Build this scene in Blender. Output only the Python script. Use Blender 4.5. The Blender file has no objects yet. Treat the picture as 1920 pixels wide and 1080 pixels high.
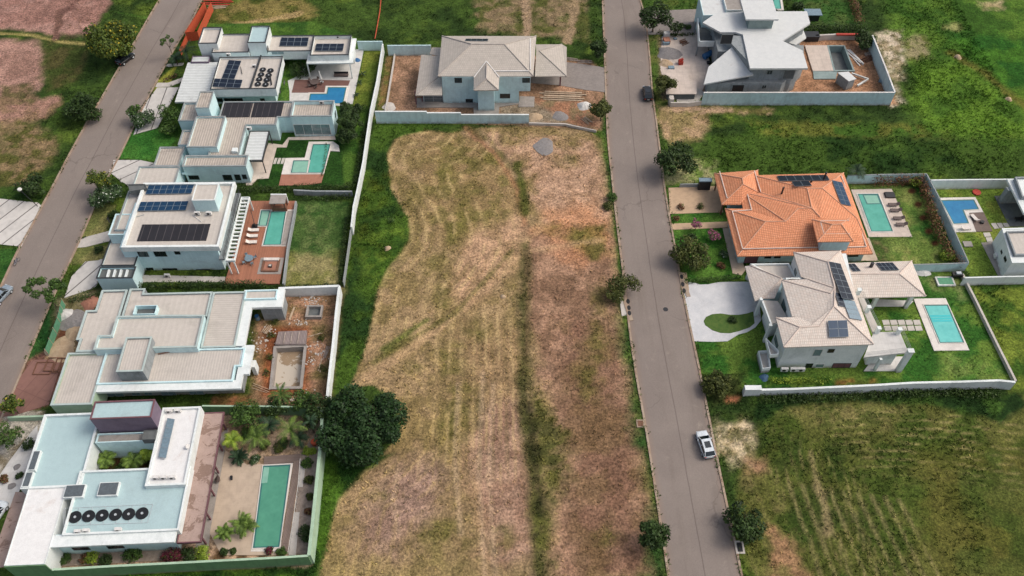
import bpy, math, random
import numpy as np
from mathutils import Vector, Matrix
random.seed(7); np.random.seed(7)
SC = bpy.context.scene
# ---------------- camera, sky, sun, exposure ----------------
H = 115.0; FPX = 1636.0; TH = math.radians(52.07)
cd = bpy.data.cameras.new('camera'); cam = bpy.data.objects.new('camera', cd); SC.collection.objects.link(cam)
cam.location = (0, 0, H); cam.rotation_euler = (math.radians(90-52.07), 0, 0)
cd.sensor_width = 36; cd.lens = 36*FPX/1920; cd.clip_end = 4000; cd.clip_start = 1
SC.camera = cam
SC.render.resolution_x = 1024; SC.render.resolution_y = 576
SUN_EL = math.radians(50); SUN_AZ = math.radians(8)      # light comes from +x, a little from +y
w = bpy.data.worlds.new("World"); SC.world = w; w.use_nodes = True
nt = w.node_tree; sky = nt.nodes.new('ShaderNodeTexSky'); sky.sky_type = 'NISHITA'; sky.sun_disc = False
sky.sun_elevation = SUN_EL; sky.sun_rotation = math.pi/2 - SUN_AZ; sky.air_density = 1.0; sky.dust_density = 7.0; sky.ozone_density = 1.0
hs = nt.nodes.new('ShaderNodeHueSaturation'); hs.inputs['Saturation'].default_value = .75; nt.links.new(sky.outputs[0], hs.inputs['Color']); nt.links.new(hs.outputs[0], nt.nodes['Background'].inputs[0]); nt.nodes['Background'].inputs[1].default_value = 0.15
sd = bpy.data.lights.new('sun', 'SUN'); sd.energy = .6; sd.angle = math.radians(15); sd.color = (1, .95, .88)
sun = bpy.data.objects.new('sun', sd); SC.collection.objects.link(sun)
sv = Vector((math.cos(SUN_EL)*math.cos(SUN_AZ), math.cos(SUN_EL)*math.sin(SUN_AZ), math.sin(SUN_EL)))
sun.rotation_euler = sv.to_track_quat('Z', 'Y').to_euler(); sun.location = (80, 60, 200)
SC.view_settings.view_transform = 'Standard'; SC.view_settings.look = 'None'; SC.view_settings.gamma = 1
SC.view_settings.exposure = 0.1
SC.render.engine = 'CYCLES'; SC.cycles.max_bounces = 5

# ---------------- helpers ----------------
def ray(u, v):
    a = (u-960)/FPX; b = (v-540)/FPX; c, s = math.cos(TH), math.sin(TH)
    return (a, c-b*s, -s-b*c)
def W(u, v, z=0.0):                       # survey of the photograph: image point at height z -> ground plan
    d = ray(u, v); k = (H-z)/-d[2]
    return (d[0]*k, d[1]*k)
class Crop:
    def __init__(s, x, y, k): s.x, s.y, s.k = x, y, k
    def __call__(s, *pts): return [(s.x+p[0]/s.k, s.y+p[1]/s.k)+tuple(p[2:]) for p in pts]
O = Crop(0, 0, 1)
def plan(px, z=0.0): return [W(u, v, z) for u, v in px]
def area(P): return .5*sum(P[i][0]*P[(i+1) % len(P)][1]-P[(i+1) % len(P)][0]*P[i][1] for i in range(len(P)))
def ccw(P): return list(P) if area(P) > 0 else list(P)[::-1]
def rectify(P, ang):
    c, s = math.cos(-ang), math.sin(-ang); Q = [(x*c-y*s, x*s+y*c) for x, y in P]; n = len(Q)
    kind = []; val = []
    for i in range(n):
        a, b = Q[i], Q[(i+1) % n]
        if abs(b[0]-a[0]) >= abs(b[1]-a[1]): kind.append('H'); val.append((a[1]+b[1])/2)
        else: kind.append('V'); val.append((a[0]+b[0])/2)
    R = []
    for i in range(n):
        kp, vp, kn, vn = kind[i-1], val[i-1], kind[i], val[i]; x, y = Q[i]
        if kp == 'H': y = vp
        else: x = vp
        if kn != kp:
            if kn == 'H': y = vn
            else: x = vn
        R.append((x, y))
    c, s = math.cos(ang), math.sin(ang)
    return [(x*c-y*s, x*s+y*c) for x, y in R]
def offset(P, d):                          # P ccw; d>0 inwards
    n = len(P); out = []
    for i in range(n):
        a, b, c = P[i-1], P[i], P[(i+1) % n]
        def nl(p, q):
            l = math.hypot(q[0]-p[0], q[1]-p[1]) or 1e-9; return (-(q[1]-p[1])/l, (q[0]-p[0])/l)
        n1, n2 = nl(a, b), nl(b, c); k = 1+n1[0]*n2[0]+n1[1]*n2[1]
        if k < .2: k = .2
        out.append((b[0]+d*(n1[0]+n2[0])/k, b[1]+d*(n1[1]+n2[1])/k))
    return out
def centroid(P): return (sum(p[0] for p in P)/len(P), sum(p[1] for p in P)/len(P))
COL = SC.collection
class MB:
    def __init__(s): s.v = []; s.f = []; s.uv = []; s.mi = []
    def face(s, pts, uv=None, m=0):
        k = len(s.v); s.v += [tuple(p) for p in pts]; s.f.append(tuple(range(k, k+len(pts)))); s.mi.append(m)
        if uv is None:
            n = Vector((0, 0, 0))
            for i in range(len(pts)):
                a, b = Vector(pts[i]), Vector(pts[(i+1) % len(pts)]); n += a.cross(b)
            if n.length < 1e-9: n = Vector((0, 0, 1))
            n.normalize()
            if abs(n.z) > .995: uv = [(p[0], p[1]) for p in pts]
            else:
                h = Vector((0, 0, 1)).cross(n).normalized(); sl = n.cross(h)
                uv = [(Vector(p).dot(h), Vector(p).dot(sl)) for p in pts]
        s.uv += list(uv)
    def prism(s, P, z0, z1, top=True, bottom=False, m=0):
        P = ccw(P); n = len(P)
        for i in range(n):
            a, b = P[i], P[(i+1) % n]; s.face([(a[0], a[1], z0), (b[0], b[1], z0), (b[0], b[1], z1), (a[0], a[1], z1)], m=m)
        if top: s.face([(p[0], p[1], z1) for p in P], m=m)
        if bottom: s.face([(p[0], p[1], z0) for p in P[::-1]], m=m)
        return s
    def ring(s, Po, Pi, z, up=True, m=0):
        n = len(Po)
        for i in range(n):
            j = (i+1) % n; q = [Po[i], Po[j], Pi[j], Pi[i]]
            s.face([(p[0], p[1], z) for p in (q if up else q[::-1])], m=m)
    def box(s, c, size, rz=0.0, m=0, bottom=True):
        x, y, z = c; a, b, h = size[0]/2, size[1]/2, size[2]; co, si = math.cos(rz), math.sin(rz)
        P = [(x+co*u-si*v, y+si*u+co*v) for u, v in ((-a, -b), (a, -b), (a, b), (-a, b))]
        return s.prism(P, z, z+h, bottom=bottom, m=m)
    def tube(s, p0, p1, r0, r1=None, n=6, m=0, cap=True):
        r1 = r0 if r1 is None else r1; a, b = Vector(p0), Vector(p1); d = (b-a)
        if d.length < 1e-6: return s
        d.normalize(); x = d.orthogonal().normalized(); y = d.cross(x)
        A = [a+r0*(math.cos(t)*x+math.sin(t)*y) for t in [2*math.pi*i/n for i in range(n)]]
        B = [b+r1*(math.cos(t)*x+math.sin(t)*y) for t in [2*math.pi*i/n for i in range(n)]]
        for i in range(n): s.face([A[i], A[(i+1) % n], B[(i+1) % n], B[i]], m=m)
        if cap: s.face(B, m=m); s.face(A[::-1], m=m)
        return s
    def disc(s, c, r, h, n=20, m=0, rx=None):
        P = [(c[0]+r*math.cos(2*math.pi*i/n), c[1]+(rx or r)*math.sin(2*math.pi*i/n)) for i in range(n)]
        return s.prism(P, c[2], c[2]+h, m=m)
    def facets(s, V, F, thick=.18, m=0):
        for f in F:
            pts = [V[i] for i in f]; n = sum((pts[i][0]*pts[(i+1) % len(pts)][1]-pts[(i+1) % len(pts)][0]*pts[i][1]) for i in range(len(pts)))
            if n < 0: f = f[::-1]
            s.face([V[i] for i in f], m=m); s.face([(V[i][0], V[i][1], V[i][2]-thick) for i in f[::-1]], m=m)
        E = {}
        for f in F:
            pts = [V[i] for i in f]; n = sum((pts[i][0]*pts[(i+1) % len(pts)][1]-pts[(i+1) % len(pts)][0]*pts[i][1]) for i in range(len(pts)))
            if n < 0: f = f[::-1]
            for i in range(len(f)): E[(f[i], f[(i+1) % len(f)])] = 1
        for (a, b) in E:
            if (b, a) not in E:
                A, B = V[a], V[b]; s.face([(A[0], A[1], A[2]-thick), (B[0], B[1], B[2]-thick), B, A], m=m)
        return s
    def mesh(s, name, mats, loc=(0, 0, 0), smooth=False):
        me = bpy.data.meshes.new(name); L = loc
        me.from_pydata([(v[0]-L[0], v[1]-L[1], v[2]-L[2]) for v in s.v], [], s.f)
        uvl = me.uv_layers.new(name='UVMap'); uvl.data.foreach_set('uv', np.array(s.uv, dtype=np.float32).ravel())
        me.polygons.foreach_set('material_index', s.mi)
        for mt in (mats if isinstance(mats, (list, tuple)) else [mats]): me.materials.append(mt)
        if smooth: me.polygons.foreach_set('use_smooth', [True]*len(s.f))
        me.update(); return me
    def build(s, name, mats, parent=None, smooth=False):
        loc = (0, 0, 0)
        if parent is not None:
            q = parent
            while q is not None: loc = tuple(a+b for a, b in zip(loc, q.location)); q = q.parent
        elif s.v:
            A = np.array(s.v); loc = (float(A[:, 0].mean()), float(A[:, 1].mean()), float(A[:, 2].min()))
        o = bpy.data.objects.new(name, s.mesh(name, mats, loc, smooth)); COL.objects.link(o)
        if parent is not None: o.parent = parent
        else: o.location = loc
        return o
def tag(o, label=None, cat=None, group=None, kind=None):
    if label: o['label'] = label
    if cat: o['category'] = cat
    if group: o['group'] = group
    if kind: o['kind'] = kind
    return o
def thing(name, label, cat, loc, group=None, rz=0.0):
    o = bpy.data.objects.new(name, None); COL.objects.link(o); o.location = (loc[0], loc[1], loc[2] if len(loc) > 2 else 0)
    o.rotation_euler = (0, 0, rz); o.empty_display_size = .5; tag(o, label, cat, group); return o
def copy_tree(o, parent=None):
    c = o.copy(); COL.objects.link(c); c.parent = parent
    for ch in [x for x in COL.objects if x.parent == o]: copy_tree(ch, c)
    return c
def struct(name, mb, mat, kind='structure'):
    return tag(mb.build(name, mat), kind=kind)
# ---------------- materials ----------------
def lin(c): c = c/255; return c/12.92 if c < .04045 else ((c+.055)/1.055)**2.4
def S(r, g, b, k=1.0): return (min(.85, lin(r)*k), min(.85, lin(g)*k), min(.85, lin(b)*k))
def newmat(name):
    m = bpy.data.materials.new(name); m.use_nodes = True; t = m.node_tree; return m, t, t.nodes['Principled BSDF']
def N(t, kind, **kw):
    n = t.nodes.new('ShaderNode'+kind)
    for k, v in kw.items():
        if k.startswith('i_'):
            key = k[2:]; key = int(key) if key.isdigit() else key.replace('_', ' '); n.inputs[key].default_value = v
        else: setattr(n, k, v)
    return n
def mixc(t, fac, a, b, blend='MIX'):
    n = t.nodes.new('ShaderNodeMix'); n.data_type = 'RGBA'; n.blend_type = blend
    def put(sock, val):
        if isinstance(val, bpy.types.NodeSocket): t.links.new(val, sock)
        elif isinstance(val, (int, float)): sock.default_value = val
        else: sock.default_value = (*val, 1)
    put(n.inputs[0], fac); put(n.inputs[6], a); put(n.inputs[7], b); return n.outputs[2]
def ramp(t, src, a, b):
    n = N(t, 'MapRange'); n.interpolation_type = 'SMOOTHSTEP'; t.links.new(src, n.inputs[0]); n.inputs[1].default_value = a; n.inputs[2].default_value = b; return n.outputs[0]
def noise(t, scale, detail=6, rough=.6, vec=None, dist=0):
    n = N(t, 'TexNoise'); n.inputs['Scale'].default_value = scale; n.inputs['Detail'].default_value = detail; n.inputs['Roughness'].default_value = rough; n.inputs['Distortion'].default_value = dist
    if vec is not None: t.links.new(vec, n.inputs['Vector'])
    return n.outputs['Fac']
def setbump(t, b, h, strength=.3, dist=.05):
    n = N(t, 'Bump'); n.inputs['Strength'].default_value = strength; n.inputs['Distance'].default_value = dist
    t.links.new(h, n.inputs['Height']); t.links.new(n.outputs[0], b.inputs['Normal'])
def stain(name, c1, c2=None, grime=None, scale=1.2, rough=.85, bump=.15, gs=.18, ga=(.5, .75), stripe=None, spec=.3, streak=0):
    """weathered surface: two-tone mottling, larger grime patches, optional ribs along UV"""
    m, t, b = newmat(name); tc = N(t, 'TexCoord'); vec = tc.outputs['Object']
    c2 = c2 or tuple(x*.8 for x in c1); grime = grime or tuple(x*.55 for x in c1)
    n1 = noise(t, scale, 8, .65, vec); col = mixc(t, ramp(t, n1, .35, .65), c1, c2)
    n2 = noise(t, gs, 6, .7, vec, .6); g = ramp(t, n2, *ga); mm = N(t, 'Math', operation='MULTIPLY', i_1=.75); t.links.new(g, mm.inputs[0])
    col = mixc(t, mm.outputs[0], col, grime)
    n3 = noise(t, 9, 4, .7, vec); col = mixc(t, .25, col, mixc(t, ramp(t, n3, .3, .7), tuple(x*.6 for x in c1), tuple(min(.9, x*1.2) for x in c1)))
    hgt = n3
    if streak:
        mp = N(t, 'Mapping'); t.links.new(vec, mp.inputs[0]); mp.inputs['Scale'].default_value = (1.6, 1.6, .12)
        ns = noise(t, 1.0, 6, .7, mp.outputs[0]); col = mixc(t, N_mul(t, ramp(t, ns, .48, .72), streak), col, grime)
        sz = N(t, 'SeparateXYZ'); t.links.new(vec, sz.inputs[0]); dz = N(t, 'Math', operation='MULTIPLY'); t.links.new(ramp(t, sz.outputs[2], .75, .05), dz.inputs[0]); t.links.new(ramp(t, n1, .3, .6), dz.inputs[1]); col = mixc(t, N_mul(t, dz.outputs[0], .55), col, S(138, 120, 100))
    if stripe:
        sx = N(t, 'SeparateXYZ'); t.links.new(tc.outputs['UV'], sx.inputs[0]); ax, per, amt, dc = stripe
        a = N(t, 'Math', operation='MULTIPLY', i_1=2*math.pi/per); t.links.new(sx.outputs[ax], a.inputs[0])
        sn = N(t, 'Math', operation='SINE'); t.links.new(a.outputs[0], sn.inputs[0])
        rr = ramp(t, sn.outputs[0], .2, 1.0)
        col = mixc(t, N_mul(t, rr, amt), col, dc); hgt = sn.outputs[0]
    t.links.new(col, b.inputs['Base Color']); b.inputs['Roughness'].default_value = rough; b.inputs['Specular IOR Level'].default_value = spec
    if bump: setbump(t, b, hgt, bump, .04)
    return m
def N_mul(t, s, k):
    n = N(t, 'Math', operation='MULTIPLY', i_1=k); t.links.new(s, n.inputs[0]); return n.outputs[0]
def plain(name, c, rough=.6, metal=0, spec=.5):
    m, t, b = newmat(name); vec = N(t, 'TexCoord').outputs['Object']
    n1 = noise(t, 3, 5, .6, vec); t.links.new(mixc(t, ramp(t, n1, .3, .7), c, tuple(x*.75 for x in c)), b.inputs['Base Color'])
    b.inputs['Roughness'].default_value = rough; b.inputs['Metallic'].default_value = metal; b.inputs['Specular IOR Level'].default_value = spec; return m
def gridmat(name, c, line, bw, bh, mortar=.03, offset=.0, var=.25, rough=.8, bump=.3, c2=None, spec=.3, streak=None, big=.0):
    """tiles, pavers, planks and panels: brick texture on UV metres"""
    m, t, b = newmat(name); tc = N(t, 'TexCoord')
    br = N(t, 'TexBrick'); br.offset = offset; br.inputs['Scale'].default_value = 1; br.inputs['Brick Width'].default_value = bw; br.inputs['Row Height'].default_value = bh
    br.inputs['Mortar Size'].default_value = mortar; br.inputs['Mortar Smooth'].default_value = .3; br.inputs['Bias'].default_value = 0
    c2 = c2 or tuple(x*(1-var) for x in c); br.inputs['Color1'].default_value = (*c, 1); br.inputs['Color2'].default_value = (*c2, 1); br.inputs['Mortar'].default_value = (*line, 1)
    t.links.new(tc.outputs['UV'], br.inputs['Vector'])
    n1 = noise(t, 1.1, 7, .65, tc.outputs['Object']); col = mixc(t, N_mul(t, ramp(t, n1, .4, .75), .35), br.outputs['Color'], tuple(x*.55 for x in c))
    n2 = noise(t, .3, 6, .65, tc.outputs['Object']); col = mixc(t, N_mul(t, ramp(t, n2, .45, .75), .4), col, streak or tuple(x*.6 for x in c))
    t.links.new(col, b.inputs['Base Color']); b.inputs['Roughness'].default_value = rough; b.inputs['Specular IOR Level'].default_value = spec
    if bump:
        inv = N(t, 'Math', operation='SUBTRACT', i_0=1.0); t.links.new(br.outputs['Fac'], inv.inputs[1]); setbump(t, b, inv.outputs[0], bump, .04)
    return m
def watermat(name, c, c2):
    m, t, b = newmat(name); tc = N(t, 'TexCoord'); n1 = noise(t, .5, 4, .6, tc.outputs['Object'])
    v = N(t, 'TexVoronoi', feature='SMOOTH_F1'); v.inputs['Scale'].default_value = 2.2; t.links.new(tc.outputs['Object'], v.inputs['Vector'])
    col = mixc(t, ramp(t, n1, .3, .7), c, c2); col = mixc(t, N_mul(t, v.outputs['Distance'], .25), col, tuple(min(.9, x*1.5) for x in c))
    t.links.new(col, b.inputs['Base Color']); b.inputs['Roughness'].default_value = .08; b.inputs['IOR'].default_value = 1.33
    setbump(t, b, noise(t, 2.5, 3, .5, tc.outputs['Object']), .12, .05); return m
def leafmat(name, dark, light, tip=None, tipamt=.0, rough=.6):
    m, t, b = newmat(name); g = N(t, 'NewGeometry'); tc = N(t, 'TexCoord')
    n1 = noise(t, .9, 4, .6, tc.outputs['Object']); r = g.outputs['Random Per Island']
    a = N(t, 'Math', operation='ADD'); t.links.new(N_mul(t, ramp(t, n1, .35, .68), .55), a.inputs[0]); t.links.new(N_mul(t, r, .5), a.inputs[1])
    col = mixc(t, a.outputs[0], dark, light)
    if tip:
        gt = N(t, 'Math', operation='GREATER_THAN', i_1=1-tipamt); t.links.new(r, gt.inputs[0]); col = mixc(t, gt.outputs[0], col, tip)
    t.links.new(col, b.inputs['Base Color']); b.inputs['Roughness'].default_value = rough; b.inputs['Specular IOR Level'].default_value = .25
    return m
M = {}
M['white'] = stain('white_stucco', S(226, 232, 230), S(214, 222, 220), S(166, 174, 172), rough=.8, streak=.25)
M['cyan'] = stain('pale_wall', S(206, 234, 238), S(196, 226, 230), S(150, 176, 180), rough=.85, streak=.22)
M['ctr'] = stain('raw_render_wall', S(196, 222, 226), S(182, 208, 212), S(140, 160, 164), rough=.9, streak=.35)
M['grey'] = stain('cement_wall', S(150, 156, 158), S(132, 138, 140), S(95, 98, 98), rough=.9, streak=.5)
M['beige'] = stain('beige_roof', S(196, 189, 180), S(188, 181, 172), S(164, 157, 148), gs=.25, rough=.9, stripe=(0, .9, .07, S(140, 130, 124)))
M['beigev'] = stain('weathered_sheet_roof', S(186, 176, 165), S(174, 165, 154), S(130, 124, 116), gs=.35, rough=.9, bump=.5, stripe=(0, .45, .3, S(120, 110, 104)))
M['ribh'] = stain('corrugated_roof', S(194, 187, 178), S(186, 179, 170), S(162, 155, 147), gs=.2, rough=.85, bump=.35, stripe=(1, .42, .22, S(140, 128, 122)))
M['ribv'] = stain('ribbed_beige_roof', S(194, 187, 178), S(186, 179, 171), S(162, 155, 147), gs=.2, rough=.85, bump=.3, stripe=(0, .42, .14, S(150, 138, 130)))
M['sheet'] = stain('white_sheet_roof', S(208, 212, 210), S(196, 200, 198), S(150, 150, 146), gs=.3, ga=(.52, .72), rough=.7, bump=.6, stripe=(1, .8, .3, S(160, 162, 160)))
M['whiteroof'] = stain('white_painted_slab', S(228, 228, 226), S(218, 218, 216), S(190, 172, 158), gs=.3, ga=(.55, .8), rough=.8)
M['tealroof'] = stain('pale_teal_roof', S(172, 196, 198), S(166, 190, 193), S(154, 174, 176), gs=.15, rough=.8, bump=.05)
M['greenwall'] = stain('green_wall', S(112, 148, 108), S(98, 134, 96), S(78, 104, 76), rough=.85, streak=.4)
M['palegreen'] = stain('pale_green_coping', S(170, 196, 170), S(156, 182, 156), S(130, 150, 130), rough=.85)
M['purple'] = stain('purple_wall', S(122, 108, 124), S(110, 98, 114), S(84, 72, 84), rough=.8)
M['maroon'] = stain('maroon_trim', S(120, 84, 90), rough=.7)
M['brownroof'] = stain('brown_veranda_roof', S(170, 148, 138), S(158, 137, 127), S(98, 72, 56), gs=.55, ga=(.53, .58), rough=.85)
M['darkcap'] = plain('dark_metal_edge', S(58, 60, 62), .5)
M['dark'] = plain('dark_frame', S(38, 40, 44), .5)
M['black'] = plain('black_rubber', S(26, 28, 32), .6)
M['capgrey'] = stain('grey_coping', S(150, 156, 156), S(135, 140, 140), rough=.85)
M['glass'] = plain('window_glass', S(34, 42, 46), .12, spec=.8)
M['glass2'] = plain('pale_window_glass', S(120, 142, 146), .15, spec=.8)
M['concrete'] = stain('concrete', S(158, 152, 146), S(142, 136, 130), S(118, 110, 104), gs=.3, rough=.95)
M['conclight'] = stain('pale_concrete', S(196, 190, 182), S(182, 176, 168), S(155, 148, 140), gs=.25, rough=.9, bump=.05)
M['concdark'] = stain('dark_concrete', S(104, 108, 108), S(90, 94, 94), S(72, 74, 74), gs=.3, rough=.8)  # plain dark grey concrete for floors, walls and one opening's pane
M['poolshell'] = stain('bare_pool_shell', S(140, 156, 154), S(126, 142, 140), S(100, 112, 110), gs=.4, rough=.8)
M['patio'] = gridmat('stone_patio', S(204, 190, 178), S(170, 158, 148), 1.2, 1.2, .02, 0, .1, bump=.1)
M['patiob'] = gridmat('beige_patio', S(190, 172, 152), S(176, 158, 140), 1.0, 1.0, .015, .5, .08, bump=.05)
M['whitepatio'] = gridmat('white_patio', S(206, 204, 200), S(180, 178, 174), 1.0, 1.0, .015, 0, .06, bump=.05)
M['deck'] = gridmat('red_wood_deck', S(170, 116, 92), S(110, 72, 56), .16, 6, .012, .5, .25, bump=.3)
M['deckb'] = gridmat('brown_wood_deck', S(124, 92, 84), S(84, 60, 54), 6, .16, .012, .5, .2, bump=.3)
M['deckg'] = gridmat('grey_wood_deck', S(128, 112, 104), S(84, 74, 68), 5, .2, .02, .5, .2, bump=.3)
M['deckv'] = gridmat('grey_wood_deck_lengthwise', S(142, 124, 114), S(96, 82, 74), .2, 5, .02, .5, .2, bump=.3)
M['terraco'] = gridmat('terracotta_paving', S(168, 118, 98), S(140, 96, 78), .6, .6, .01, 0, .1, bump=.1)
M['redpave'] = gridmat('red_soil_paving', S(138, 102, 92), S(112, 82, 74), 2.4, 5.0, .05, 0, .12, bump=.1)
M['sanddrive'] = gridmat('sand_coloured_drive', S(196, 168, 138), S(180, 154, 126), .3, .15, .008, .5, .1, bump=.1)
M['greypave'] = gridmat('grey_block_paving', S(150, 142, 136), S(118, 110, 106), .4, .2, .02, .5, .2, bump=.2)
M['driveslab'] = gridmat('light_concrete_drive', S(202, 198, 192), S(88, 84, 82), 2.6, 30, .12, 0, .06, bump=.1)
M['marble'] = stain('white_stone_drive', S(206, 206, 206), S(190, 192, 194), S(168, 168, 170), scale=.6, gs=.3, rough=.8, bump=.05)
M['sand'] = stain('sand', S(186, 164, 136), S(166, 142, 114), S(140, 116, 92), gs=.5, rough=.95, bump=.4)
M['gravel'] = stain('grey_gravel', S(140, 136, 134), S(120, 116, 114), S(110, 106, 104), scale=3, rough=.95, bump=.5)
M['garden'] = stain('gravel_garden_bed', S(160, 146, 134), S(130, 116, 104), S(84, 70, 58), scale=2, gs=.5, rough=.95, bump=.5)
M['tile'] = gridmat('orange_clay_tiles', S(236, 168, 128), S(176, 108, 76), .3, .42, .045, 0, .14, c2=S(222, 148, 108), bump=.6, streak=S(208, 136, 100))
M['tilew'] = gridmat('cream_roof_tiles', S(220, 211, 201), S(184, 172, 160), .3, .45, .035, 0, .08, c2=S(214, 200, 188), bump=.5, streak=S(204, 190, 178))
M['tileg'] = gridmat('grey_beige_roof_tiles', S(190, 182, 172), S(158, 150, 141), .36, .5, .03, .5, .1, c2=S(182, 174, 164), bump=.35, streak=S(172, 164, 154))
M['ridge'] = stain('pale_ridge_cap', S(214, 198, 186), S(200, 184, 172), rough=.85)
M['ridgeo'] = stain('mortared_ridge', S(216, 168, 140), S(200, 148, 118), rough=.85)
M['ridgeg'] = stain('grey_ridge_cap', S(178, 170, 162), S(164, 156, 148), rough=.85)
M['flash'] = stain('white_flashing', S(222, 220, 216), rough=.6)
M['cell'] = gridmat('solar_cells', S(24, 34, 50), S(44, 56, 72), .165, .165, .004, 0, .12, rough=.3, bump=0, spec=.35)
M['pframe'] = plain('panel_frame', S(140, 152, 160), .4)
M['cellb'] = gridmat('blue_solar_cells', S(26, 60, 90), S(48, 84, 112), .165, .165, .004, 0, .12, rough=.3, bump=0, spec=.35)
M['alu'] = plain('aluminium', S(190, 196, 200), .35)
M['heater'] = gridmat('black_pool_heater_mat', S(44, 42, 46), S(96, 90, 90), 1.25, 50, .04, 0, .2, rough=.5, bump=.3, spec=.4)
M['palepanel'] = plain('pale_solar_collector', S(120, 142, 154), .2, spec=.8)
M['skylight'] = plain('grey_skylight', S(96, 104, 108), .2, spec=.7)
M['rust'] = plain('brown_wood', S(120, 84, 64), .8)
M['wood'] = stain('pale_timber', S(190, 170, 146), S(160, 140, 118), scale=3, rough=.9)
M['lumber'] = stain('grey_timber', S(176, 164, 154), S(120, 104, 94), scale=4, rough=.9)
M['water'] = watermat('pool_water_turquoise', S(92, 166, 150), S(80, 154, 138))
M['waterg'] = watermat('pool_water_green', S(84, 146, 122), S(76, 136, 114))
M['waterl'] = watermat('shallow_pool_water', S(134, 178, 160), S(122, 168, 150))
M['waterb'] = watermat('pool_water_blue', S(50, 122, 164), S(42, 110, 154))
M['waterbl'] = watermat('shallow_blue_water', S(70, 158, 200), S(60, 146, 190))
M['waterc'] = watermat('pool_water_cyan', S(108, 190, 184), S(92, 176, 172))
M['waterst'] = watermat('pool_step_water', S(70, 184, 186), S(60, 170, 176))
M['coping'] = stain('pool_coping', S(220, 214, 206), S(206, 200, 192), rough=.7, bump=.05)
M['blue'] = plain('blue_plastic', S(40, 100, 150), .5)
M['bluegrey'] = plain('faded_blue_plastic', S(66, 100, 130), .7)
M['redo'] = plain('orange_mesh', S(190, 84, 52), .8)
M['redp'] = plain('red_paint', S(186, 60, 44), .6)
M['lounge'] = plain('white_lounger', S(222, 214, 206), .7)
M['loungeb'] = plain('brown_lounger', S(98, 84, 80), .7)
M['carw'] = plain('white_car_paint', S(214, 222, 226), .18, spec=.7)
M['cark'] = plain('black_car_paint', S(26, 28, 30), .2, spec=.7)
M['cars'] = plain('silver_car_paint', S(160, 174, 184), .2, metal=.3)
M['cglass'] = plain('car_glass', S(24, 34, 38), .08, spec=.9)
M['tyre'] = plain('tyre', S(22, 22, 23), .8)
M['bark'] = stain('bark', S(104, 90, 76), S(76, 64, 54), scale=6, rough=.95)
M['lf'] = leafmat('leaves_dark', S(18, 32, 14), S(66, 90, 40))
M['lfb'] = leafmat('leaves_big_tree', S(12, 28, 12), S(50, 80, 36))
M['lfm'] = leafmat('leaves_mid', S(26, 48, 20), S(86, 116, 48))
M['lfy'] = leafmat('leaves_yellow', S(34, 52, 20), S(100, 116, 42), S(160, 146, 44), .06)
M['lfo'] = leafmat('leaves_olive', S(34, 46, 18), S(92, 98, 44))
M['lfl'] = leafmat('leaves_lime', S(60, 90, 30), S(160, 180, 60))
M['lfr'] = leafmat('leaves_russet', S(60, 38, 26), S(138, 96, 66), S(96, 110, 50), .15)
M['lfp'] = leafmat('leaves_pink', S(110, 50, 80), S(200, 110, 150), S(90, 110, 60), .3)
M['lfw'] = leafmat('leaves_flowering', S(30, 52, 28), S(84, 108, 66), S(200, 206, 190), .06)
M['lfc'] = leafmat('leaves_purple', S(50, 22, 30), S(120, 48, 64), S(70, 90, 40), .15)
M['lfd'] = leafmat('leaves_hedge', S(22, 38, 14), S(66, 88, 36))
M['palm'] = leafmat('palm_fronds', S(40, 62, 22), S(120, 146, 62))
M['palmd'] = leafmat('dark_palm_fronds', S(18, 32, 22), S(56, 82, 52))
M['tileband'] = plain('pool_tile_band', S(58, 116, 112), .3)
M['coppale'] = stain('weathered_pale_coping', S(178, 192, 188), S(166, 180, 177), S(134, 146, 144), rough=.85)
# ---------------- ground: one sheet, its cover (grass, straw, bare soil) surveyed as soft-edged patches ----------------
X0, X1, Y0, Y1, ST = -128.0, 128.0, 30.0, 192.0, 0.36
gx = np.arange(X0, X1+ST/2, ST); gy = np.arange(Y0, Y1+ST/2, ST); NX, NY = len(gx), len(gy)
GX, GY = np.meshgrid(gx, gy)
rng = np.random.RandomState(3); _lat = rng.rand(256, 256)
def vnoise(x, y):
    xi = np.floor(x).astype(int); yi = np.floor(y).astype(int); fx = x-xi; fy = y-yi; fx = fx*fx*(3-2*fx); fy = fy*fy*(3-2*fy)
    a = _lat[yi % 256, xi % 256]; b = _lat[yi % 256, (xi+1) % 256]; c = _lat[(yi+1) % 256, xi % 256]; d = _lat[(yi+1) % 256, (xi+1) % 256]
    return (a*(1-fx)+b*fx)*(1-fy)+(c*(1-fx)+d*fx)*fy
def fbm(x, y, sc, oc=5, seed=0, gain=.55):
    s = 0; a = 1; t = 0
    for o in range(oc):
        f = 2**o/sc; s = s+a*vnoise(x*f+seed*17.3+o*5.1, y*f+seed*9.7+o*3.3); t += a; a *= gain
    return s/t
def sdist(P, x, y):
    """signed distance to polygon, positive inside"""
    d = np.full(x.shape, 1e9); ins = np.zeros(x.shape, bool); n = len(P)
    for i in range(n):
        ax, ay = P[i]; bx, by = P[(i+1) % n]; ex, ey = bx-ax, by-ay; L = ex*ex+ey*ey+1e-9
        t = np.clip(((x-ax)*ex+(y-ay)*ey)/L, 0, 1); dd = (x-ax-t*ex)**2+(y-ay-t*ey)**2; d = np.minimum(d, dd)
        c = ((ay > y) != (by > y)) & (x < ex*(y-ay)/(ey if abs(ey) > 1e-9 else 1e-9)+ax); ins ^= c
    d = np.sqrt(d); return np.where(ins, d, -d)
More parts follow.
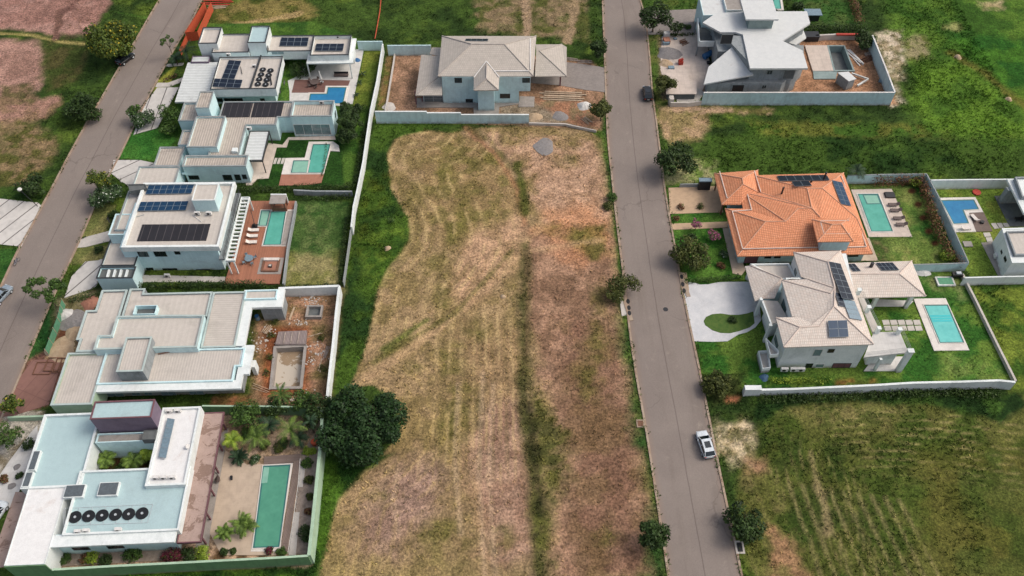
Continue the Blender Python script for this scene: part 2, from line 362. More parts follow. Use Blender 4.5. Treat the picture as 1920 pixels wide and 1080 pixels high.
def ldist(P, x, y):
    d = np.full(x.shape, 1e9)
    for i in range(len(P)-1):
        ax, ay = P[i]; bx, by = P[i+1]; ex, ey = bx-ax, by-ay; L = ex*ex+ey*ey+1e-9
        t = np.clip(((x-ax)*ex+(y-ay)*ey)/L, 0, 1); d = np.minimum(d, (x-ax-t*ex)**2+(y-ay-t*ey)**2)
    return np.sqrt(d)
f1 = fbm(GX, GY, 9, 6, 1); f2 = fbm(GX, GY, 2.6, 5, 2); f3 = fbm(GX, GY, 22, 5, 3); f4 = fbm(GX, GY, 1.1, 3, 4); f5 = fbm(GX, GY, 5, 5, 5)
def sst(v, a, b): t = np.clip((v-a)/(b-a), 0, 1); return t*t*(3-2*t)
def C3(c): return np.array(c)[None, None, :]
DARK = S(42, 62, 27); MIDG = S(60, 82, 34); BRI = S(86, 106, 42); OLIVE = S(84, 86, 44); STRAW = S(158, 138, 92); TAN = S(142, 124, 86)
PINK = S(158, 128, 116); PINKL = S(176, 144, 132); ORNG = S(176, 118, 86); BROWN = S(118, 92, 76); SANDC = S(196, 180, 154); RED = S(168, 108, 80)
tt = sst(f1*.5+f2*.5, .38, .62)[..., None]; lush = C3(DARK)*(1-tt)+C3(MIDG)*tt
tb = (sst(f5, .5, .72)*sst(f3, .4, .6))[..., None]; COLR = lush*(1-tb)+C3(BRI)*tb
HGT = .25*f2+.12*f4; HK = np.ones(GX.shape)
TUFT = np.full(GX.shape, .55)
def blend(w, c, hk=None, tuft=None):
    global COLR, HK, TUFT
    COLR = COLR*(1-w[..., None])+(c if isinstance(c, np.ndarray) else C3(c))*w[..., None]
    if hk is not None: HK = HK*(1-w)+hk*w
    if tuft is not None: TUFT = TUFT*(1-w)+tuft*w
def zone(px, ca, cb=None, soft=.8, wob=1.2, sc=3.0, seed=1, hk=.3, amt=1.0, tuft=.1, hole=.0, lohi=(.4, .6)):
    P = plan(px); xs = [p[0] for p in P]; ys = [p[1] for p in P]; pad = soft+wob+1
    i0 = max(0, int((min(xs)-pad-X0)/ST)); i1 = min(NX, int((max(xs)+pad-X0)/ST)+2); j0 = max(0, int((min(ys)-pad-Y0)/ST)); j1 = min(NY, int((max(ys)+pad-Y0)/ST)+2)
    if i0 >= i1 or j0 >= j1: return
    x = GX[j0:j1, i0:i1]; y = GY[j0:j1, i0:i1]
    d = sdist(P, x, y)+(fbm(x, y, 2.2, 4, seed+20)-.5)*2*wob
    wgt = sst(d, -soft, soft)*amt
    if hole: wgt = wgt*(1-hole*sst(fbm(x, y, sc*.8, 5, seed+40), .5, .62))
    k = sst(fbm(x, y, sc, 6, seed+60), *lohi)[..., None]; cc = C3(ca)*(1-k)+C3(cb or ca)*k
    full = np.zeros(GX.shape); full[j0:j1, i0:i1] = wgt; fc = np.zeros(COLR.shape); fc[j0:j1, i0:i1] = cc
    blend(full, fc, hk, tuft)
def line(px, width, ca, soft=.4, amt=1.0, hk=.2, wob=.4, tuft=.1, seed=5):
    d = ldist(plan(px), GX, GY)+(f2-.5)*2*wob; blend(sst(width-d, -soft, soft)*amt, ca, hk, tuft)
# -- far left bare ground
zone([(-60, -30), (215, -30), (205, 10), (165, 68), (110, 66), (40, 55), (-60, 60)], S(154, 122, 114), S(138, 106, 98), 1, 1.5, 4, 1)
zone([(-80, 72), (70, 78), (86, 130), (70, 168), (30, 186), (-80, 190)], S(158, 126, 116), S(142, 112, 102), 1, 1.5, 4, 2)
zone([(-80, 180), (60, 185), (118, 182), (100, 215), (40, 232), (-80, 238)], S(150, 118, 106), S(130, 108, 86), 1, 1.4, 3, 3)
zone([(-80, 235), (60, 225), (110, 262), (95, 300), (60, 345), (-80, 355)], S(128, 110, 84), S(82, 82, 44), 1.2, 1.5, 2, 4, hole=.3)
zone([(0, 160), (60, 155), (65, 190), (10, 196)], S(80, 82, 46), S(120, 100, 80), 1, 1.5, 2, 5, amt=.8)
zone([(80, 70), (160, 80), (150, 150), (100, 170), (80, 120)], S(76, 74, 44), S(60, 72, 34), 1.5, 1.5, 3, 6)
line([(-20, 62), (60, 66), (110, 78), (160, 82)], .35, S(150, 140, 90))
line([(115, 20), (108, 50), (105, 72)], .8, S(110, 84, 76), wob=1)
line([(150, -10), (135, 10), (120, 22)], .9, S(112, 84, 78), wob=1)
# -- field behind the two rear houses
zone([(390, 8), (560, -10), (600, 20), (560, 45), (470, 55), (400, 42)], S(120, 110, 66), S(78, 84, 38), 1.5, 2, 3, 7)
line([(420, 52), (500, 38), (560, 25)], 1.0, S(160, 140, 100), wob=1)
zone([(880, -20), (1120, -20), (1122, 60), (1110, 80), (1050, 70), (900, 62)], S(128, 112, 88), S(80, 84, 44), 1.5, 2.5, 4, 8, hole=.4)
line([(985, -5), (990, 70)], .9, S(148, 128, 106), wob=.8)
line([(1080, 0), (1065, 80)], 1.1, S(140, 122, 98), wob=.9)
zone([(1100, -20), (1131, -20), (1136, 130), (1108, 110)], DARK, MIDG, .6, .6, 3, 9, hk=.8, tuft=.8)
# -- the big mown lot
FIELD = [(738, 262), (752, 249), (800, 244), (850, 250), (900, 240), (1000, 236), (1100, 244), (1128, 262), (1138, 330), (1150, 420), (1158, 500), (1164, 580), (1180, 680), (1195, 760), (1210, 840), (1222, 920), (1236, 1000), (1250, 1100), (1252, 1200), (560, 1200), (598, 1085), (610, 1030), (622, 975), (633, 940), (650, 905), (680, 880), (720, 850), (745, 820), (752, 790), (735, 745), (700, 722), (655, 726), (680, 670), (692, 625), (698, 590), (708, 540), (720, 505), (738, 488), (754, 470), (766, 450), (768, 430), (762, 408), (748, 388), (734, 365), (729, 330), (725, 290)]
zone(FIELD, S(148, 127, 97), S(128, 112, 78), .28, .3, 3.5, 10, hk=.25, tuft=.12)
FP = plan(FIELD); LEFTB = plan([(738, 240)]+[(725, 290), (729, 330), (734, 365), (748, 388), (762, 408), (768, 430), (766, 450), (754, 470), (738, 488), (720, 505), (708, 540), (698, 590), (692, 625), (680, 670), (655, 726)])
EDGE = plan([(800, 244), (752, 249), (738, 262), (725, 290), (729, 330), (734, 365), (748, 388), (762, 408), (768, 430), (766, 450), (754, 470), (738, 488), (720, 505), (708, 540), (698, 590), (692, 625), (680, 670), (655, 726)])
inf = sst(sdist(FP, GX, GY), 0, .6)
zone([(790, 260), (960, 250), (985, 330), (985, 440), (900, 470), (820, 460), (800, 380)], S(142, 120, 88), S(112, 104, 62), 2.5, 2, 3, 11, amt=.8)
zone([(1000, 250), (1060, 262), (1112, 262), (1132, 330), (1142, 400), (1130, 430), (1020, 420), (985, 360), (940, 290), (870, 248)], S(172, 142, 120), S(152, 124, 102), 1.2, 1.5, 2, 12, hk=.1, tuft=.04)
zone([(870, 440), (980, 400), (985, 470), (940, 520), (880, 590), (838, 560)], S(172, 142, 116), S(154, 128, 100), 2, 1.6, 3, 13, hk=.1, tuft=.03)
zone([(985, 430), (1140, 430), (1150, 520), (1160, 620), (1172, 700), (1185, 760), (1205, 870), (1215, 960), (1225, 1080), (1030, 1080), (1045, 960), (1050, 850), (1020, 720), (990, 600)], S(154, 124, 104), S(126, 100, 82), 1.2, 1.8, 3, 14, hk=.15, tuft=.05)
zone([(1030, 390), (1110, 380), (1140, 420), (1142, 480), (1080, 500), (1040, 480), (1010, 430)], S(184, 132, 98), S(172, 126, 96), 2.5, 2.4, 2.5, 15, amt=.6)
zone([(1075, 430), (1130, 425), (1140, 470), (1120, 490), (1075, 465)], S(120, 104, 58), S(86, 90, 40), 1, 1.5, 1.5, 16, amt=.8, tuft=.5)
zone([(850, 600), (985, 620), (985, 740), (990, 830), (1005, 960), (1012, 1085), (880, 1090), (860, 950), (880, 850), (830, 720)], S(152, 128, 98), S(132, 110, 84), 2.5, 2.5, 3.5, 17, amt=.85)
zone([(880, 770), (985, 740), (1000, 930), (1010, 1090), (900, 1090), (900, 960), (868, 880)], S(156, 128, 112), S(136, 108, 94), 2.4, 2, 2.5, 18, amt=.9)
zone([(745, 870), (810, 855), (840, 900), (800, 985), (740, 1040), (680, 1020), (690, 930)], S(156, 130, 118), S(136, 112, 100), 3, 2, 2.5, 19, amt=.95)
zone([(780, 1030), (850, 930), (890, 960), (880, 1090), (760, 1090)], S(112, 104, 62), S(134, 116, 84), 2, 2, 2, 20, amt=.7)
zone([(1050, 600), (1150, 620), (1190, 820), (1215, 1090), (1080, 1090), (1070, 900)], S(114, 86, 72), S(98, 80, 54), 2.5, 3, 4, 21, amt=.65)
zone([(600, 1050), (700, 1060), (1000, 1062), (1020, 1200), (570, 1200)], S(146, 130, 90), S(124, 112, 76), 1.5, 2, 3, 22, amt=.7)
for k, q in enumerate([[(660, 262), (700, 258), (715, 290), (690, 300)]]): pass
for k, (u, v, ru, rv) in enumerate([(840, 325, 26, 14), (880, 355, 30, 16), (825, 300, 22, 10), (775, 355, 18, 14), (870, 390, 20, 24), (905, 300, 24, 12), (870, 425, 22, 18), (850, 440, 18, 22), (845, 680, 36, 40), (870, 760, 40, 50), (850, 800, 26, 44), (760, 380, 20, 10), (820, 500, 34, 26), (720, 930, 18, 20), (830, 560, 30, 26), (770, 690, 16, 10), (900, 620, 30, 20), (965, 560, 14, 20), (820, 1000, 30, 24), (960, 260, 26, 14), (975, 300, 20, 18), (1055, 270, 30, 12), (1060, 300, 26, 10), (1080, 440, 24, 16), (1035, 425, 18, 7), (1040, 440, 14, 5), (990, 345, 14, 24), (1140, 1000, 22, 30), (1100, 720, 26, 40), (1130, 560, 20, 40), (1120, 640, 20, 40), (940, 1010, 20, 26)]):
    zone([(u+ru*math.cos(a), v+rv*math.sin(a)) for a in [i*.7854 for i in range(8)]], S(84, 88, 38), S(108, 102, 54), 1.6, 1.6, 1.6, 30+k, amt=.62, hole=.5, tuft=.3)
# swath rows left by the mower, following the field's edge
de = ldist(EDGE, GX, GY)+(f1-.5)*1.2
row = .5+.5*np.sin(de*2*math.pi/2.5); mr = inf*sst(26-de, 0, 16)*sst(13.5-GX, 0, 6)*sst(GY, 74, 84)*sst(f5, .3, .55)
blend(mr*sst(row, .75, 1)*.5*sst(f2, .3, .55), S(190, 168, 124)); blend(mr*sst(1-row, .65, 1)*.34*sst(f1, .35, .6), S(106, 100, 58))
row2 = .5+.5*np.sin((GX+(GY-60)*.035+(f1-.5)*1.0)*2*math.pi/2.0); mr2 = inf*sst(GX, -20, -8)*sst(2.5-GX, 0, 3)*sst(GY, 52, 58)*sst(88-GY, 0, 8)
blend(mr2*sst(row2, .75, 1)*.5*sst(f2, .3, .55), S(184, 162, 120)); blend(mr2*sst(1-row2, .65, 1)*.32*sst(f1, .35, .6), S(100, 94, 52))
de2 = ldist(plan([(655, 726), (700, 722), (735, 745), (752, 790), (745, 820), (720, 850), (680, 880), (650, 905), (633, 940), (610, 1030), (590, 1100)]), GX, GY)+(f1-.5)*1.5
row3 = .5+.5*np.sin(de2*2*math.pi/2.1); mr3 = inf*sst(16-de2, 0, 8)*sst(78-GY, 0, 6); blend(mr3*sst(row3, .75, 1)*.25*sst(f2, .3, .6), S(184, 162, 106))
HGT = HGT+.3*(mr*row+mr2*row2)*.5
# wheel tracks, gully and weeds
line([(1125, 450), (985, 470), (900, 545), (830, 610), (760, 660), (690, 705)], .6, S(186, 156, 124), .6, .5, wob=1.0)
line([(960, 470), (850, 590), (760, 640), (700, 680)], .45, S(80, 86, 36), .5, .6, wob=.6, tuft=.5)
line([(720, 655), (770, 620), (800, 600)], .6, S(76, 96, 32), .5, .7, wob=.7, tuft=.6)
line([(875, 240), (930, 290), (968, 350), (985, 420)], .6, S(140, 104, 80), .5, .8, wob=.6)
line([(885, 240), (925, 270), (955, 310)], .8, S(72, 78, 40), .7, .6, wob=.8)
line([(968, 310), (980, 350), (984, 400)], 1.0, S(74, 82, 36), .6, .9, wob=1, hk=.8, tuft=.7)
line([(984, 462), (986, 520), (984, 600), (982, 680), (980, 740), (986, 820), (998, 900), (1006, 980), (1010, 1100)], .9, S(58, 68, 32), .9, .8, hk=.6, wob=.9, tuft=.9)
line([(986, 470), (990, 560), (985, 700)], .4, S(96, 78, 60), .4, .6, wob=.4)
zone([(984, 680), (1010, 720), (1050, 800), (1078, 850), (1060, 910), (1042, 960), (1036, 1090), (1008, 1090), (1000, 940), (984, 820)], S(58, 68, 30), S(88, 92, 44), 1.4, 2.0, 1.6, 71, hk=.8, tuft=.9, amt=.85, hole=.35)
line([(992, 760), (1002, 850), (1014, 960)], .8, S(36, 40, 22), .6, .7, wob=.6, tuft=.4)
for k, d in enumerate([(860, 720, 1000), (905, 700, 1080), (925, 720, 1090), (745, 880, 1000)]): line([(d[0], d[1]), (d[0]-8, (d[1]+d[2])/2), (d[0]+4, d[2])], .3, S(190, 166, 140), .3, .4, wob=.3)
# verge by the street, strip behind the walls
zone([(1131, -10), (1122, 130), (1130, 250), (1140, 330), (1152, 420), (1160, 500), (1164, 560), (1158, 600), (1172, 680), (1185, 740), (1180, 790), (1205, 860), (1218, 920), (1212, 1000), (1215, 1100), (1262, 1100), (1240, 978), (1209, 778), (1182, 625), (1164, 464), (1149, 332), (1139, 220), (1134, 80)], S(48, 76, 36), S(76, 98, 46), 1.6, 1.6, 3, 72, hk=.6, tuft=.7)
zone([(705, 222), (830, 236), (735, 262), (725, 290), (730, 350), (765, 410), (766, 450), (735, 490), (708, 540), (692, 625), (655, 726), (620, 742), (640, 560), (655, 440), (690, 280)], S(36, 60, 26), S(66, 92, 34), .3, .3, 5, 73, hk=1, tuft=1)
zone([(700, 420), (765, 425), (764, 452), (738, 488), (706, 540), (680, 520), (672, 460)], S(62, 92, 30), S(98, 122, 44), 2, 1.5, 2, 74, hk=1, tuft=1, amt=.6)
zone([(672, 480), (712, 380), (725, 330), (690, 340), (668, 440)], S(80, 92, 26), S(56, 80, 26), 2, 1.5, 2, 75, amt=.6, tuft=1)
zone([(590, 820), (640, 870), (740, 850), (680, 884), (633, 940), (608, 1030), (590, 1100), (560, 1200), (0, 1200), (0, 1085), (580, 1062), (600, 900)], S(34, 62, 24), S(66, 96, 32), .5, .5, 4, 76, hk=.8, tuft=.9)
# -- right hand fields
zone([(1232, 200), (1322, 208), (1330, 240), (1318, 262), (1260, 268), (1238, 250)], S(160, 136, 108), S(132, 118, 82), 1.2, 1.8, 2.5, 77, tuft=.1)
zone([(1250, 196), (1450, 205), (1440, 215), (1260, 212)], S(168, 142, 118), S(110, 106, 64), .8, 1.0, 2, 78)
zone([(1400, 228), (1920, 236), (1960, 262), (1400, 255)], S(108, 112, 50), S(66, 98, 34), 1.5, 1.5, 3, 79, amt=.7, tuft=.5)
zone([(1320, 255), (1700, 262), (1960, 270), (1960, 325), (1330, 325)], S(34, 58, 22), S(60, 84, 32), 1, 1.5, 9, 80, hk=.6, tuft=.7)
zone([(1650, -10), (1990, -20), (1990, 230), (1740, 200), (1690, 120)], S(54, 86, 30), S(82, 112, 42), 3, 2, 6, 81, hk=1, tuft=1)
zone([(1720, 130), (1800, 110), (1960, 190), (2000, 270), (1780, 262), (1700, 210)], S(86, 118, 40), S(66, 98, 34), 3, 2, 6, 82, hk=1, tuft=1)
zone([(1780, 60), (1920, 70), (2000, 160), (1880, 170), (1790, 110)], S(40, 82, 28), S(60, 100, 32), 2, 2, 4, 83, hk=1, tuft=1)
line([(1780, 100), (1850, 140), (1900, 185), (1960, 215)], 1.1, S(96, 92, 44), .9, .8, wob=1, tuft=.4)
zone([(1640, 60), (1690, 60), (1700, 100), (1695, 130), (1680, 160), (1690, 190), (1668, 204), (1660, 190), (1680, 170), (1650, 110)], S(190, 178, 160), S(140, 128, 104), 1.0, 1.8, 1.2, 84, hk=.1, tuft=.05, hole=.35)
zone([(1690, 80), (1735, 65), (1740, 110), (1700, 115)], S(150, 138, 110), S(96, 102, 52), 1, 1.6, 2, 85, amt=.8)
zone([(1830, 2), (1880, 2), (1880, 16), (1845, 20)], S(186, 168, 138), S(150, 138, 104), 1, 1.5, 2, 86)
zone([(1760, 50), (1790, 45), (1800, 55), (1765, 60)], S(150, 148, 100), None, 1, 1.5, 2, 87, amt=.7)
zone([(1810, 540), (1960, 530), (1990, 720), (1905, 735), (1870, 690), (1840, 610)], S(56, 84, 30), S(100, 116, 46), 1, 1.5, 3, 88, hk=1, tuft=1)
# bottom right mown paddock
zone([(1440, 770), (1500, 752), (1600, 748), (1760, 760), (1860, 780), (1930, 740), (2100, 760), (2100, 1300), (1390, 1300), (1400, 1000), (1380, 900), (1400, 830)], S(64, 80, 32), S(90, 94, 48), .9, 1.2, 4, 90, hk=.3, tuft=.35)
zone([(1430, 830), (1560, 800), (1620, 860), (1640, 1000), (1660, 1100), (1520, 1100), (1470, 960)], S(48, 66, 26), S(76, 84, 38), 2.5, 2, 3, 91, amt=.8, tuft=.4)
zone([(1700, 850), (1950, 830), (2000, 1090), (1760, 1090)], S(88, 86, 40), S(66, 78, 34), 2.5, 2, 4, 92, amt=.6, tuft=.4)
zone([(1480, 765), (1600, 752), (1690, 770), (1660, 800), (1540, 800)], S(74, 84, 42), S(130, 120, 80), 2, 2, 2, 93, amt=.6)
de3 = ldist(plan([(2000, 790), (1860, 775), (1760, 758), (1600, 750), (1500, 756), (1445, 790), (1440, 850), (1475, 960), (1530, 1100)]), GX, GY)+(f1-.5)*1.4
in3 = sst(sdist(plan([(1430, 770), (1500, 745), (1860, 772), (2100, 760), (2100, 1300), (1390, 1300), (1400, 830)]), GX, GY), 0, 1.5)
row4 = .5+.5*np.sin(de3*2*math.pi/1.35); m4 = in3*sst(15-de3, 0, 8)*sst(f1, .3, .6); blend(m4*sst(row4, .7, 1)*.5*sst(f2, .35, .6), S(160, 146, 104)); blend(m4*sst(1-row4, .7, 1)*.2, S(44, 58, 26))
for d in [[(1520, 845), (1530, 900), (1548, 950), (1552, 1000)]]: line(d, .3, S(158, 140, 108), .5, .6, wob=.8)
for k in range(9): line([(1478+k*26, 905+k*4), (1500+k*27, 970+k*3), (1545+k*28, 1095)], .14, S(150, 138, 100), .3, .5, wob=.35)
for d in []: line(d, .2, S(172, 152, 116), .5, .6, wob=.6)
zone([(1352, 795), (1400, 782), (1418, 820), (1402, 862), (1372, 880), (1348, 850)], S(198, 182, 154), S(140, 128, 96), 1.4, 1.8, 1.2, 94, hk=.1, tuft=.05, hole=.5)
zone([(1400, 860), (1435, 870), (1425, 910), (1400, 890)], S(160, 124, 100), S(128, 108, 76), 1, 1.2, 2, 95, amt=.8)
zone([(1440, 990), (1480, 1000), (1520, 1090), (1430, 1100)], S(158, 122, 96), S(120, 108, 70), 1, 1.6, 2, 96, amt=.8)
zone([(1395, 890), (1450, 890), (1460, 960), (1410, 960)], S(120, 108, 74), S(88, 92, 46), 1.5, 1.5, 2, 97, amt=.7)
zone([(1357, 742), (1385, 744), (1380, 752), (1360, 754)], S(170, 110, 84), None, .5, .6, 1.5, 98)
zone([(1330, 775), (1430, 770), (1440, 830), (1425, 850), (1420, 790), (1360, 790)], S(44, 64, 28), S(62, 80, 34), .8, 1, 2, 99, hk=.8, tuft=.9)
zone([(1420, 752), (1905, 738), (1925, 760), (1880, 800), (1840, 778), (1760, 762), (1600, 752), (1480, 762), (1440, 790), (1410, 790)], S(30, 52, 22), S(54, 80, 32), .6, .8, 2.5, 100, hk=1, tuft=1)
# -- lots of the left row
def lot(px, a, b=None, soft=.25, wob=.15, sc=2.5, seed=200, **k): zone(px, a, b, soft, wob, sc, seed, hk=.05, tuft=k.pop('tuft', .0), **k)
lot([(200, 20), (385, 60), (330, 200), (230, 320), (300, 330), (660, 340), (715, 90), (590, 40), (372, 45)], S(52, 84, 34), S(74, 104, 42), seed=201)
lot([(683, 95), (714, 97), (690, 200), (662, 198)], S(108, 118, 50), S(88, 106, 42), seed=202)
lot([(296, 150), (332, 120), (318, 160), (286, 175)], S(132, 136, 58), S(112, 120, 50), seed=203)
lot([(240, 245), (310, 240), (330, 262), (300, 300), (222, 298)], S(48, 96, 38), S(62, 108, 44), seed=204)
lot([(500, 262), (600, 255), (640, 260), (645, 350), (480, 352)], S(28, 58, 22), S(40, 72, 28), seed=205)
lot([(555, 375), (655, 378), (640, 540), (528, 540)], S(50, 78, 36), S(70, 94, 48), seed=206)
lot([(540, 478), (645, 470), (640, 545), (528, 545)], S(138, 132, 92), S(112, 114, 66), 1.2, 1.4, 2, seed=207)
for k, (u, v, r) in enumerate([(575, 400, 22), (600, 430, 26), (630, 420, 18), (585, 460, 18), (620, 470, 20)]):
    lot([(u+r*math.cos(a), v+r*.8*math.sin(a)) for a in [i*.7854 for i in range(8)]], S(104, 116, 72), S(50, 80, 36), 1.2, 1.6, 1.3, seed=210+k, amt=.55)
lot([(176, 380), (218, 385), (196, 440), (150, 445)], S(124, 122, 78), S(104, 110, 64), seed=220)
lot([(133, 462), (205, 460), (190, 490), (120, 498)], S(124, 122, 78), S(104, 110, 64), seed=221)
# building site of the left row
lot([(530, 545), (640, 538), (616, 760), (470, 765), (480, 600)], S(158, 124, 102), S(128, 104, 80), 1, .4, 1.4, seed=222)
for k, (u, v, ru, rv) in enumerate([(512, 620, 14, 40), (570, 545, 20, 6), (548, 580, 20, 8), (600, 625, 12, 14), (508, 680, 12, 40), (600, 700, 14, 10), (545, 738, 30, 10), (500, 590, 16, 10), (615, 660, 6, 40)]):
    lot([(u+ru*math.cos(a), v+rv*math.sin(a)) for a in [i*.7854 for i in range(8)]], S(72, 82, 40), S(100, 92, 54), .8, 1.2, 1.2, seed=230+k, amt=.7, tuft=.5)
lot([(495, 615), (580, 612), (575, 740), (490, 745)], S(120, 74, 50), S(146, 92, 62), .8, .5, 1.5, seed=240)
lot([(400, 745), (470, 740), (480, 765), (396, 768)], S(140, 96, 70), S(112, 90, 56), .5, .5, 1.5, seed=241)
lot([(45, 680), (175, 545), (175, 640), (90, 760), (20, 780)], S(128, 92, 80), S(112, 82, 72), .5, .3, 2, seed=242)
lot([(50, 675), (85, 590), (115, 555), (140, 560), (118, 600), (92, 655)], S(34, 72, 34), S(52, 90, 44), .5, .3, 2, seed=243, tuft=.7)
lot([(105, 560), (190, 540), (160, 600), (130, 680), (90, 670)], S(128, 120, 96), S(100, 96, 66), .8, .5, 1.5, seed=244)
lot([(110, 620), (136, 615), (128, 645), (100, 650)], S(88, 58, 44), None, .3, .3, 2, seed=245)
lot([(95, 650), (142, 640), (140, 668), (86, 676)], S(180, 156, 122), S(150, 132, 98), .4, .5, 1, seed=246)
# garden of the nearest left house
lot([(400, 770), (610, 765), (585, 1062), (95, 1072), (95, 1030), (330, 1030), (400, 880)], S(170, 150, 132), S(140, 120, 98), .3, .3, 1.2, seed=250)
lot([(100, 1035), (330, 1025), (420, 1030), (500, 1035), (500, 1050), (100, 1066)], S(176, 150, 128), S(96, 76, 56), .3, .5, 1.5, seed=251)
lot([(0, 770), (85, 770), (70, 900), (-30, 900)], S(170, 166, 158), S(120, 112, 96), .3, .4, 1.5, seed=252)
lot([(175, 845), (285, 840), (275, 880), (170, 885)], S(60, 42, 30), S(60, 70, 30), .3, .3, 1, seed=253)
# centre lot
lot([(728, 95), (808, 90), (1110, 115), (1135, 150), (1128, 245), (992, 236), (705, 222)], S(160, 128, 106), S(132, 106, 86), .5, .4, 2.0, seed=260)
lot([(728, 90), (742, 92), (722, 212), (706, 212)], S(88, 92, 46), S(116, 96, 62), .4, .4, 1.5, seed=261)
lot([(935, 200), (1060, 180), (1110, 215), (1060, 232), (940, 230)], S(142, 130, 114), S(116, 104, 88), 1, .8, 1.5, seed=262)
lot([(1000, 185), (1120, 195), (1120, 240), (1060, 232)], S(156, 112, 88), S(120, 104, 76), 1, .8, 1.5, seed=263, amt=.8)
# top right lot
lot([(1212, 60), (1240, 60), (1260, 195), (1230, 195)], S(70, 92, 40), S(96, 104, 54), seed=264, tuft=.3)
lot([(1235, 72), (1310, 65), (1330, 180), (1245, 185)], S(170, 146, 126), S(140, 118, 100), 1, .5, 2, seed=265)
lot([(1490, 70), (1640, 75), (1680, 195), (1330, 195), (1400, 170)], S(168, 130, 104), S(144, 110, 86), .6, .4, 2.4, seed=266)
lot([(1470, -20), (1600, -20), (1612, 45), (1520, 50)], S(54, 86, 38), S(72, 92, 46), seed=267, tuft=.3)
lot([(1205, -20), (1300, -20), (1305, 30), (1270, 60), (1212, 50)], S(58, 84, 34), S(80, 96, 44), seed=268, tuft=.3)
# right lots
lot([(1238, 290), (1340, 300), (1345, 345), (1245, 345)], S(96, 118, 58), S(150, 150, 110), 1.2, 1, 2, seed=269, tuft=.3)
lot([(1252, 348), (1360, 350), (1395, 525), (1290, 528), (1262, 440)], S(50, 92, 34), S(80, 116, 48), seed=270, tuft=.08)
lot([(1590, 340), (1740, 335), (1815, 495), (1640, 500)], S(46, 84, 34), S(96, 116, 58), sc=4, seed=271, tuft=.08)
for k, (u, v, ru, rv) in enumerate([(1702, 395, 14, 34), (1725, 468, 34, 20), (1700, 480, 24, 14)]):
    lot([(u+ru*math.cos(a), v+rv*math.sin(a)) for a in [i*.7854 for i in range(8)]], S(138, 142, 84), S(96, 120, 56), 1.6, 1.0, 2, seed=280+k, amt=.8)
lot([(1595, 335), (1680, 335), (1680, 346), (1600, 348)], S(96, 80, 58), S(70, 76, 40), seed=284)
lot([(1632, 448), (1665, 450), (1660, 492), (1645, 494)], S(108, 98, 70), S(70, 90, 44), 1, 1, 1.5, seed=285)
for k, (u, v) in enumerate([(1710, 358), (1722, 383), (1731, 408), (1742, 433), (1753, 456)]):
    lot([(u+8*math.cos(a), v+6*math.sin(a)) for a in [i*.7854 for i in range(8)]], S(72, 46, 32), None, .3, .2, 1, seed=290+k)
lot([(1750, 350), (1960, 345), (2000, 525), (1818, 525)], S(122, 134, 60), S(96, 120, 50), sc=4, seed=296, tuft=.1)
lot([(1290, 530), (1700, 500), (1810, 515), (1905, 715), (1400, 730), (1320, 735)], S(48, 90, 34), S(92, 118, 50), sc=3.5, seed=297, tuft=.08)
lot([(1720, 520), (1795, 518), (1812, 560), (1750, 548)], S(134, 138, 92), S(84, 112, 52), 1.2, 1, 2, seed=298, amt=.7)
lot([(1770, 655), (1880, 690), (1880, 712), (1760, 712)], S(116, 134, 72), S(76, 110, 48), 1.5, 1, 2, seed=299, amt=.7, tuft=.2)
lot([(1565, 712), (1640, 712), (1640, 722), (1568, 722)], S(140, 84, 56), S(80, 84, 40), .6, .5, 1.5, seed=300, amt=.7)
lot([(1320, 705), (1400, 700), (1390, 735), (1340, 760)], S(50, 60, 30), S(66, 74, 36), 1, .8, 1.5, seed=301, tuft=.6)
# left far corner across the street
lot([(-60, 468), (38, 466), (12, 520), (-40, 560)], S(36, 72, 30), S(52, 88, 38), seed=302, tuft=.5)
lot([(0, 350), (90, 350), (75, 378), (-20, 372)], S(40, 66, 28), S(60, 84, 36), seed=303, tuft=.6)

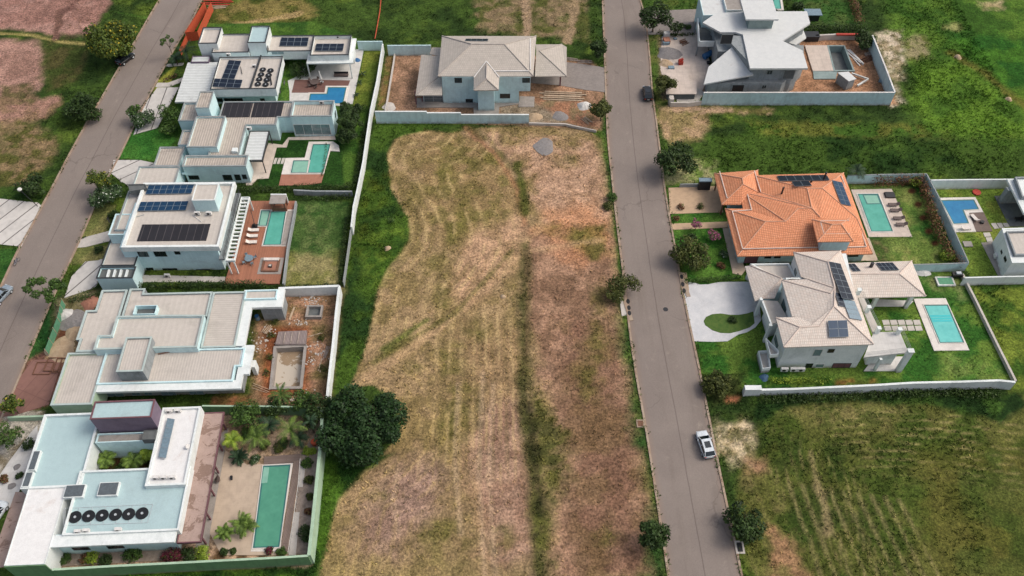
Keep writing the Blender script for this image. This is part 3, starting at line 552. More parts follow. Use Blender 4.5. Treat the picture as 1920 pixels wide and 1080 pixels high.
# fine mottling of the cover itself, and relief
mott = (.72+.56*f4)*(.82+.36*f2); COLR = np.clip(COLR*mott[..., None], 0, .8)
HOLES = []        # pits dug into the ground, filled in before the sheet is made
def make_ground():
    z = HGT*HK*1.0-.10*1.0; z = np.minimum(z, .32)
    for P in FLAT: z = np.where(sdist(P, GX, GY) > -1.2, np.minimum(z, -.03), z)
    for L, r in FLATL: z = np.where(ldist(L, GX, GY) < r, np.minimum(z, -.03), z)
    z = np.where(HK < .08, -.03+.02*f4, z)
    edge = np.minimum(np.minimum(GX-X0, X1-GX), np.minimum(GY-Y0, Y1-GY)); z = z*sst(edge, 0, 4)
    v = np.stack([GX, GY, z], -1).reshape(-1, 3); idx = np.arange(NX*NY).reshape(NY, NX)
    q = np.stack([idx[:-1, :-1], idx[:-1, 1:], idx[1:, 1:], idx[1:, :-1]], -1).reshape(-1, 4)
    cx = (GX[:-1, :-1]+ST/2).ravel(); cy = (GY[:-1, :-1]+ST/2).ravel(); keep = np.ones(len(q), bool)
    for P in HOLES: keep &= ~(sdist(P, cx, cy) > -.1)
    q = q[keep]; nv = len(v); B = 1800
    ox = [-B, X0, X1, B]; oy = [-B, Y0, Y1, B]; ext = np.array([(x, y, 0) for y in oy for x in ox], float); ef = []
    for j in range(3):
        for i in range(3):
            if (i, j) != (1, 1): a = nv+j*4+i; ef.append((a, a+1, a+5, a+4))
    v = np.vstack([v, ext]); q = np.vstack([q, np.array(ef)])
    col = np.concatenate([COLR.reshape(-1, 3), np.tile(np.array(MIDG), (16, 1))]); col = np.concatenate([col, np.ones((len(col), 1))], 1)
    me = bpy.data.meshes.new('ground'); me.vertices.add(len(v)); me.vertices.foreach_set('co', v.ravel()); me.loops.add(q.size); me.loops.foreach_set('vertex_index', q.ravel().astype(np.int32))
    me.polygons.add(len(q)); me.polygons.foreach_set('loop_start', np.arange(0, q.size, 4, dtype=np.int32)); me.polygons.foreach_set('loop_total', np.full(len(q), 4, dtype=np.int32)); me.polygons.foreach_set('use_smooth', np.ones(len(q), bool))
    ca = me.color_attributes.new('cover', 'FLOAT_COLOR', 'POINT'); ca.data.foreach_set('color', col.astype(np.float32).ravel()); me.update(); me.validate()
    m, t, b = newmat('ground_cover'); at = N(t, 'Attribute', attribute_name='cover'); tc = N(t, 'TexCoord'); vec = tc.outputs['Object']
    n1 = noise(t, 2.6, 9, .78, vec); n2 = noise(t, 8, 6, .75, vec); n3 = noise(t, .7, 8, .7, vec, .4)
    col = mixc(t, 1.0, at.outputs['Color'], mixc(t, ramp(t, n1, .3, .72), (.36, .36, .37), (1.7, 1.66, 1.58)), 'MULTIPLY')
    col = mixc(t, 1.0, col, mixc(t, ramp(t, n2, .3, .7), (.62, .62, .64), (1.38, 1.36, 1.32)), 'MULTIPLY')
    col = mixc(t, 1.0, col, mixc(t, ramp(t, n3, .3, .7), (.8, .82, .8), (1.2, 1.18, 1.16)), 'MULTIPLY')
    t.links.new(col, b.inputs['Base Color']); b.inputs['Roughness'].default_value = .95; b.inputs['Specular IOR Level'].default_value = .1
    setbump(t, b, n1, .5, .15); me.materials.append(m)
    o = bpy.data.objects.new('ground', me); COL.objects.link(o); o['kind'] = 'structure'
FLAT = []; FLATL = []
# ---------------- roads ----------------
def resample(P, step=2.0):
    P = [Vector(p) for p in P]; L = [0]
    for i in range(1, len(P)): L.append(L[-1]+(P[i]-P[i-1]).length)
    n = max(2, int(L[-1]/step)); out = []
    for k in range(n+1):
        s = L[-1]*k/n; i = max(j for j in range(len(L)) if L[j] <= s+1e-9); i = min(i, len(P)-2)
        f = (s-L[i])/max(1e-9, L[i+1]-L[i]); out.append(P[i].lerp(P[i+1], f))
    for _ in range(6): out = [out[0]]+[(out[i-1]+out[i]*2+out[i+1])/4 for i in range(1, len(out)-1)]+[out[-1]]
    return [(p.x, p.y) for p in out]
def extend(P, a, b):
    P = [Vector(p) for p in P]; d0 = (P[0]-P[2]).normalized(); d1 = (P[-1]-P[-3]).normalized()
    return [tuple(P[0]+d0*a)]+[tuple(p) for p in P]+[tuple(P[-1]+d1*b)]
LR_L = extend(plan([(300, 0), (275, 42), (255, 77), (220, 135), (195, 180), (172, 215), (155.6, 247), (129.7, 292.6), (97, 357.5), (81, 383), (65, 419), (37, 464), (21, 500), (6, 532), (-45, 640), (-110, 780)]), 60, 40)
LR_R = extend(plan([(377, 0), (360, 37), (342, 65), (322, 97), (302, 135), (285, 167), (270, 195), (247, 242), (220, 299), (194, 344), (168.6, 403), (152, 442), (126, 500), (118, 513), (81.5, 594), (49, 672), (24.5, 733), (0, 785), (-60, 915)]), 60, 40)
CR_L = extend(plan([(1131, 0), (1134, 80), (1137, 160), (1139, 220), (1141.5, 269), (1149, 332.5), (1156, 400), (1164, 464), (1169, 505), (1175, 550), (1181, 612), (1195.6, 711), (1209, 778), (1226.7, 889), (1240, 978), (1255.6, 1080)]), 60, 40)
CR_R = extend(plan([(1198, 0), (1208, 25), (1214, 80), (1217.5, 117), (1222, 183), (1228, 220), (1236, 285), (1242.6, 342), (1252, 400), (1263, 457), (1272.5, 516), (1281.5, 564), (1292.6, 616), (1306.7, 680), (1323, 761.5), (1336, 828), (1345.6, 876), (1362, 954), (1379, 1032), (1388, 1078)]), 60, 40)
def asphalt():
    m, t, b = newmat('asphalt'); tc = N(t, 'TexCoord'); vec = tc.outputs['Object']
    n1 = noise(t, .12, 6, .6, vec, .5); col = mixc(t, ramp(t, n1, .35, .68), S(142, 131, 119), S(128, 117, 106))
    n2 = noise(t, 14, 5, .8, vec); col = mixc(t, .55, col, mixc(t, ramp(t, n2, .3, .7), S(100, 92, 90), S(150, 140, 136)))
    mp = N(t, 'Mapping'); t.links.new(tc.outputs['UV'], mp.inputs[0]); mp.inputs['Scale'].default_value = (.03, 2.2, 1); n4 = noise(t, 1.2, 6, .65, mp.outputs[0], .3)
    col = mixc(t, N_mul(t, ramp(t, n4, .5, .75), .45), col, S(104, 94, 86))
    n5 = noise(t, .35, 6, .7, vec, 1.0); col = mixc(t, N_mul(t, ramp(t, n5, .58, .74), .4), col, S(164, 153, 141))
    v = N(t, 'TexVoronoi', feature='DISTANCE_TO_EDGE'); v.inputs['Scale'].default_value = .085; nz = N(t, 'TexNoise'); nz.inputs['Scale'].default_value = .35; nz.inputs['Detail'].default_value = 6
    t.links.new(vec, nz.inputs['Vector']); ad = mixc(t, .12, (0, 0, 0), (0, 0, 0)); va = N(t, 'VectorMath', operation='MULTIPLY_ADD'); t.links.new(nz.outputs['Color'], va.inputs[0]); va.inputs[1].default_value = (5, 5, 0); t.links.new(vec, va.inputs[2]); t.links.new(va.outputs[0], v.inputs['Vector'])
    lt = ramp(t, v.outputs['Distance'], .012, .0); m2 = N(t, 'Math', operation='MULTIPLY'); t.links.new(lt, m2.inputs[0]); t.links.new(ramp(t, noise(t, .06, 3, .5, vec), .48, .6), m2.inputs[1])
    col = mixc(t, N_mul(t, m2.outputs[0], .4), col, S(80, 72, 68))
    sx = N(t, 'SeparateXYZ'); t.links.new(tc.outputs['UV'], sx.inputs[0]); su = N(t, 'Math', operation='SUBTRACT', i_1=.5); t.links.new(sx.outputs[1], su.inputs[0])
    jn = N(t, 'Math', operation='MULTIPLY_ADD', i_1=.02, i_2=-.01); t.links.new(noise(t, .25, 4, .6, vec), jn.inputs[0]); sa = N(t, 'Math', operation='ADD'); t.links.new(su.outputs[0], sa.inputs[0]); t.links.new(jn.outputs[0], sa.inputs[1])
    ab = N(t, 'Math', operation='ABSOLUTE'); t.links.new(sa.outputs[0], ab.inputs[0]); col = mixc(t, N_mul(t, ramp(t, ab.outputs[0], .012, .003), .55), col, S(84, 74, 72))
    e = N(t, 'Math', operation='ABSOLUTE'); t.links.new(su.outputs[0], e.inputs[0]); col = mixc(t, N_mul(t, ramp(t, e.outputs[0], .4, .5), .4), col, S(142, 122, 108))
    t.links.new(col, b.inputs['Base Color']); b.inputs['Roughness'].default_value = .9; b.inputs['Specular IOR Level'].default_value = .25; setbump(t, b, n2, .15, .02); return m
M['asphalt'] = asphalt()
M['kerb'] = gridmat('kerb_stone', S(170, 154, 136), S(146, 130, 114), .9, 5, .02, 0, .25, c2=S(150, 124, 104), bump=.2)
def road(name, L, R, kerbs):
    n = 110
    def rs(P):
        P = resample(P, 1.5); idx = np.linspace(0, len(P)-1, n); return [P[int(round(i))] for i in idx]
    # pair points by height in plan so the strip stays square
    y0 = max(min(p[1] for p in L), min(p[1] for p in R)); y1 = min(max(p[1] for p in L), max(p[1] for p in R)); ys = np.linspace(y1, y0, n)
    def at(P, ys):
        P = resample(P, 1.5); P = sorted(P, key=lambda p: p[1]); return [(float(np.interp(y, [p[1] for p in P], [p[0] for p in P])), float(y)) for y in ys]
    Lp, Rp = at(L, ys), at(R, ys); mb = MB(); s = 0
    for i in range(n-1):
        d = math.hypot(Lp[i+1][0]-Lp[i][0], Lp[i+1][1]-Lp[i][1]); a, b, c, e = Lp[i], Lp[i+1], Rp[i+1], Rp[i]
        for k in range(4):
            f0, f1_ = k/4, (k+1)/4; P = lambda A, B, f: (A[0]+(B[0]-A[0])*f, A[1]+(B[1]-A[1])*f, .012+.05*math.sin(math.pi*f))
            mb.face([P(a, e, f0), P(b, c, f0), P(b, c, f1_), P(a, e, f1_)], uv=[(s, f0), (s+d, f0), (s+d, f1_), (s, f1_)])
        s += d
    struct(name, mb, M['asphalt']); FLAT.append(Lp+Rp[::-1])
    kb = MB()
    for E, sg in ((Lp, -1), (Rp, 1)):
        s = 0
        for i in range(n-1):
            a, b = E[i], E[i+1]; tx, ty = b[0]-a[0], b[1]-a[1]; l = math.hypot(tx, ty); nx, ny = (-ty/l*-sg, tx/l*-sg)
            if nx*sg < 0: nx, ny = -nx, -ny
            k = .32
            A0, A1 = (a[0], a[1]), (b[0], b[1]); B0, B1 = (a[0]+nx*k, a[1]+ny*k), (b[0]+nx*k, b[1]+ny*k); zz = .12
            tp = [(A0[0], A0[1], zz), (A1[0], A1[1], zz), (B1[0], B1[1], zz), (B0[0], B0[1], zz)]
            uv = [(s, 0), (s+l, 0), (s+l, k), (s, k)]
            if area([(p[0], p[1]) for p in tp]) < 0: tp = tp[::-1]; uv = uv[::-1]
            kb.face(tp, uv=uv); kb.face([(A0[0], A0[1], -.05), (A1[0], A1[1], -.05), (A1[0], A1[1], zz), (A0[0], A0[1], zz)]); kb.face([(B0[0], B0[1], -.05), (B1[0], B1[1], -.05), (B1[0], B1[1], zz), (B0[0], B0[1], zz)]); s += l
    struct(kerbs, kb, M['kerb'])
road('street', CR_L, CR_R, 'kerb'); road('side_street', LR_L, LR_R, 'side_street_kerb')
def slab(name, px, mat, z=.1, ang=None, z0=-.1, crop=O, kind='structure', flat=True, uvrot=0):
    P = plan(crop(*px), z)
    if ang is not None: P = rectify(P, ang)
    mb = MB(); mb.prism(P, z0, z)
    if uvrot: c, s = math.cos(uvrot), math.sin(uvrot); mb.uv = [(u*c-v*s, u*s+v*c) for u, v in mb.uv]
    if flat: FLAT.append(ccw(P))
    return struct(name, mb, mat, kind)
# ---------------- vegetation builders ----------------
def leafcloud(blobs, n, size, flat=.6, inner=.5, gap=.14, seed=1, cx=3):
    """leaf-sized quads scattered through lumpy volumes; clumps are dropped so the crown has gaps"""
    r = np.random.RandomState(seed); B = np.array([b[:3] for b in blobs]); R = np.array([b[3:6] if len(b) > 4 else (b[3],)*3 for b in blobs], float)
    vol = R.prod(1)**.8; ch = r.choice(len(B), n*2, p=vol/vol.sum()); d = r.normal(size=(n*2, 3)); d /= np.linalg.norm(d, axis=1)[:, None]
    rad = inner+(1-inner)*r.rand(n*2)**.6
    ph = r.rand(8, 3)*6.28; fr = r.normal(size=(8, 3))*cx; lump = np.zeros(n*2)
    for k in range(8): lump += np.sin(d@fr[k]*1.6+ph[k, 0]+ch)
    lump /= 8; keep = lump > -gap-.25*r.rand(n*2); rad = rad*(1+.3*lump+.07*r.normal(size=n*2))
    P = B[ch]+d*R[ch]*rad[:, None]; P = P[keep][:n]; D = d[keep][:n]; m = len(P)
    nn = D*.8+np.array([0, 0, .5])+r.normal(size=(m, 3))*flat; nn /= np.linalg.norm(nn, axis=1)[:, None]
    a = np.cross(nn, r.normal(size=(m, 3))); a /= np.linalg.norm(a, axis=1)[:, None]; b = np.cross(nn, a)
    s = size*(.45+1.0*r.rand(m)**1.5)[:, None]; L = s*.9; Wd = s*.5
    V = np.stack([P-a*L, P-b*Wd, P+a*L, P+b*Wd], 1).reshape(-1, 3); F = np.arange(4*m).reshape(m, 4); return V, F
def leafmesh(name, V, F, mat):
    me = bpy.data.meshes.new(name); me.vertices.add(len(V)); me.vertices.foreach_set('co', V.astype(np.float32).ravel()); me.loops.add(F.size); me.loops.foreach_set('vertex_index', F.ravel().astype(np.int32))
    me.polygons.add(len(F)); k = F.shape[1]; me.polygons.foreach_set('loop_start', np.arange(0, F.size, k, dtype=np.int32)); me.polygons.foreach_set('loop_total', np.full(len(F), k, dtype=np.int32)); me.update(calc_edges=True); me.materials.append(mat); return me
def child_mesh(name, me, parent, loc=(0, 0, 0)):
    o = bpy.data.objects.new(name, me); COL.objects.link(o); o.parent = parent; o.location = loc; return o
def limbs(root, h, r0, spread, top, n=6, seed=0, lean=(0, 0)):
    r = random.Random(seed); mb = MB(); bx, by, bz = 0, 0, 0
    hx, hy = lean[0], lean[1]; mid = (hx*.5, hy*.5, h*.5); mb.tube((0, 0, -.1), mid, r0*1.2, r0*.9, 8); mb.tube(mid, (hx, hy, h), r0*.9, r0*.75, 8)
    for i in range(n):
        a = 2*math.pi*i/n+r.random(); e = (hx+math.cos(a)*spread*(.5+.4*r.random()), hy+math.sin(a)*spread*(.5+.4*r.random()), h+(top-h)*(.4+.5*r.random()))
        m_ = (hx+(e[0]-hx)*.45, hy+(e[1]-hy)*.45, h+(e[2]-h)*.6); mb.tube((hx, hy, h*.95), m_, r0*.5, r0*.35, 5); mb.tube(m_, e, r0*.35, r0*.12, 5)
        for q in range(2):
            a2 = a+r.uniform(-1, 1); e2 = (m_[0]+math.cos(a2)*spread*.4, m_[1]+math.sin(a2)*spread*.4, m_[2]+(top-h)*.35); mb.tube(m_, e2, r0*.25, r0*.08, 4)
    me = mb.mesh('trunk', M['bark']); return child_mesh('trunk', me, root)
def tree(u, v, r, zc, mat, label, name='tree', cat='tree', group=None, n=None, size=.22, vz=.8, seed=1, blobs=None, gap=.14, th=None, crown='crown', lumps=9, spread=.55, inner=.45):
    """(u, v) crown centre in the survey, r crown radius in metres, zc height of the crown's centre"""
    x, y = W(u, v, zc); root = thing(name, label, cat, (x, y, 0), group); rr = random.Random(seed)
    if blobs is None:
        blobs = [(0, 0, zc, r*.56, r*.56, r*vz*.62)]
        for i in range(lumps):
            a = 2*math.pi*i/lumps+rr.random()*.8; d = r*spread*(.7+.65*rr.random()); q = r*(.22+.24*rr.random())
            blobs.append((d*math.cos(a), d*math.sin(a), zc+r*vz*rr.uniform(-.35, .45), q, q, q*.85))
    n = n or int(700+r*r*220); V, F = leafcloud(blobs, n, size, gap=gap, seed=seed, inner=inner)
    V[:, 2] = np.maximum(V[:, 2], .05)
    child_mesh(crown, leafmesh(crown, V, F, mat), root)
    th = th if th is not None else max(.3, zc-r*vz*.6)
    limbs(root, th, max(.05, r*.045), r*.75, zc+r*vz*.4, seed=seed); return root
def bush(u, v, r, label, mat, h=None, name='shrub', cat='shrub', group=None, n=None, size=.14, seed=1, z=0.05):
    h = h or r*.9; x, y = W(u, v, h*.5); root = thing(name, label, cat, (x, y, z), group); rr = random.Random(seed)
    bl = [(0, 0, h*.45, r*.75, r*.75, h*.5)]+[(r*.5*math.cos(a), r*.5*math.sin(a), h*.45, r*.42, r*.42, h*.42) for a in [rr.random()*6.28 for _ in range(5)]]
    V, F = leafcloud(bl, n or int(250+r*r*420), size, seed=seed, inner=.35); V[:, 2] = np.maximum(V[:, 2], .02)
    child_mesh('foliage', leafmesh('foliage', V, F, mat), root)
    mb = MB()
    for i in range(4): a = i*1.57+rr.random(); mb.tube((0, 0, -.05), (r*.4*math.cos(a), r*.4*math.sin(a), h*.6), .04, .015, 4)
    child_mesh('stem', mb.mesh('stem', M['bark']), root); return root
def frond_mb(mb, base, az, L, up, droop, w, seg=7, leaf=.045, rr=random):
    """one pinnate frond: arched rachis with thin leaflets on both sides"""
    p = Vector(base); el = up; pts = [p.copy()]
    for i in range(seg): p = p+Vector((math.cos(az)*math.cos(el), math.sin(az)*math.cos(el), math.sin(el)))*(L/seg); el -= droop/seg; pts.append(p.copy())
    side = Vector((-math.sin(az), math.cos(az), 0))
    for i in range(seg):
        a, b = pts[i], pts[i+1]; mb.face([a-side*.02, b-side*.015, b+side*.015, a+side*.02])
        for k in range(3):
            t = (i+k/3)/seg; q = a.lerp(b, k/3); ww = w*math.sin(math.pi*(.12+.85*t))**.7; fw = (b-a).normalized()
            for s in (-1, 1): e = q+side*s*ww+fw*ww*.55-Vector((0, 0, ww*.35)); mb.face([q-fw*leaf, e, q+fw*leaf])
def palm(u, v, h, L, label, mat, name='palm_tree', cat='palm tree', nf=16, lean=(0, 0), up=(.2, 1.2), droop=1.7, w=.6, seed=1, group=None, stems=1, tr=.13):
    L *= 1.18
    x, y = W(u, v, h); root = thing(name, label, cat, (x-lean[0], y-lean[1], .05), group); rr = random.Random(seed); mb = MB(); tb = MB()
    for s in range(stems):
        ox, oy = (0, 0) if stems == 1 else (rr.uniform(-.5, .5), rr.uniform(-.5, .5)); hh = h*(1 if s == 0 else rr.uniform(.5, 1)); p = (0, 0, 0)
        for i in range(5):
            t = (i+1)/5; q = (ox*t+lean[0]*t*t, oy*t+lean[1]*t*t, hh*t); tb.tube(p, q, tr*(1.25-.5*t), tr*(1.15-.5*t), 8); p = q
        for i in range(nf): frond_mb(mb, p, 2*math.pi*i/nf*2.4+rr.random()*.4, L*rr.uniform(.8, 1.1), rr.uniform(*up), droop*rr.uniform(.8, 1.2), w)
    child_mesh('fronds', mb.mesh('fronds', mat), root); child_mesh('trunk', tb.mesh('trunk', M['bark']), root); return root
def hedge(px, width, h, label, mat, name='hedge', cat='hedge', size=.16, dens=38, seed=1, group=None, z=0):
    P = plan(px, h*.7); bl = []; r = random.Random(seed)
    for i in range(len(P)-1):
        a, b = Vector(P[i]), Vector(P[i+1]); L = (b-a).length; k = max(1, int(L/(width*.45)))
        for j in range(k+1):
            q = a.lerp(b, j/k); bl.append((q.x-P[0][0]+r.uniform(-.08, .08), q.y-P[0][1]+r.uniform(-.08, .08), h*.5+r.uniform(-.06, .06)*h, width*.55*r.uniform(.85, 1.1), width*.55*r.uniform(.85, 1.1), h*.55*r.uniform(.85, 1.12)))
    L = sum((Vector(P[i+1])-Vector(P[i])).length for i in range(len(P)-1)); V, F = leafcloud(bl, int(L*dens*(width+h)), size, seed=seed, inner=.3, gap=.7); V[:, 2] = np.maximum(V[:, 2], .02)
    o = bpy.data.objects.new(name, leafmesh(name, V, F, mat)); COL.objects.link(o); o.location = (*P[0], 0); return tag(o, label, cat, group)

# ---------------- building parts ----------------
_j = [0]
def jit(): _j[0] += 1; return (_j[0] % 9)*.004
class House:
    def __init__(s, name, label, cat, px, ang=0.0, group=None):
        s.ang = ang; x, y = W(*px); s.root = thing(name, label, cat, (x, y, 0), group)
    def block(s, crop, px, z, zb=0.0, par=.4, pw=.22, wall='white', roof='beige', cap=None, rect=True, roofuv=0.0, poly=None, rname='roof', wname='wall'):
        z = z+jit(); P = poly if poly is not None else plan(crop(*px), z)
        if rect and poly is None: P = rectify(P, s.ang)
        P = ccw(P); mb = MB(); n = len(P)
        if par > 0:
            I = offset(P, pw); zr = z-par
            for i in range(n):
                a, b = P[i], P[(i+1) % n]; mb.face([(a[0], a[1], zb), (b[0], b[1], zb), (b[0], b[1], z), (a[0], a[1], z)])
                a, b = I[i], I[(i+1) % n]; mb.face([(b[0], b[1], zr), (a[0], a[1], zr), (a[0], a[1], z), (b[0], b[1], z)])
            mb.ring(P, I, z)
            if zb > .5: mb.face([(p[0], p[1], zb) for p in P[::-1]])
            mb.build(wname, M[wall], s.root)
            I2 = offset(P, pw-.01); rb = MB(); rb.face([(p[0], p[1], zr) for p in I2])
            rb.uv = [s._uv(p, roofuv) for p in I2]; rb.build(rname, M[roof], s.root)
            if cap:
                cb = MB(); Po, Pi = offset(P, -.04), offset(P, pw+.03); cb.ring(Po, Pi, z+.05)
                for i in range(n):
                    a, b = Po[i], Po[(i+1) % n]; cb.face([(a[0], a[1], z-.06), (b[0], b[1], z-.06), (b[0], b[1], z+.05), (a[0], a[1], z+.05)])
                    a, b = Pi[i], Pi[(i+1) % n]; cb.face([(b[0], b[1], z-.06), (a[0], a[1], z-.06), (a[0], a[1], z+.05), (b[0], b[1], z+.05)])
                cb.build('coping', M[cap], s.root)
        else:
            for i in range(n):
                a, b = P[i], P[(i+1) % n]; mb.face([(a[0], a[1], zb), (b[0], b[1], zb), (b[0], b[1], z), (a[0], a[1], z)])
            if zb > .5: mb.face([(p[0], p[1], zb) for p in P[::-1]])
            if wall != roof:
                mb.build(wname, M[wall], s.root); rb = MB(); rb.face([(p[0], p[1], z) for p in P]); rb.uv = [s._uv(p, roofuv) for p in P]; rb.build(rname, M[roof], s.root)
            else:
                mb.face([(p[0], p[1], z) for p in P]); mb.build(rname, M[roof], s.root)
        if zb < .5: FLAT.append(P)
        return P
    def _uv(s, p, r):
        a = -s.ang+r; c, q = math.cos(a), math.sin(a); return (p[0]*c-p[1]*q, p[0]*q+p[1]*c)
    def slab(s, crop, px, z, zb, mat, name='canopy', rect=True, roofuv=0):
        P = plan(crop(*px), z); P = rectify(P, s.ang) if rect else P; mb = MB(); mb.prism(P, zb, z+jit(), bottom=True); mb.build(name, M[mat], s.root); return P
    def walls(s, P, z, zb=0, mat='white', name='wall'):
        mb = MB(); P = ccw(P); n = len(P)
        for i in range(n): a, b = P[i], P[(i+1) % n]; mb.face([(a[0], a[1], zb), (b[0], b[1], zb), (b[0], b[1], z), (a[0], a[1], z)])
        mb.face([(p[0], p[1], z) for p in P]); mb.build(name, M[mat], s.root); FLAT.append(P); return P
    def front(s, P):       # the wall line nearest the camera
        P = ccw(P); best = None
        for i in range(len(P)):
            a, b = P[i], P[(i+1) % len(P)]
            if b[0]-a[0] > .7*math.hypot(b[0]-a[0], b[1]-a[1]):
                k = (a[1]+b[1])/2-.02*math.hypot(b[0]-a[0], b[1]-a[1])
                if best is None or k < best[0]: best = (k, a, b)
        return best[1:]
    def side(s, P, right=True):
        P = ccw(P); best = None
        for i in range(len(P)):
            a, b = P[i], P[(i+1) % len(P)]; d = (b[1]-a[1])*(1 if right else -1)
            if d > .7*math.hypot(b[0]-a[0], b[1]-a[1]):
                k = (a[0]+b[0])/2*(1 if right else -1)
                if best is None or k > best[0]: best = (k, a, b)
        return best[1:]
    def window(s, AB, crop, q, mull=1, frame='dark', glass='glass', name='window', fw=.07, sill=False, dep=.05):
        """q = (u0, v0, u1, v1) opening seen in the survey; laid into the wall through A, B"""
        (A, B) = AB; ax, ay = A; bx, by = B; L = math.hypot(bx-ax, by-ay); t = ((bx-ax)/L, (by-ay)/L); nrm = (t[1], -t[0])
        def hit(u, v):
            u, v = crop((u, v))[0]; d = ray(u, v); k = (nrm[0]*ax+nrm[1]*ay)/(nrm[0]*d[0]+nrm[1]*d[1]); return ((d[0]*k-ax)*t[0]+(d[1]*k-ay)*t[1], H+d[2]*k)
        vm, um = (q[1]+q[3])/2, (q[0]+q[2])/2; s0, s1 = sorted((hit(q[0], vm)[0], hit(q[2], vm)[0])); z1, z0 = sorted((hit(um, q[1])[1], hit(um, q[3])[1]))[::-1]
        z0 = max(z0, .05); return s.win(A, t, nrm, s0, s1, z0, z1, mull, frame, glass, name, fw, dep)
    def win(s, A, t, nrm, s0, s1, z0, z1, mull=1, frame='dark', glass='glass', name='window', fw=.07, dep=.05, mullv=0):
        P = lambda d, z, o: (A[0]+t[0]*d+nrm[0]*o, A[1]+t[1]*d+nrm[1]*o, z)
        fb = MB()
        def bar(a0, a1, b0, b1, o0=-.02, o1=dep):
            q = [P(a0, b0, o1), P(a1, b0, o1), P(a1, b1, o1), P(a0, b1, o1)]; r = [P(a0, b0, o0), P(a1, b0, o0), P(a1, b1, o0), P(a0, b1, o0)]; fb.face(q)
            for i in range(4): j = (i+1) % 4; fb.face([r[i], r[j], q[j], q[i]])
        bar(s0-fw, s1+fw, z0-fw, z0); bar(s0-fw, s1+fw, z1, z1+fw); bar(s0-fw, s0, z0, z1); bar(s1, s1+fw, z0, z1)
        for k in range(1, mull+1) if mull else []:
            m_ = s0+(s1-s0)*k/(mull+1); bar(m_-fw*.35, m_+fw*.35, z0, z1, -.02, dep*.8)
        for k in range(1, mullv+1): m_ = z0+(z1-z0)*k/(mullv+1); bar(s0, s1, m_-fw*.35, m_+fw*.35, -.02, dep*.7)
        f = fb.build(name, M[frame], s.root); pb = MB(); pb.face([P(s0, z0, .015), P(s1, z0, .015), P(s1, z1, .015), P(s0, z1, .015)]); pb.build('pane', M[glass], f); return f
    def panels(s, corners, nx, ny, mat='cell', name='solar_panel', gap=.012, lift=.12, frame='pframe'):
        """corners: TL, TR, BR, BL in 3-D; one mesh, a copy per panel"""
        C = [Vector(c) for c in corners]; lift = Vector((0, 0, lift)); ux = ((C[1]-C[0])+(C[2]-C[3]))/2/nx; uy = ((C[3]-C[0])+(C[2]-C[1]))/2/ny; mid = sum(C, Vector())/4+lift; o0 = mid-ux*nx/2-uy*ny/2
        me = None; n = ux.cross(uy).normalized(); n = -n if n.z < 0 else n
        g = gap/ux.length; g2 = gap/uy.length; P = lambda a, b, h: ux*a+uy*b+n*h; mb = MB(); q = [P(g, 1-g2, .05), P(1-g, 1-g2, .05), P(1-g, g2, .05), P(g, g2, .05)]; r = [P(g, 1-g2, 0), P(1-g, 1-g2, 0), P(1-g, g2, 0), P(g, g2, 0)]
        lx, ly = ux.length, uy.length; mb.face(q, m=1)
        for i in range(4): j = (i+1) % 4; mb.face([r[i], r[j], q[j], q[i]], m=1)
        f, f2 = .03/lx, .03/ly; mb.face([P(g+f, 1-g2-f2, .056), P(1-g-f, 1-g2-f2, .056), P(1-g-f, g2+f2, .056), P(g+f, g2+f2, .056)], uv=[(0, 0), (lx, 0), (lx, ly), (0, ly)], m=0)
        me = mb.mesh(name, [M[mat], M[frame]])
        for i in range(nx):
            for k in range(ny):
                o = bpy.data.objects.new(name, me); COL.objects.link(o); o.parent = s.root; o.location = o0+ux*i+uy*k-s.root.location
    def pitched(s, crop, V, F, mat, thick=.18, name='roof', ridges=(), rmat='ridge', rr=.13):
        VV = [(*W(*crop((u, v))[0], z), z) for u, v, z in V]; mb = MB(); mb.facets(VV, F, thick); o = mb.build(name, M[mat], s.root)
        for rl in ridges:
            rb = MB()
            for i in range(len(rl)-1):
                a, b = VV[rl[i]], VV[rl[i+1]]; rb.tube((a[0], a[1], a[2]+.02), (b[0], b[1], b[2]+.02), rr, rr, 6)
            rb.build('ridge_cap', M[rmat], o)
        return VV
def onface(crop, q, P0, P1, P2):
    """place image points onto the plane through three 3-D points"""
    n = (Vector(P1)-Vector(P0)).cross(Vector(P2)-Vector(P0)); out = []
    for u, v in q:
        u, v = crop((u, v))[0]; d = Vector(ray(u, v)); cam_ = Vector((0, 0, H)); k = (Vector(P0)-cam_).dot(n)/d.dot(n); out.append(tuple(cam_+d*k))
    return out
def atz(crop, q, z): return [(*W(*crop((u, v))[0], z), z) for u, v in q]
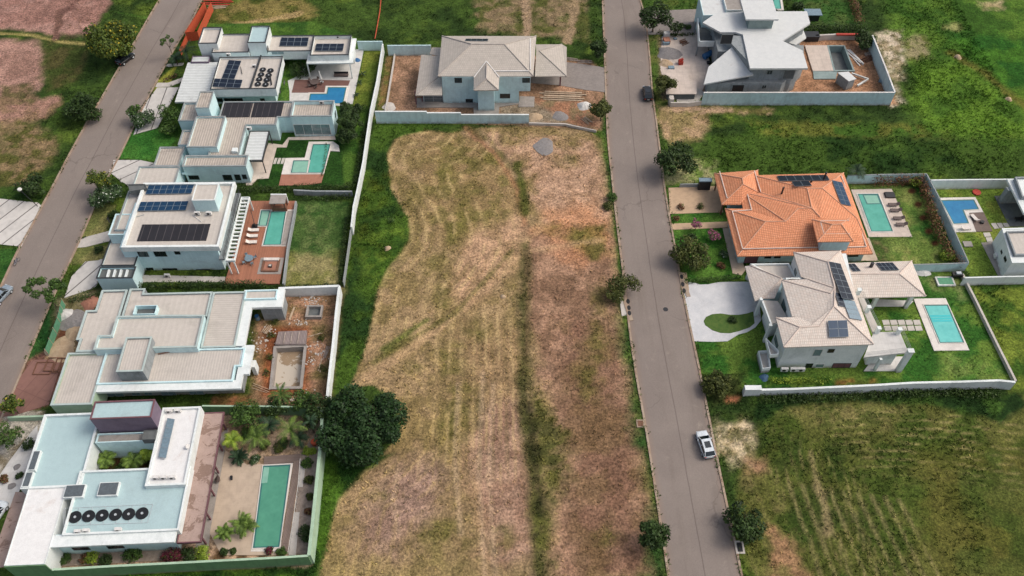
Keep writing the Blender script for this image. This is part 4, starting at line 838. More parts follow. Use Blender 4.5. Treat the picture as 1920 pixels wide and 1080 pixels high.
# ---------------- walls and fences ----------------
def wall(px_top, z, label, mat='cyan', thick=.2, cap=None, name='boundary_wall', cat='wall', zb=-.1, ztops=None, group=None):
    P = [W(u, v, (ztops[i] if ztops else z)) for i, (u, v) in enumerate(px_top)]; n = len(P)
    Lp, Rp = [], []
    for i in range(n):
        a = P[max(0, i-1)]; b = P[min(n-1, i+1)]; l = math.hypot(b[0]-a[0], b[1]-a[1]); nx, ny = -(b[1]-a[1])/l, (b[0]-a[0])/l
        k = 1.0
        if 0 < i < n-1:
            d0 = Vector((P[i][0]-a[0], P[i][1]-a[1])).normalized(); d1 = Vector((b[0]-P[i][0], b[1]-P[i][1])).normalized(); k = 1/max(.5, math.sqrt(max(0, (1+d0.dot(d1))/2)))
        Lp.append((P[i][0]+nx*thick/2*k, P[i][1]+ny*thick/2*k)); Rp.append((P[i][0]-nx*thick/2*k, P[i][1]-ny*thick/2*k))
    Z = ztops or [z]*n; mb = MB(); cb = MB()
    for i in range(n-1):
        a, b, c, d = Rp[i], Rp[i+1], Lp[i+1], Lp[i]; za, zc_ = Z[i], Z[i+1]
        mb.face([(*a, zb), (*b, zb), (*b, zc_), (*a, za)]); mb.face([(*c, zb), (*d, zb), (*d, za), (*c, zc_)])
        (mb if not cap else cb).face([(*a, za+(.04 if cap else 0)), (*b, zc_+(.04 if cap else 0)), (*c, zc_+(.04 if cap else 0)), (*d, za+(.04 if cap else 0))])
        if cap: cb.face([(*a, za-.04), (*b, zc_-.04), (*b, zc_+.04), (*a, za+.04)]); cb.face([(*c, zc_-.04), (*d, za-.04), (*d, za+.04), (*c, zc_+.04)])
    for i, fl in ((0, 1), (n-1, 0)):
        q = [(*Lp[i], zb), (*Rp[i], zb), (*Rp[i], Z[i]), (*Lp[i], Z[i])]; mb.face(q if fl else q[::-1])
    FLATL.append((P, .5))
    if not cap: o = mb.build(name, M[mat]); return tag(o, label, cat, group)
    root = thing(name, label, cat, (*P[0], 0), group); mb.build('wall_panel', M[mat], root); cb.build('coping', M[cap], root); return root
# ---------------- pools ----------------
def pool(label, outer, waters, zc=.16, crop=O, ang=None, group=None, steps=(), cop='coping', name='swimming_pool', extra=None):
    """outer: coping outline; waters: [(outline, material)]; basin walls rise from the water to the coping"""
    Po = plan(crop(*outer), zc); Po = rectify(Po, ang) if ang is not None else Po; root = thing(name, label, 'swimming pool', (*centroid(Po), 0), group); FLAT.append(ccw(Po))
    fr = MB(); fr.prism(Po, -.1, zc-.02+jit()*.2); fr.build('coping', M[cop], root)
    for i, (w_, mt) in enumerate(waters):
        P = plan(crop(*w_), zc); P = rectify(P, ang) if ang is not None else P; P = ccw(P)
        wb = MB(); wb.face([(p[0], p[1], zc+.012+i*.006) for p in P]); wb.build('water', M[mt], root)
        eb = MB(); E = offset(P, -.12); z1 = zc+.07
        for k in range(len(P)):
            j = (k+1) % len(P); eb.face([(*E[k], z1), (*E[j], z1), (*P[j], z1), (*P[k], z1)]); eb.face([(*P[j], zc), (*P[k], zc), (*P[k], z1), (*P[j], z1)]); eb.face([(*E[k], zc-.05), (*E[j], zc-.05), (*E[j], z1), (*E[k], z1)])
        if i == 0 or extra == 'rims': eb.build('rim', M[cop], root)
        tb_ = MB(); tb_.ring(P, offset(P, .22), zc+.016+i*.006); tb_.build('tile_band', M['tileband'], root)
    return root
# ---------------- loose things ----------------
def lounger_proto(mat, name='sun_lounger'):
    root = thing(name, 'x', 'sun lounger', (0, 0, 0)); b = MB(); b.box((.1, 0, .28), (1.35, .66, .1)); b.build('seat', M[mat], root)
    k = MB(); V = [(-.55, -.33, .38), (-.55, .33, .38), (-1.05, .33, .72), (-1.05, -.33, .72)]; k.facets(V, [(0, 1, 2, 3)], .1); k.build('backrest', M[mat], root)
    for x, y in ((-.5, -.28), (-.5, .28), (.7, -.28), (.7, .28)): l = MB(); l.box((x, y, 0), (.06, .06, .28)); l.build('leg', M['dark'], root)
    return root
def put(root, loc, rz, label, group=None):
    root.location = loc; root.rotation_euler = (0, 0, rz); root['label'] = label
    if group: root['group'] = group
    return root
def ac_unit(px, z, rz, label, s=(.9, .36, .65), group=None, crop=O):
    x, y = W(*crop(px)[0], z); root = thing('air_conditioner', label, 'air conditioner', (x, y, z), group, rz)
    b = MB(); b.box((0, 0, .08), s); child_mesh('casing', b.mesh('casing', M['flash']), root)
    g = MB(); g.tube((-.1, -s[1]/2-.02, .08+s[2]/2), (-.1, -s[1]/2, .08+s[2]/2), s[2]*.38, s[2]*.38, 14); child_mesh('fan_grille', g.mesh('fan_grille', M['dark']), root)
    f = MB(); f.box((-.3, 0, 0), (.08, s[1], .08)); f.box((.3, 0, 0), (.08, s[1], .08)); child_mesh('foot', f.mesh('foot', M['dark']), root); return root
def coil_proto(r=.62):
    root = thing('rooftop_fan', 'x', 'rooftop fan', (0, 0, 0)); b = MB()
    for k, (ra, rb_) in enumerate(((r, r*.8), (r*.78, r*.6), (r*.58, r*.4), (r*.38, r*.22))):
        n = 24; A = [(ra*math.cos(2*math.pi*i/n), ra*math.sin(2*math.pi*i/n)) for i in range(n)]; B_ = [(rb_*math.cos(2*math.pi*i/n), rb_*math.sin(2*math.pi*i/n)) for i in range(n)]
        b.ring(A, B_, .16-.012*k)
        for i in range(n): j = (i+1) % n; b.face([(*A[i], .0 if k == 0 else .1), (*A[j], .0 if k == 0 else .1), (*A[j], .16-.012*k), (*A[i], .16-.012*k)])
    b.disc((0, 0, 0), r*.98, .1, 24); child_mesh('housing', b.mesh('housing', M['black']), root)
    h = MB(); h.disc((0, 0, .1), r*.2, .1, 12); child_mesh('hub', h.mesh('hub', M['alu']), root)
    return root
def car(label, px, rz, paint, L=4.4, Wd=1.82, Hh=1.58, suv=True, plate=True):
    x, y = W(*px, .3); root = thing('parked_car', label, 'car', (x, y, .05), None, rz)
    # body by lofted cross-sections, x forward
    st = [(-.5, .62, .80, .35), (-.485, .82, .96, .28), (-.44, .9, 1.0, .22), (-.3, .97, 1.0, .2), (0, 1, 1.0, .2), (.2, 1.0, .99, .2), (.34, .98, .92, .2), (.44, .9, .84, .22), (.485, .78, .74, .28), (.5, .6, .66, .35)]
    def sec(s): X = s[0]*L; w2 = Wd/2*s[1]; top = .93*s[2]; return [(X, -w2*.9, s[3]), (X, -w2, .45), (X, -w2, top-.18), (X, -w2*.9, top-.03), (X, -w2*.5, top+.02), (X, w2*.5, top+.02), (X, w2*.9, top-.03), (X, w2, top-.18), (X, w2, .45), (X, w2*.9, s[3])]
    b = MB(); S_ = [sec(s) for s in st]
    for i in range(len(S_)-1):
        for k in range(9): b.face([S_[i][k], S_[i][k+1], S_[i+1][k+1], S_[i+1][k]][::-1])
        b.face([S_[i][9], S_[i][0], S_[i+1][0], S_[i+1][9]][::-1])
    b.face(S_[0]); b.face(S_[-1][::-1]); body = child_mesh('body', b.mesh('body', M[paint], smooth=True), root)
    md = body.modifiers.new('bevel', 'BEVEL'); md.width = .03; md.segments = 2
    zr = Hh; xs = [(-.475, .86, .93), (-.37, .74, zr-.06), (-.05, .74, zr), (.1, .72, zr-.05), (.27, .86, .93)]
    if not suv: xs[1] = (-.3, .72, zr-.06)
    g = MB(); S2 = [[(s[0]*L, -Wd/2*s[1], s[2]), (s[0]*L, Wd/2*s[1], s[2])] for s in xs]; base = [[(s[0]*L, -Wd/2*.93, .9), (s[0]*L, Wd/2*.93, .9)] for s in xs]
    for i in range(4):
        g.face([S2[i][0], S2[i+1][0], S2[i+1][1], S2[i][1]]); g.face([base[i][0], base[i+1][0], S2[i+1][0], S2[i][0]]); g.face([S2[i][1], S2[i+1][1], base[i+1][1], base[i][1]])
    gh = child_mesh('glasshouse', g.mesh('glasshouse', M['cglass']), root)
    r = MB(); A, B_ = S2[1], S2[3]; m_ = S2[2]
    for (p, q) in ((A, m_), (m_, B_)): r.face([(p[0][0], p[0][1]*1.0, p[0][2]+.03), (q[0][0], q[0][1]*1.0, q[0][2]+.03), (q[1][0], q[1][1]*1.0, q[1][2]+.03), (p[1][0], p[1][1]*1.0, p[1][2]+.03)])
    for sg in (0, 1):
        for (p, q) in ((A, m_), (m_, B_)):
            o = -.05 if sg == 0 else .05; r.face([(p[sg][0], p[sg][1]+o, p[sg][2]-.1), (q[sg][0], q[sg][1]+o, q[sg][2]-.1), (q[sg][0], q[sg][1], q[sg][2]+.03), (p[sg][0], p[sg][1], p[sg][2]+.03)])
        for i, j in ((1, 0), (3, 4)): p, q = S2[i][sg], S2[j][sg]; r.tube((p[0], p[1], p[2]), (q[0], q[1], q[2]), .05, .06, 5)
        for i in (1, 2): p, q = S2[i][sg], base[i][sg]; r.tube((p[0]-(0 if i == 1 else .1), p[1], p[2]), (q[0]-.1, q[1], q[2]), .045, .05, 5)
    ro = child_mesh('roof_panel', r.mesh('roof_panel', M[paint]), root)
    su = MB(); su.box((-.12*L, 0, zr+.02), (1.0, .85, .03)); child_mesh('sunroof', su.mesh('sunroof', M['cglass']), root)
    for sx, sy in ((-.31, -1), (-.31, 1), (.31, -1), (.31, 1)):
        t = MB(); t.tube((sx*L, sy*(Wd/2-.2), .33), (sx*L, sy*(Wd/2+.01), .33), .33, .33, 16); wh = child_mesh('wheel', t.mesh('wheel', M['tyre']), root)
        t = MB(); t.tube((sx*L, sy*(Wd/2-.02), .33), (sx*L, sy*(Wd/2+.03), .33), .2, .2, 10); child_mesh('rim', t.mesh('rim', M['alu']), wh)
    for sy in (-1, 1):
        t = MB(); t.box((.472*L, sy*Wd*.33, .62), (.14, .38, .14)); child_mesh('headlight', t.mesh('headlight', M['alu']), root)
        t = MB(); t.box((-.482*L, sy*Wd*.34, .66), (.12, .34, .16)); child_mesh('tail_light', t.mesh('tail_light', M['redp']), root)
        t = MB(); t.box((.14*L, sy*(Wd/2+.06), .9), (.12, .2, .13)); child_mesh('wing_mirror', t.mesh('wing_mirror', M[paint]), root)
    t = MB(); t.box((-.5*L+.02, 0, .35), (.12, Wd*.8, .16)); child_mesh('bumper', t.mesh('bumper', M['dark']), root)
    t = MB(); t.box((-.5*L-.02, 0, .56), (.03, .5, .12)); child_mesh('number_plate', t.mesh('number_plate', M['flash']), root)
    return root
def heap(px, r, h, label, mat, name, cat, seed=1, n=26, ry=None):
    x, y = W(*px); rr = random.Random(seed); ry = ry or r; mb = MB(); rings = [1.0, .8, .55, .28]; hs = [-.03, .3, .68, .93]; P = []
    for q, hz in zip(rings, hs): P.append([(x+r*q*math.cos(2*math.pi*i/n)*(1+.16*math.sin(3*i*2*math.pi/n+seed)+rr.uniform(-.06, .06)), y+ry*q*math.sin(2*math.pi*i/n)*(1+.14*math.sin(2*i*2*math.pi/n+seed)+rr.uniform(-.06, .06)), h*hz*(1+rr.uniform(-.1, .1))) for i in range(n)])
    for k in range(3):
        for i in range(n): j = (i+1) % n; mb.face([P[k][i], P[k][j], P[k+1][j], P[k+1][i]])
    for i in range(n): mb.face([P[3][i], P[3][(i+1) % n], (x, y, h)])
    return tag(mb.build(name, M[mat], smooth=True), label, cat)
def planks(px, n, L, rz, label, mat='wood', seed=1, spread=.5, name='timber_stack', cat='timber', h=.06, wd=.14, var=.12):
    x, y = W(*px); root = thing(name, label, cat, (x, y, 0.02)); rr = random.Random(seed)
    for i in range(n):
        b = MB(); l = L*rr.uniform(.75, 1.05); b.box((0, 0, 0), (l, wd, h)); o = child_mesh('plank', b.mesh('plank', M[mat]), root)
        a = rr.uniform(-var, var)+rz; k = (i-(n-1)/2); o.rotation_euler = (0, 0, a); o.location = (-math.sin(rz)*k*wd*spread*2+rr.uniform(-.1, .1), math.cos(rz)*k*wd*spread*2, (i % 3)*h*1.05)
    return root
# =============== LEFT ROW ===============
a = Crop(300, 20, 4.571); b = Crop(300, 150, 4.571); c = Crop(160, 300, 4.571); d = Crop(0, 500, 4); e = Crop(360, 520, 4.571); g = Crop(0, 740, 4.571); g2 = Crop(0, 840, 4.497); h = Crop(350, 740, 4.155)
# ---- house with dark roof edges, farthest of the row
A1 = .022
slab('patio', [(1110, 690), (1095, 600), (1160, 570), (1290, 440), (1690, 330), (1745, 340), (1650, 800), (1110, 790)], M['whitepatio'], .06, crop=a)
slab('deck', [(1155, 590), (1630, 597), (1612, 645), (1425, 645), (1410, 702), (1128, 702)], M['deckb'], .1, crop=a, z0=.0)
slab('driveway', [(1180, 655), (1340, 655), (1180, 960), (1000, 1010), (1080, 790)], M['driveslab'], .05, crop=Crop(0, 0, 4))
slab('path', [(1180, 620), (1260, 620), (1370, 580), (1360, 615), (1270, 650), (1165, 652)], M['conclight'], .05, crop=Crop(0, 0, 4))
slab('path', [(1250, 480), (1380, 470), (1370, 490), (1245, 502)], M['conclight'], .05, crop=Crop(0, 0, 4))
h1 = House('modern_house', 'white flat-roofed house with thin dark roof edges and two towers', 'house', (500, 150), A1)
base1 = h1.block(a, [(550, 385), (1050, 385), (950, 672), (435, 672)], 3.6, 0, 0, wall='cyan', roof='cyan')
m1 = h1.block(a, [(520, 405), (1070, 383), (975, 670), (418, 670)], 5.4, 3.5, .45, .14, cap='darkcap')
div = MB(); q = atz(a, [(860, 385), (872, 385), (778, 668), (766, 668)], 5.2); div.prism([p[:2] for p in q], 5.0, 5.36); div.build('roof_divider', M['darkcap'], h1.root)
h1.slab(a, [(245, 442), (560, 442), (345, 782), (120, 782)], 3.3, 3.0, 'sheet', 'garage_roof')
gp = rectify(plan(a((300, 470), (540, 470), (420, 700), (200, 700)), 3.0), A1); h1.walls(gp, 2.95, 0, 'grey', 'garage_wall')
h1.block(a, [(380, 143), (540, 143), (475, 280), (315, 280)], 6.3, 0, .5, .16, cap='darkcap')
t2 = h1.block(a, [(797, 131), (950, 131), (893, 273), (738, 273)], 6.9, 0, .3, .14, roof='tealroof', cap='darkcap')
mid1 = h1.block(a, [(520, 200), (790, 200), (765, 357), (413, 357)], 5.0, 0, .3, .14, cap='darkcap')
r1 = h1.block(a, [(930, 212), (1330, 214), (1285, 346), (900, 346)], 4.6, 2.6, .25, .14, cap='darkcap')
h1.block(a, [(930, 225), (1330, 225), (1300, 330), (900, 330)], 2.7, 0, 0, wall='cyan', roof='cyan')
h1.block(a, [(1325, 213), (1650, 211), (1608, 379), (1280, 380)], 5.3, 3.8, .8, .14, cap='darkcap')
h1.slab(a, [(1300, 240), (1692, 240), (1645, 450), (1250, 450)], 3.95, 3.72, 'white', 'canopy')
vb = rectify(plan(a((1300, 262), (1660, 262), (1650, 330), (1290, 330)), 3.7), A1); h1.walls(vb, 3.7, 0, 'white', 'veranda_back_wall')
for q in ((1630, 462), (1265, 465)):
    x, y = W(*a(q)[0], 3.7); p = MB(); p.box((x-.1, y+.25, .06), (.22, .22, 3.64)); p.build('column', M['white'], h1.root)
h1.block(a, [(290, 385), (425, 390), (420, 440), (255, 437)], 3.7, 3.0, .15, .1, wall='purple', roof='sheet')
fr = h1.front(base1)
for q in ((495, 752, 535, 778), (555, 752, 710, 790), (862, 754, 895, 776)): h1.window(fr, a, q, mull=0 if q[2]-q[0] < 60 else 2)
sr = h1.side(m1)
for q in ((1057, 590, 1072, 640), (1022, 680, 1034, 715)): h1.window(sr, a, q, mull=0)
h1.window(h1.side(t2), a, (915, 300, 930, 360), mull=0)
h1.window(h1.front(r1), a, (960, 352, 1060, 372), mull=1, glass='glass2', frame='alu')
vf = h1.front(vb); h1.window(vf, a, (1310, 470, 1600, 560), mull=3, glass='glass2', frame='alu')
h1.panels(atz(a, [(593, 428), (700, 435), (640, 590), (530, 583)], 5.0), 2, 4)
h1.panels(atz(a, [(462, 585), (710, 598), (690, 668), (437, 655)], 5.0), 4, 2)
h1.panels(atz(a, [(1040, 235), (1278, 235), (1262, 308), (1024, 308)], 4.4), 4, 2)
h1.panels(atz(a, [(1340, 288), (1580, 288), (1568, 348), (1327, 350)], 4.6), 4, 2)
coil = coil_proto(.62); k = 0
names8 = ['leftmost of the farthest pair', 'rightmost of the farthest pair', 'left fan of the second pair from the far end', 'right fan of the second pair from the far end', 'left fan of the third pair from the far end', 'right fan of the third pair from the far end', 'left fan of the pair nearest the roof edge', 'right fan of the pair nearest the roof edge']
for i, (u, v) in enumerate([(882, 508), (948, 516), (868, 550), (932, 556), (852, 590), (916, 596), (840, 632), (906, 636)]):
    o = coil if i == 0 else copy_tree(coil); x, y = W(*a((u, v))[0], 5.0); put(o, (x, y, 5.0), 0, 'round fan on beige roof, '+names8[i], 'round fans in a two-wide block on the far roof')
ac_unit((590, 390), 4.9, 0, 'white air conditioner beside the solar panels on the dark-edged roof', crop=a, s=(.8, .36, .6))
ac_unit((812, 488), 4.9, 0, 'white air conditioner next to the block of round black fans', crop=a, s=(.7, .36, .6))
ac_unit((1530, 235), 4.6, 0, 'small white air conditioner at the back of the far roof terrace', crop=a, s=(.6, .36, .5))
for i, (p0, p1, L) in enumerate([((690, 480), (705, 545), 'thin dark pipe lying on roof beside solar panels'), ((945, 560), (958, 640), 'thick dark pipe lying across the round black fans')]):
    P0 = atz(a, [p0], 5.15)[0]; P1 = atz(a, [p1], 5.05)[0]; r_ = .06 if i == 0 else .12; o = MB().tube((*P0[:2], 5.1+r_), (*P1[:2], 5.1+r_), r_).build('roof_pipe', M['black']); tag(o, L, 'pipe')
pool('blue L-shaped swimming pool beside a brown deck', [(1420, 643), (1625, 643), (1590, 815), (1255, 800), (1270, 700), (1410, 700)], [([(1438, 657), (1600, 657), (1570, 800), (1270, 790), (1287, 712), (1427, 712)], 'waterb')], crop=a, ang=None)
x, y = W(*a((1325, 610))[0], .75); rt = thing('round_table', 'round dark brown table on the brown deck by the blue pool', 'table', (x, y, .1)); o = MB(); o.disc((0, 0, .68), .95, .06); child_mesh('tabletop', o.mesh('tabletop', M['loungeb']), rt); o = MB(); o.tube((0, 0, 0), (0, 0, .68), .12); o.disc((0, 0, 0), .4, .04); child_mesh('pedestal', o.mesh('pedestal', M['dark']), rt)
for i in range(5):
    an = i*1.256; cx_, cy_ = x+1.3*math.cos(an), y+1.3*math.sin(an); ch = thing('chair', 'brown wicker chair drawn up to the round brown table', 'chair', (cx_, cy_, .1), 'chairs round the brown deck table', an); o = MB(); o.box((0, 0, .36), (.5, .5, .08)); child_mesh('seat', o.mesh('seat', M['loungeb']), ch); o = MB(); o.box((.24, 0, .4), (.06, .5, .45)); child_mesh('backrest', o.mesh('backrest', M['loungeb']), ch)
x, y = W(*a((1380, 560))[0], 1.2); um = thing('closed_parasol', 'closed white parasol standing behind the round brown table', 'parasol', (x, y-.5, .06)); o = MB(); o.tube((0, 0, .9), (-.1, 0, 2.9), .22, .05, 8); child_mesh('canopy', o.mesh('canopy', M['flash']), um); o = MB(); o.tube((0, 0, 0), (0, 0, 1.2), .04); o.disc((0, 0, 0), .4, .08); child_mesh('stand', o.mesh('stand', M['alu']), um)
x, y = W(*a((1552, 548))[0], .4); so = thing('outdoor_sofa', 'long dark outdoor sofa under the white veranda canopy', 'sofa', (x, y, .06)); o = MB(); o.box((0, 0, .1), (2.9, .8, .32)); child_mesh('seat', o.mesh('seat', M['loungeb']), so); o = MB(); o.box((0, .36, .4), (2.9, .12, .4)); child_mesh('backrest', o.mesh('backrest', M['dark']), so)
heap(a((1690, 425))[0], .8, .35, 'crumpled blue tarpaulin on white paving by the far boundary wall', 'blue', 'tarpaulin', 'tarpaulin', 3)
wall([(669.7, 77.3), (716.8, 77.3)], 2.3, 'short cyan boundary wall behind the far lawn strip', name='boundary_wall')
wall([(717.5, 82), (707, 150), (695, 205), (689, 245), (680.7, 303), (670, 355), (663, 385), (658.5, 425)], 2.2, 'long pale boundary wall down the left row of gardens', 'white', .28)
wall([(657, 430), (650, 480), (643, 528)], 1.6, 'thin low wire-topped wall behind the patchy lawn', 'capgrey', .08, name='garden_wall')
x, y = W(361, 45, 1); of = thing('mesh_fence', 'orange plastic mesh fence by the side street, top left', 'fence', (x, y, 0)); P0, P1, P2 = W(352, 78, 0), W(388, 20, 0), W(340, 105, 0)
o = MB(); 
for (pa, pb, hh) in ((P0, P1, 2.3), (P2, P0, 1.6)):
    o.face([(*pa, .05), (*pb, .05), (*pb, hh), (*pa, hh)]); o.face([(pa[0]+.1, pa[1], hh), (pb[0]+.1, pb[1], hh), (pb[0]+.1, pb[1], .05), (pa[0]+.1, pa[1], .05)])
P3 = (P0[0]+2.6, P0[1]+.4); P4 = (P1[0]+1.5, P1[1]); o.face([(*P0, .05), (*P3, .05), (*P3, 2.3), (*P0, 2.3)]); o.face([(*P3, .05), (*P4, .05), (*P4, 2.3), (*P3, 2.3)]); o.build('mesh_panel', M['redo'], of)
for k_ in range(5): pp = (P0[0]+(P1[0]-P0[0])*k_/4, P0[1]+(P1[1]-P0[1])*k_/4); MB().tube((*pp, 0), (*pp, 2.5), .05).build('post', M['wood'], of)
planks((408, 3), 5, 7.0, .05, 'red-painted boards along the top edge behind the orange fence', 'redp', 41, 1.2, name='board_pile', h=.1, wd=.25)
planks((408, 14), 5, 4.5, .1, 'pile of pale boards behind the orange mesh fence', spread=.8)
P = plan([(716, -10), (713, 25), (708, 50), (703, 74)]); o = MB()
for i in range(3): o.tube((*P[i], .9-.25*i), (*P[i+1], .65-.25*i), .13, .1, 5)
tag(o.build('warning_tape', M['redo']), 'orange warning tape sagging across the grass behind the houses', 'tape')
# ---- second house
A2 = .012
slab('patio', [(930, 540), (1050, 555), (1100, 490), (1500, 480), (1505, 512), (1105, 512), (1085, 577), (1000, 577), (930, 842), (828, 850), (790, 900), (740, 900), (700, 700), (870, 700)], M['patio'], .07, crop=b)
slab('deck', [(1040, 808), (1402, 808), (1382, 880), (1300, 893), (1200, 903), (1018, 903)], M['terraco'], .1, crop=b)
slab('path', [(470, 0), (610, 30), (600, 50), (520, 120), (420, 260), (200, 100), (240, 70), (240, 0)], M['driveslab'], .05, crop=c, uvrot=.9)
h2 = House('modern_house', 'pale cyan flat-roofed house with long black heater mats on its weathered roof', 'house', (480, 300), A2)
h2.block(b, [(205, 192), (360, 192), (320, 352), (160, 346)], 4.0, 0, .35, .2, 'cyan', 'beigev', cap='capgrey')
hm = h2.block(b, [(470, 188), (1150, 180), (1114, 316), (1010, 318), (994, 385), (745, 385), (665, 665), (490, 645)], 3.9, 0, .25, .2, 'cyan', 'beigev', cap='capgrey')
h2.block(b, [(345, 97), (463, 100), (415, 240), (300, 237)], 6.6, 0, .15, .12, 'cyan', 'beigev', cap='capgrey')
hl = h2.block(b, [(320, 320), (557, 300), (492, 577), (215, 572)], 5.0, 0, .35, .2, 'cyan', 'beigev', cap='capgrey')
h2.block(b, [(210, 430), (290, 430), (240, 560), (140, 552)], 3.7, 0, .25, .2, 'cyan', 'beigev', cap='capgrey')
hr = h2.block(b, [(1150, 178), (1497, 175), (1470, 306), (1108, 314)], 5.1, 0, .8, .2, 'cyan', 'beigev', cap='capgrey')
hs = h2.block(b, [(235, 635), (757, 655), (732, 738), (178, 742)], 4.3, 0, .35, .22, 'cyan', 'beigev', cap='capgrey')
h2.block(b, [(5, 572), (222, 575), (150, 737), (-60, 737)], 3.3, 0, .2, .18, 'cyan', 'beigev', cap='capgrey')
h2.slab(b, [(778, 440), (942, 443), (868, 690), (705, 690)], 3.2, 3.05, 'sheet', 'metal_canopy')
q = atz(b, [(778, 440), (942, 443), (868, 690), (705, 690)], 3.2); q = rectify([p[:2] for p in q], A2); cb = MB(); qq = ccw(q); O_, I_ = offset(qq, -.1), offset(qq, .08); cb.ring(O_, I_, 3.3)
for i in range(4): j = (i+1) % 4; cb.face([(*O_[i], 2.9), (*O_[j], 2.9), (*O_[j], 3.3), (*O_[i], 3.3)]); cb.face([(*I_[j], 3.1), (*I_[i], 3.1), (*I_[i], 3.3), (*I_[j], 3.3)])
cb.build('canopy_frame', M['darkcap'], h2.root)
for p in qq: MB().box((p[0], p[1], 0), (.15, .15, 2.9)).build('post', M['dark'], h2.root)
bm_ = MB(); q = atz(b, [(190, 795), (682, 778), (682, 790), (190, 808)], 2.5); bm_.prism([p[:2] for p in q], 2.3, 2.6, bottom=True); bm_.build('ledge', M['cyan'], h2.root)
f2_ = h2.front(hs)
for q in ((250, 820, 332, 850), (545, 815, 615, 856), (645, 812, 688, 856), (708, 812, 740, 845)): h2.window(f2_, b, q, mull=1 if q[2]-q[0] > 60 else 0)
h2.window(h2.front(hr), b, (1155, 382, 1458, 466), mull=3, frame='flash', glass='glass2')
h2.window(h2.side(hr), b, (1497, 255, 1508, 330), mull=0, glass='glass2')
for q in ([(535, 195), (792, 195), (772, 318), (522, 318)], [(805, 195), (1058, 190), (1042, 315), (785, 318)]):
    P = rectify([p[:2] for p in atz(b, q, 3.75)], A2); mb = MB(); mb.prism(P, 3.7, 3.8); mb.uv = [h2._uv(u_, 0) for u_ in mb.uv]; mb.build('pool_heater_mat', M['heater'], h2.root)
h2.slab(b, [(618, 580), (668, 580), (655, 612), (615, 610)], 4.3, 3.7, 'white', 'roof_hatch')
ac_unit((768, 428), 3.7, 0, 'white air conditioner in the corner of the beige roof by the white canopy', crop=b)
ac_unit((1390, 205), 4.4, 0, 'dark-faced air conditioner on the raised beige roof terrace nearest the blue pool', crop=b)
pool('turquoise L-shaped swimming pool with shallow end next to stepping stones', [(1275, 528), (1482, 525), (1532, 560), (1540, 610), (1458, 605), (1402, 806), (1040, 808), (1075, 668), (1240, 665)], [([(1310, 551), (1462, 550), (1400, 797), (1262, 797), (1287, 650)], 'water'), ([(1142, 690), (1283, 690), (1262, 797), (1120, 797)], 'waterl')], crop=b, extra='rims')
for i in range(3): slab('stepping_stone', [(985+i*32, 668), (1007+i*32, 668), (990+i*32, 718), (968+i*32, 718)], M['conclight'], .07, crop=b)
wall([(550, 356), (590, 358), (660, 358.5)], 1.2, 'low stained wall between two left-row gardens, behind a dark hedge', 'grey', .3, name='garden_wall')
# ---- third house: two storeys, louvred balcony, red deck
A3 = .012
DK = plan(c((1410, 350), (1805, 350), (1662, 1060), (1190, 1060)), .3)
dk = MB(); dk.prism(DK, -.1, .3); FLAT.append(ccw(DK)); tag(dk.build('deck', M['deck']), kind='structure')
slab('driveway', [(0, 870), (110, 860), (250, 800), (160, 960), (90, 1080), (60, 1100), (-180, 1180), (-120, 1000)], M['driveslab'], .05, crop=c, uvrot=.55)
slab('driveway', [(0, 660), (220, 603), (225, 690), (0, 745), (-75, 752), (-55, 690)], M['conclight'], .05, crop=c)
slab('driveway', [(205, 75), (250, 90), (440, 55), (400, 215), (310, 190), (215, 100)], M['driveslab'], .055, crop=c, uvrot=.9)
slab('side_path', [(480, 985), (1200, 1000), (1195, 1045), (450, 1045)], M['conclight'], .06, crop=c)
h3 = House('modern_house', 'white two-storey house with solar rows, black heater mat and a louvred balcony', 'house', (330, 440), A3)
h3.block(c, [(462, 55), (812, 50), (765, 210), (400, 215)], 3.6, 0, .25, .2, 'cyan', 'beige', cap='capgrey')
h3.block(c, [(385, 265), (520, 265), (370, 600), (235, 600)], 5.8, 0, .25, .2, 'cyan', 'beige', cap='capgrey')
h3.block(c, [(230, 460), (400, 460), (330, 640), (222, 640)], 5.7, 3.5, .2, .2, 'cyan', 'concrete')
low3 = h3.block(c, [(350, 375), (1205, 350), (1135, 745), (372, 745)], 6.0, 0, 0, wall='cyan', roof='cyan')
m3 = h3.block(c, [(497, 198), (1290, 183), (1140, 742), (305, 748)], 7.2, 6.1, .5, .42, 'white', 'beige')
h3.block(c, [(362, 208), (512, 204), (528, 240), (380, 268)], 7.4, 6.5, .2, .1, 'concdark', 'concdark', rect=False)
t3 = h3.block(c, [(950, 205), (1150, 207), (1103, 346), (915, 346)], 9.4, 6.5, .1, .12, 'cyan', 'beige', cap='white')
g3 = h3.block(c, [(232, 655), (512, 655), (415, 905), (125, 905)], 3.7, 0, .25, .14, 'cyan', 'beige', cap='darkcap')
g3b = h3.block(c, [(128, 915), (432, 915), (405, 1012), (92, 1012)], 3.75, 0, .5, .14, 'cyan', 'concdark', cap='darkcap')
for i in range(4):
    q = atz(c, [(196+i*52, 940), (212+i*52, 940), (194+i*52, 1004), (178+i*52, 1004)], 3.6); MB().prism([p[:2] for p in q], 3.2, 3.66, bottom=True).build('pergola_beam', M['white'], h3.root)
f3 = h3.front(low3)
for q, mu in (((455, 785, 535, 826), 1), ((594, 782, 690, 824), 1), ((767, 778, 808, 806), 0), ((540, 925, 595, 1000), 0), ((672, 930, 790, 966), 2), ((958, 938, 1073, 962), 2)): h3.window(f3, c, q, mull=mu)
s3 = h3.side(low3)
for q in ((1242, 375, 1268, 430), (1140, 720, 1165, 800)): h3.window(s3, c, q, mull=0)
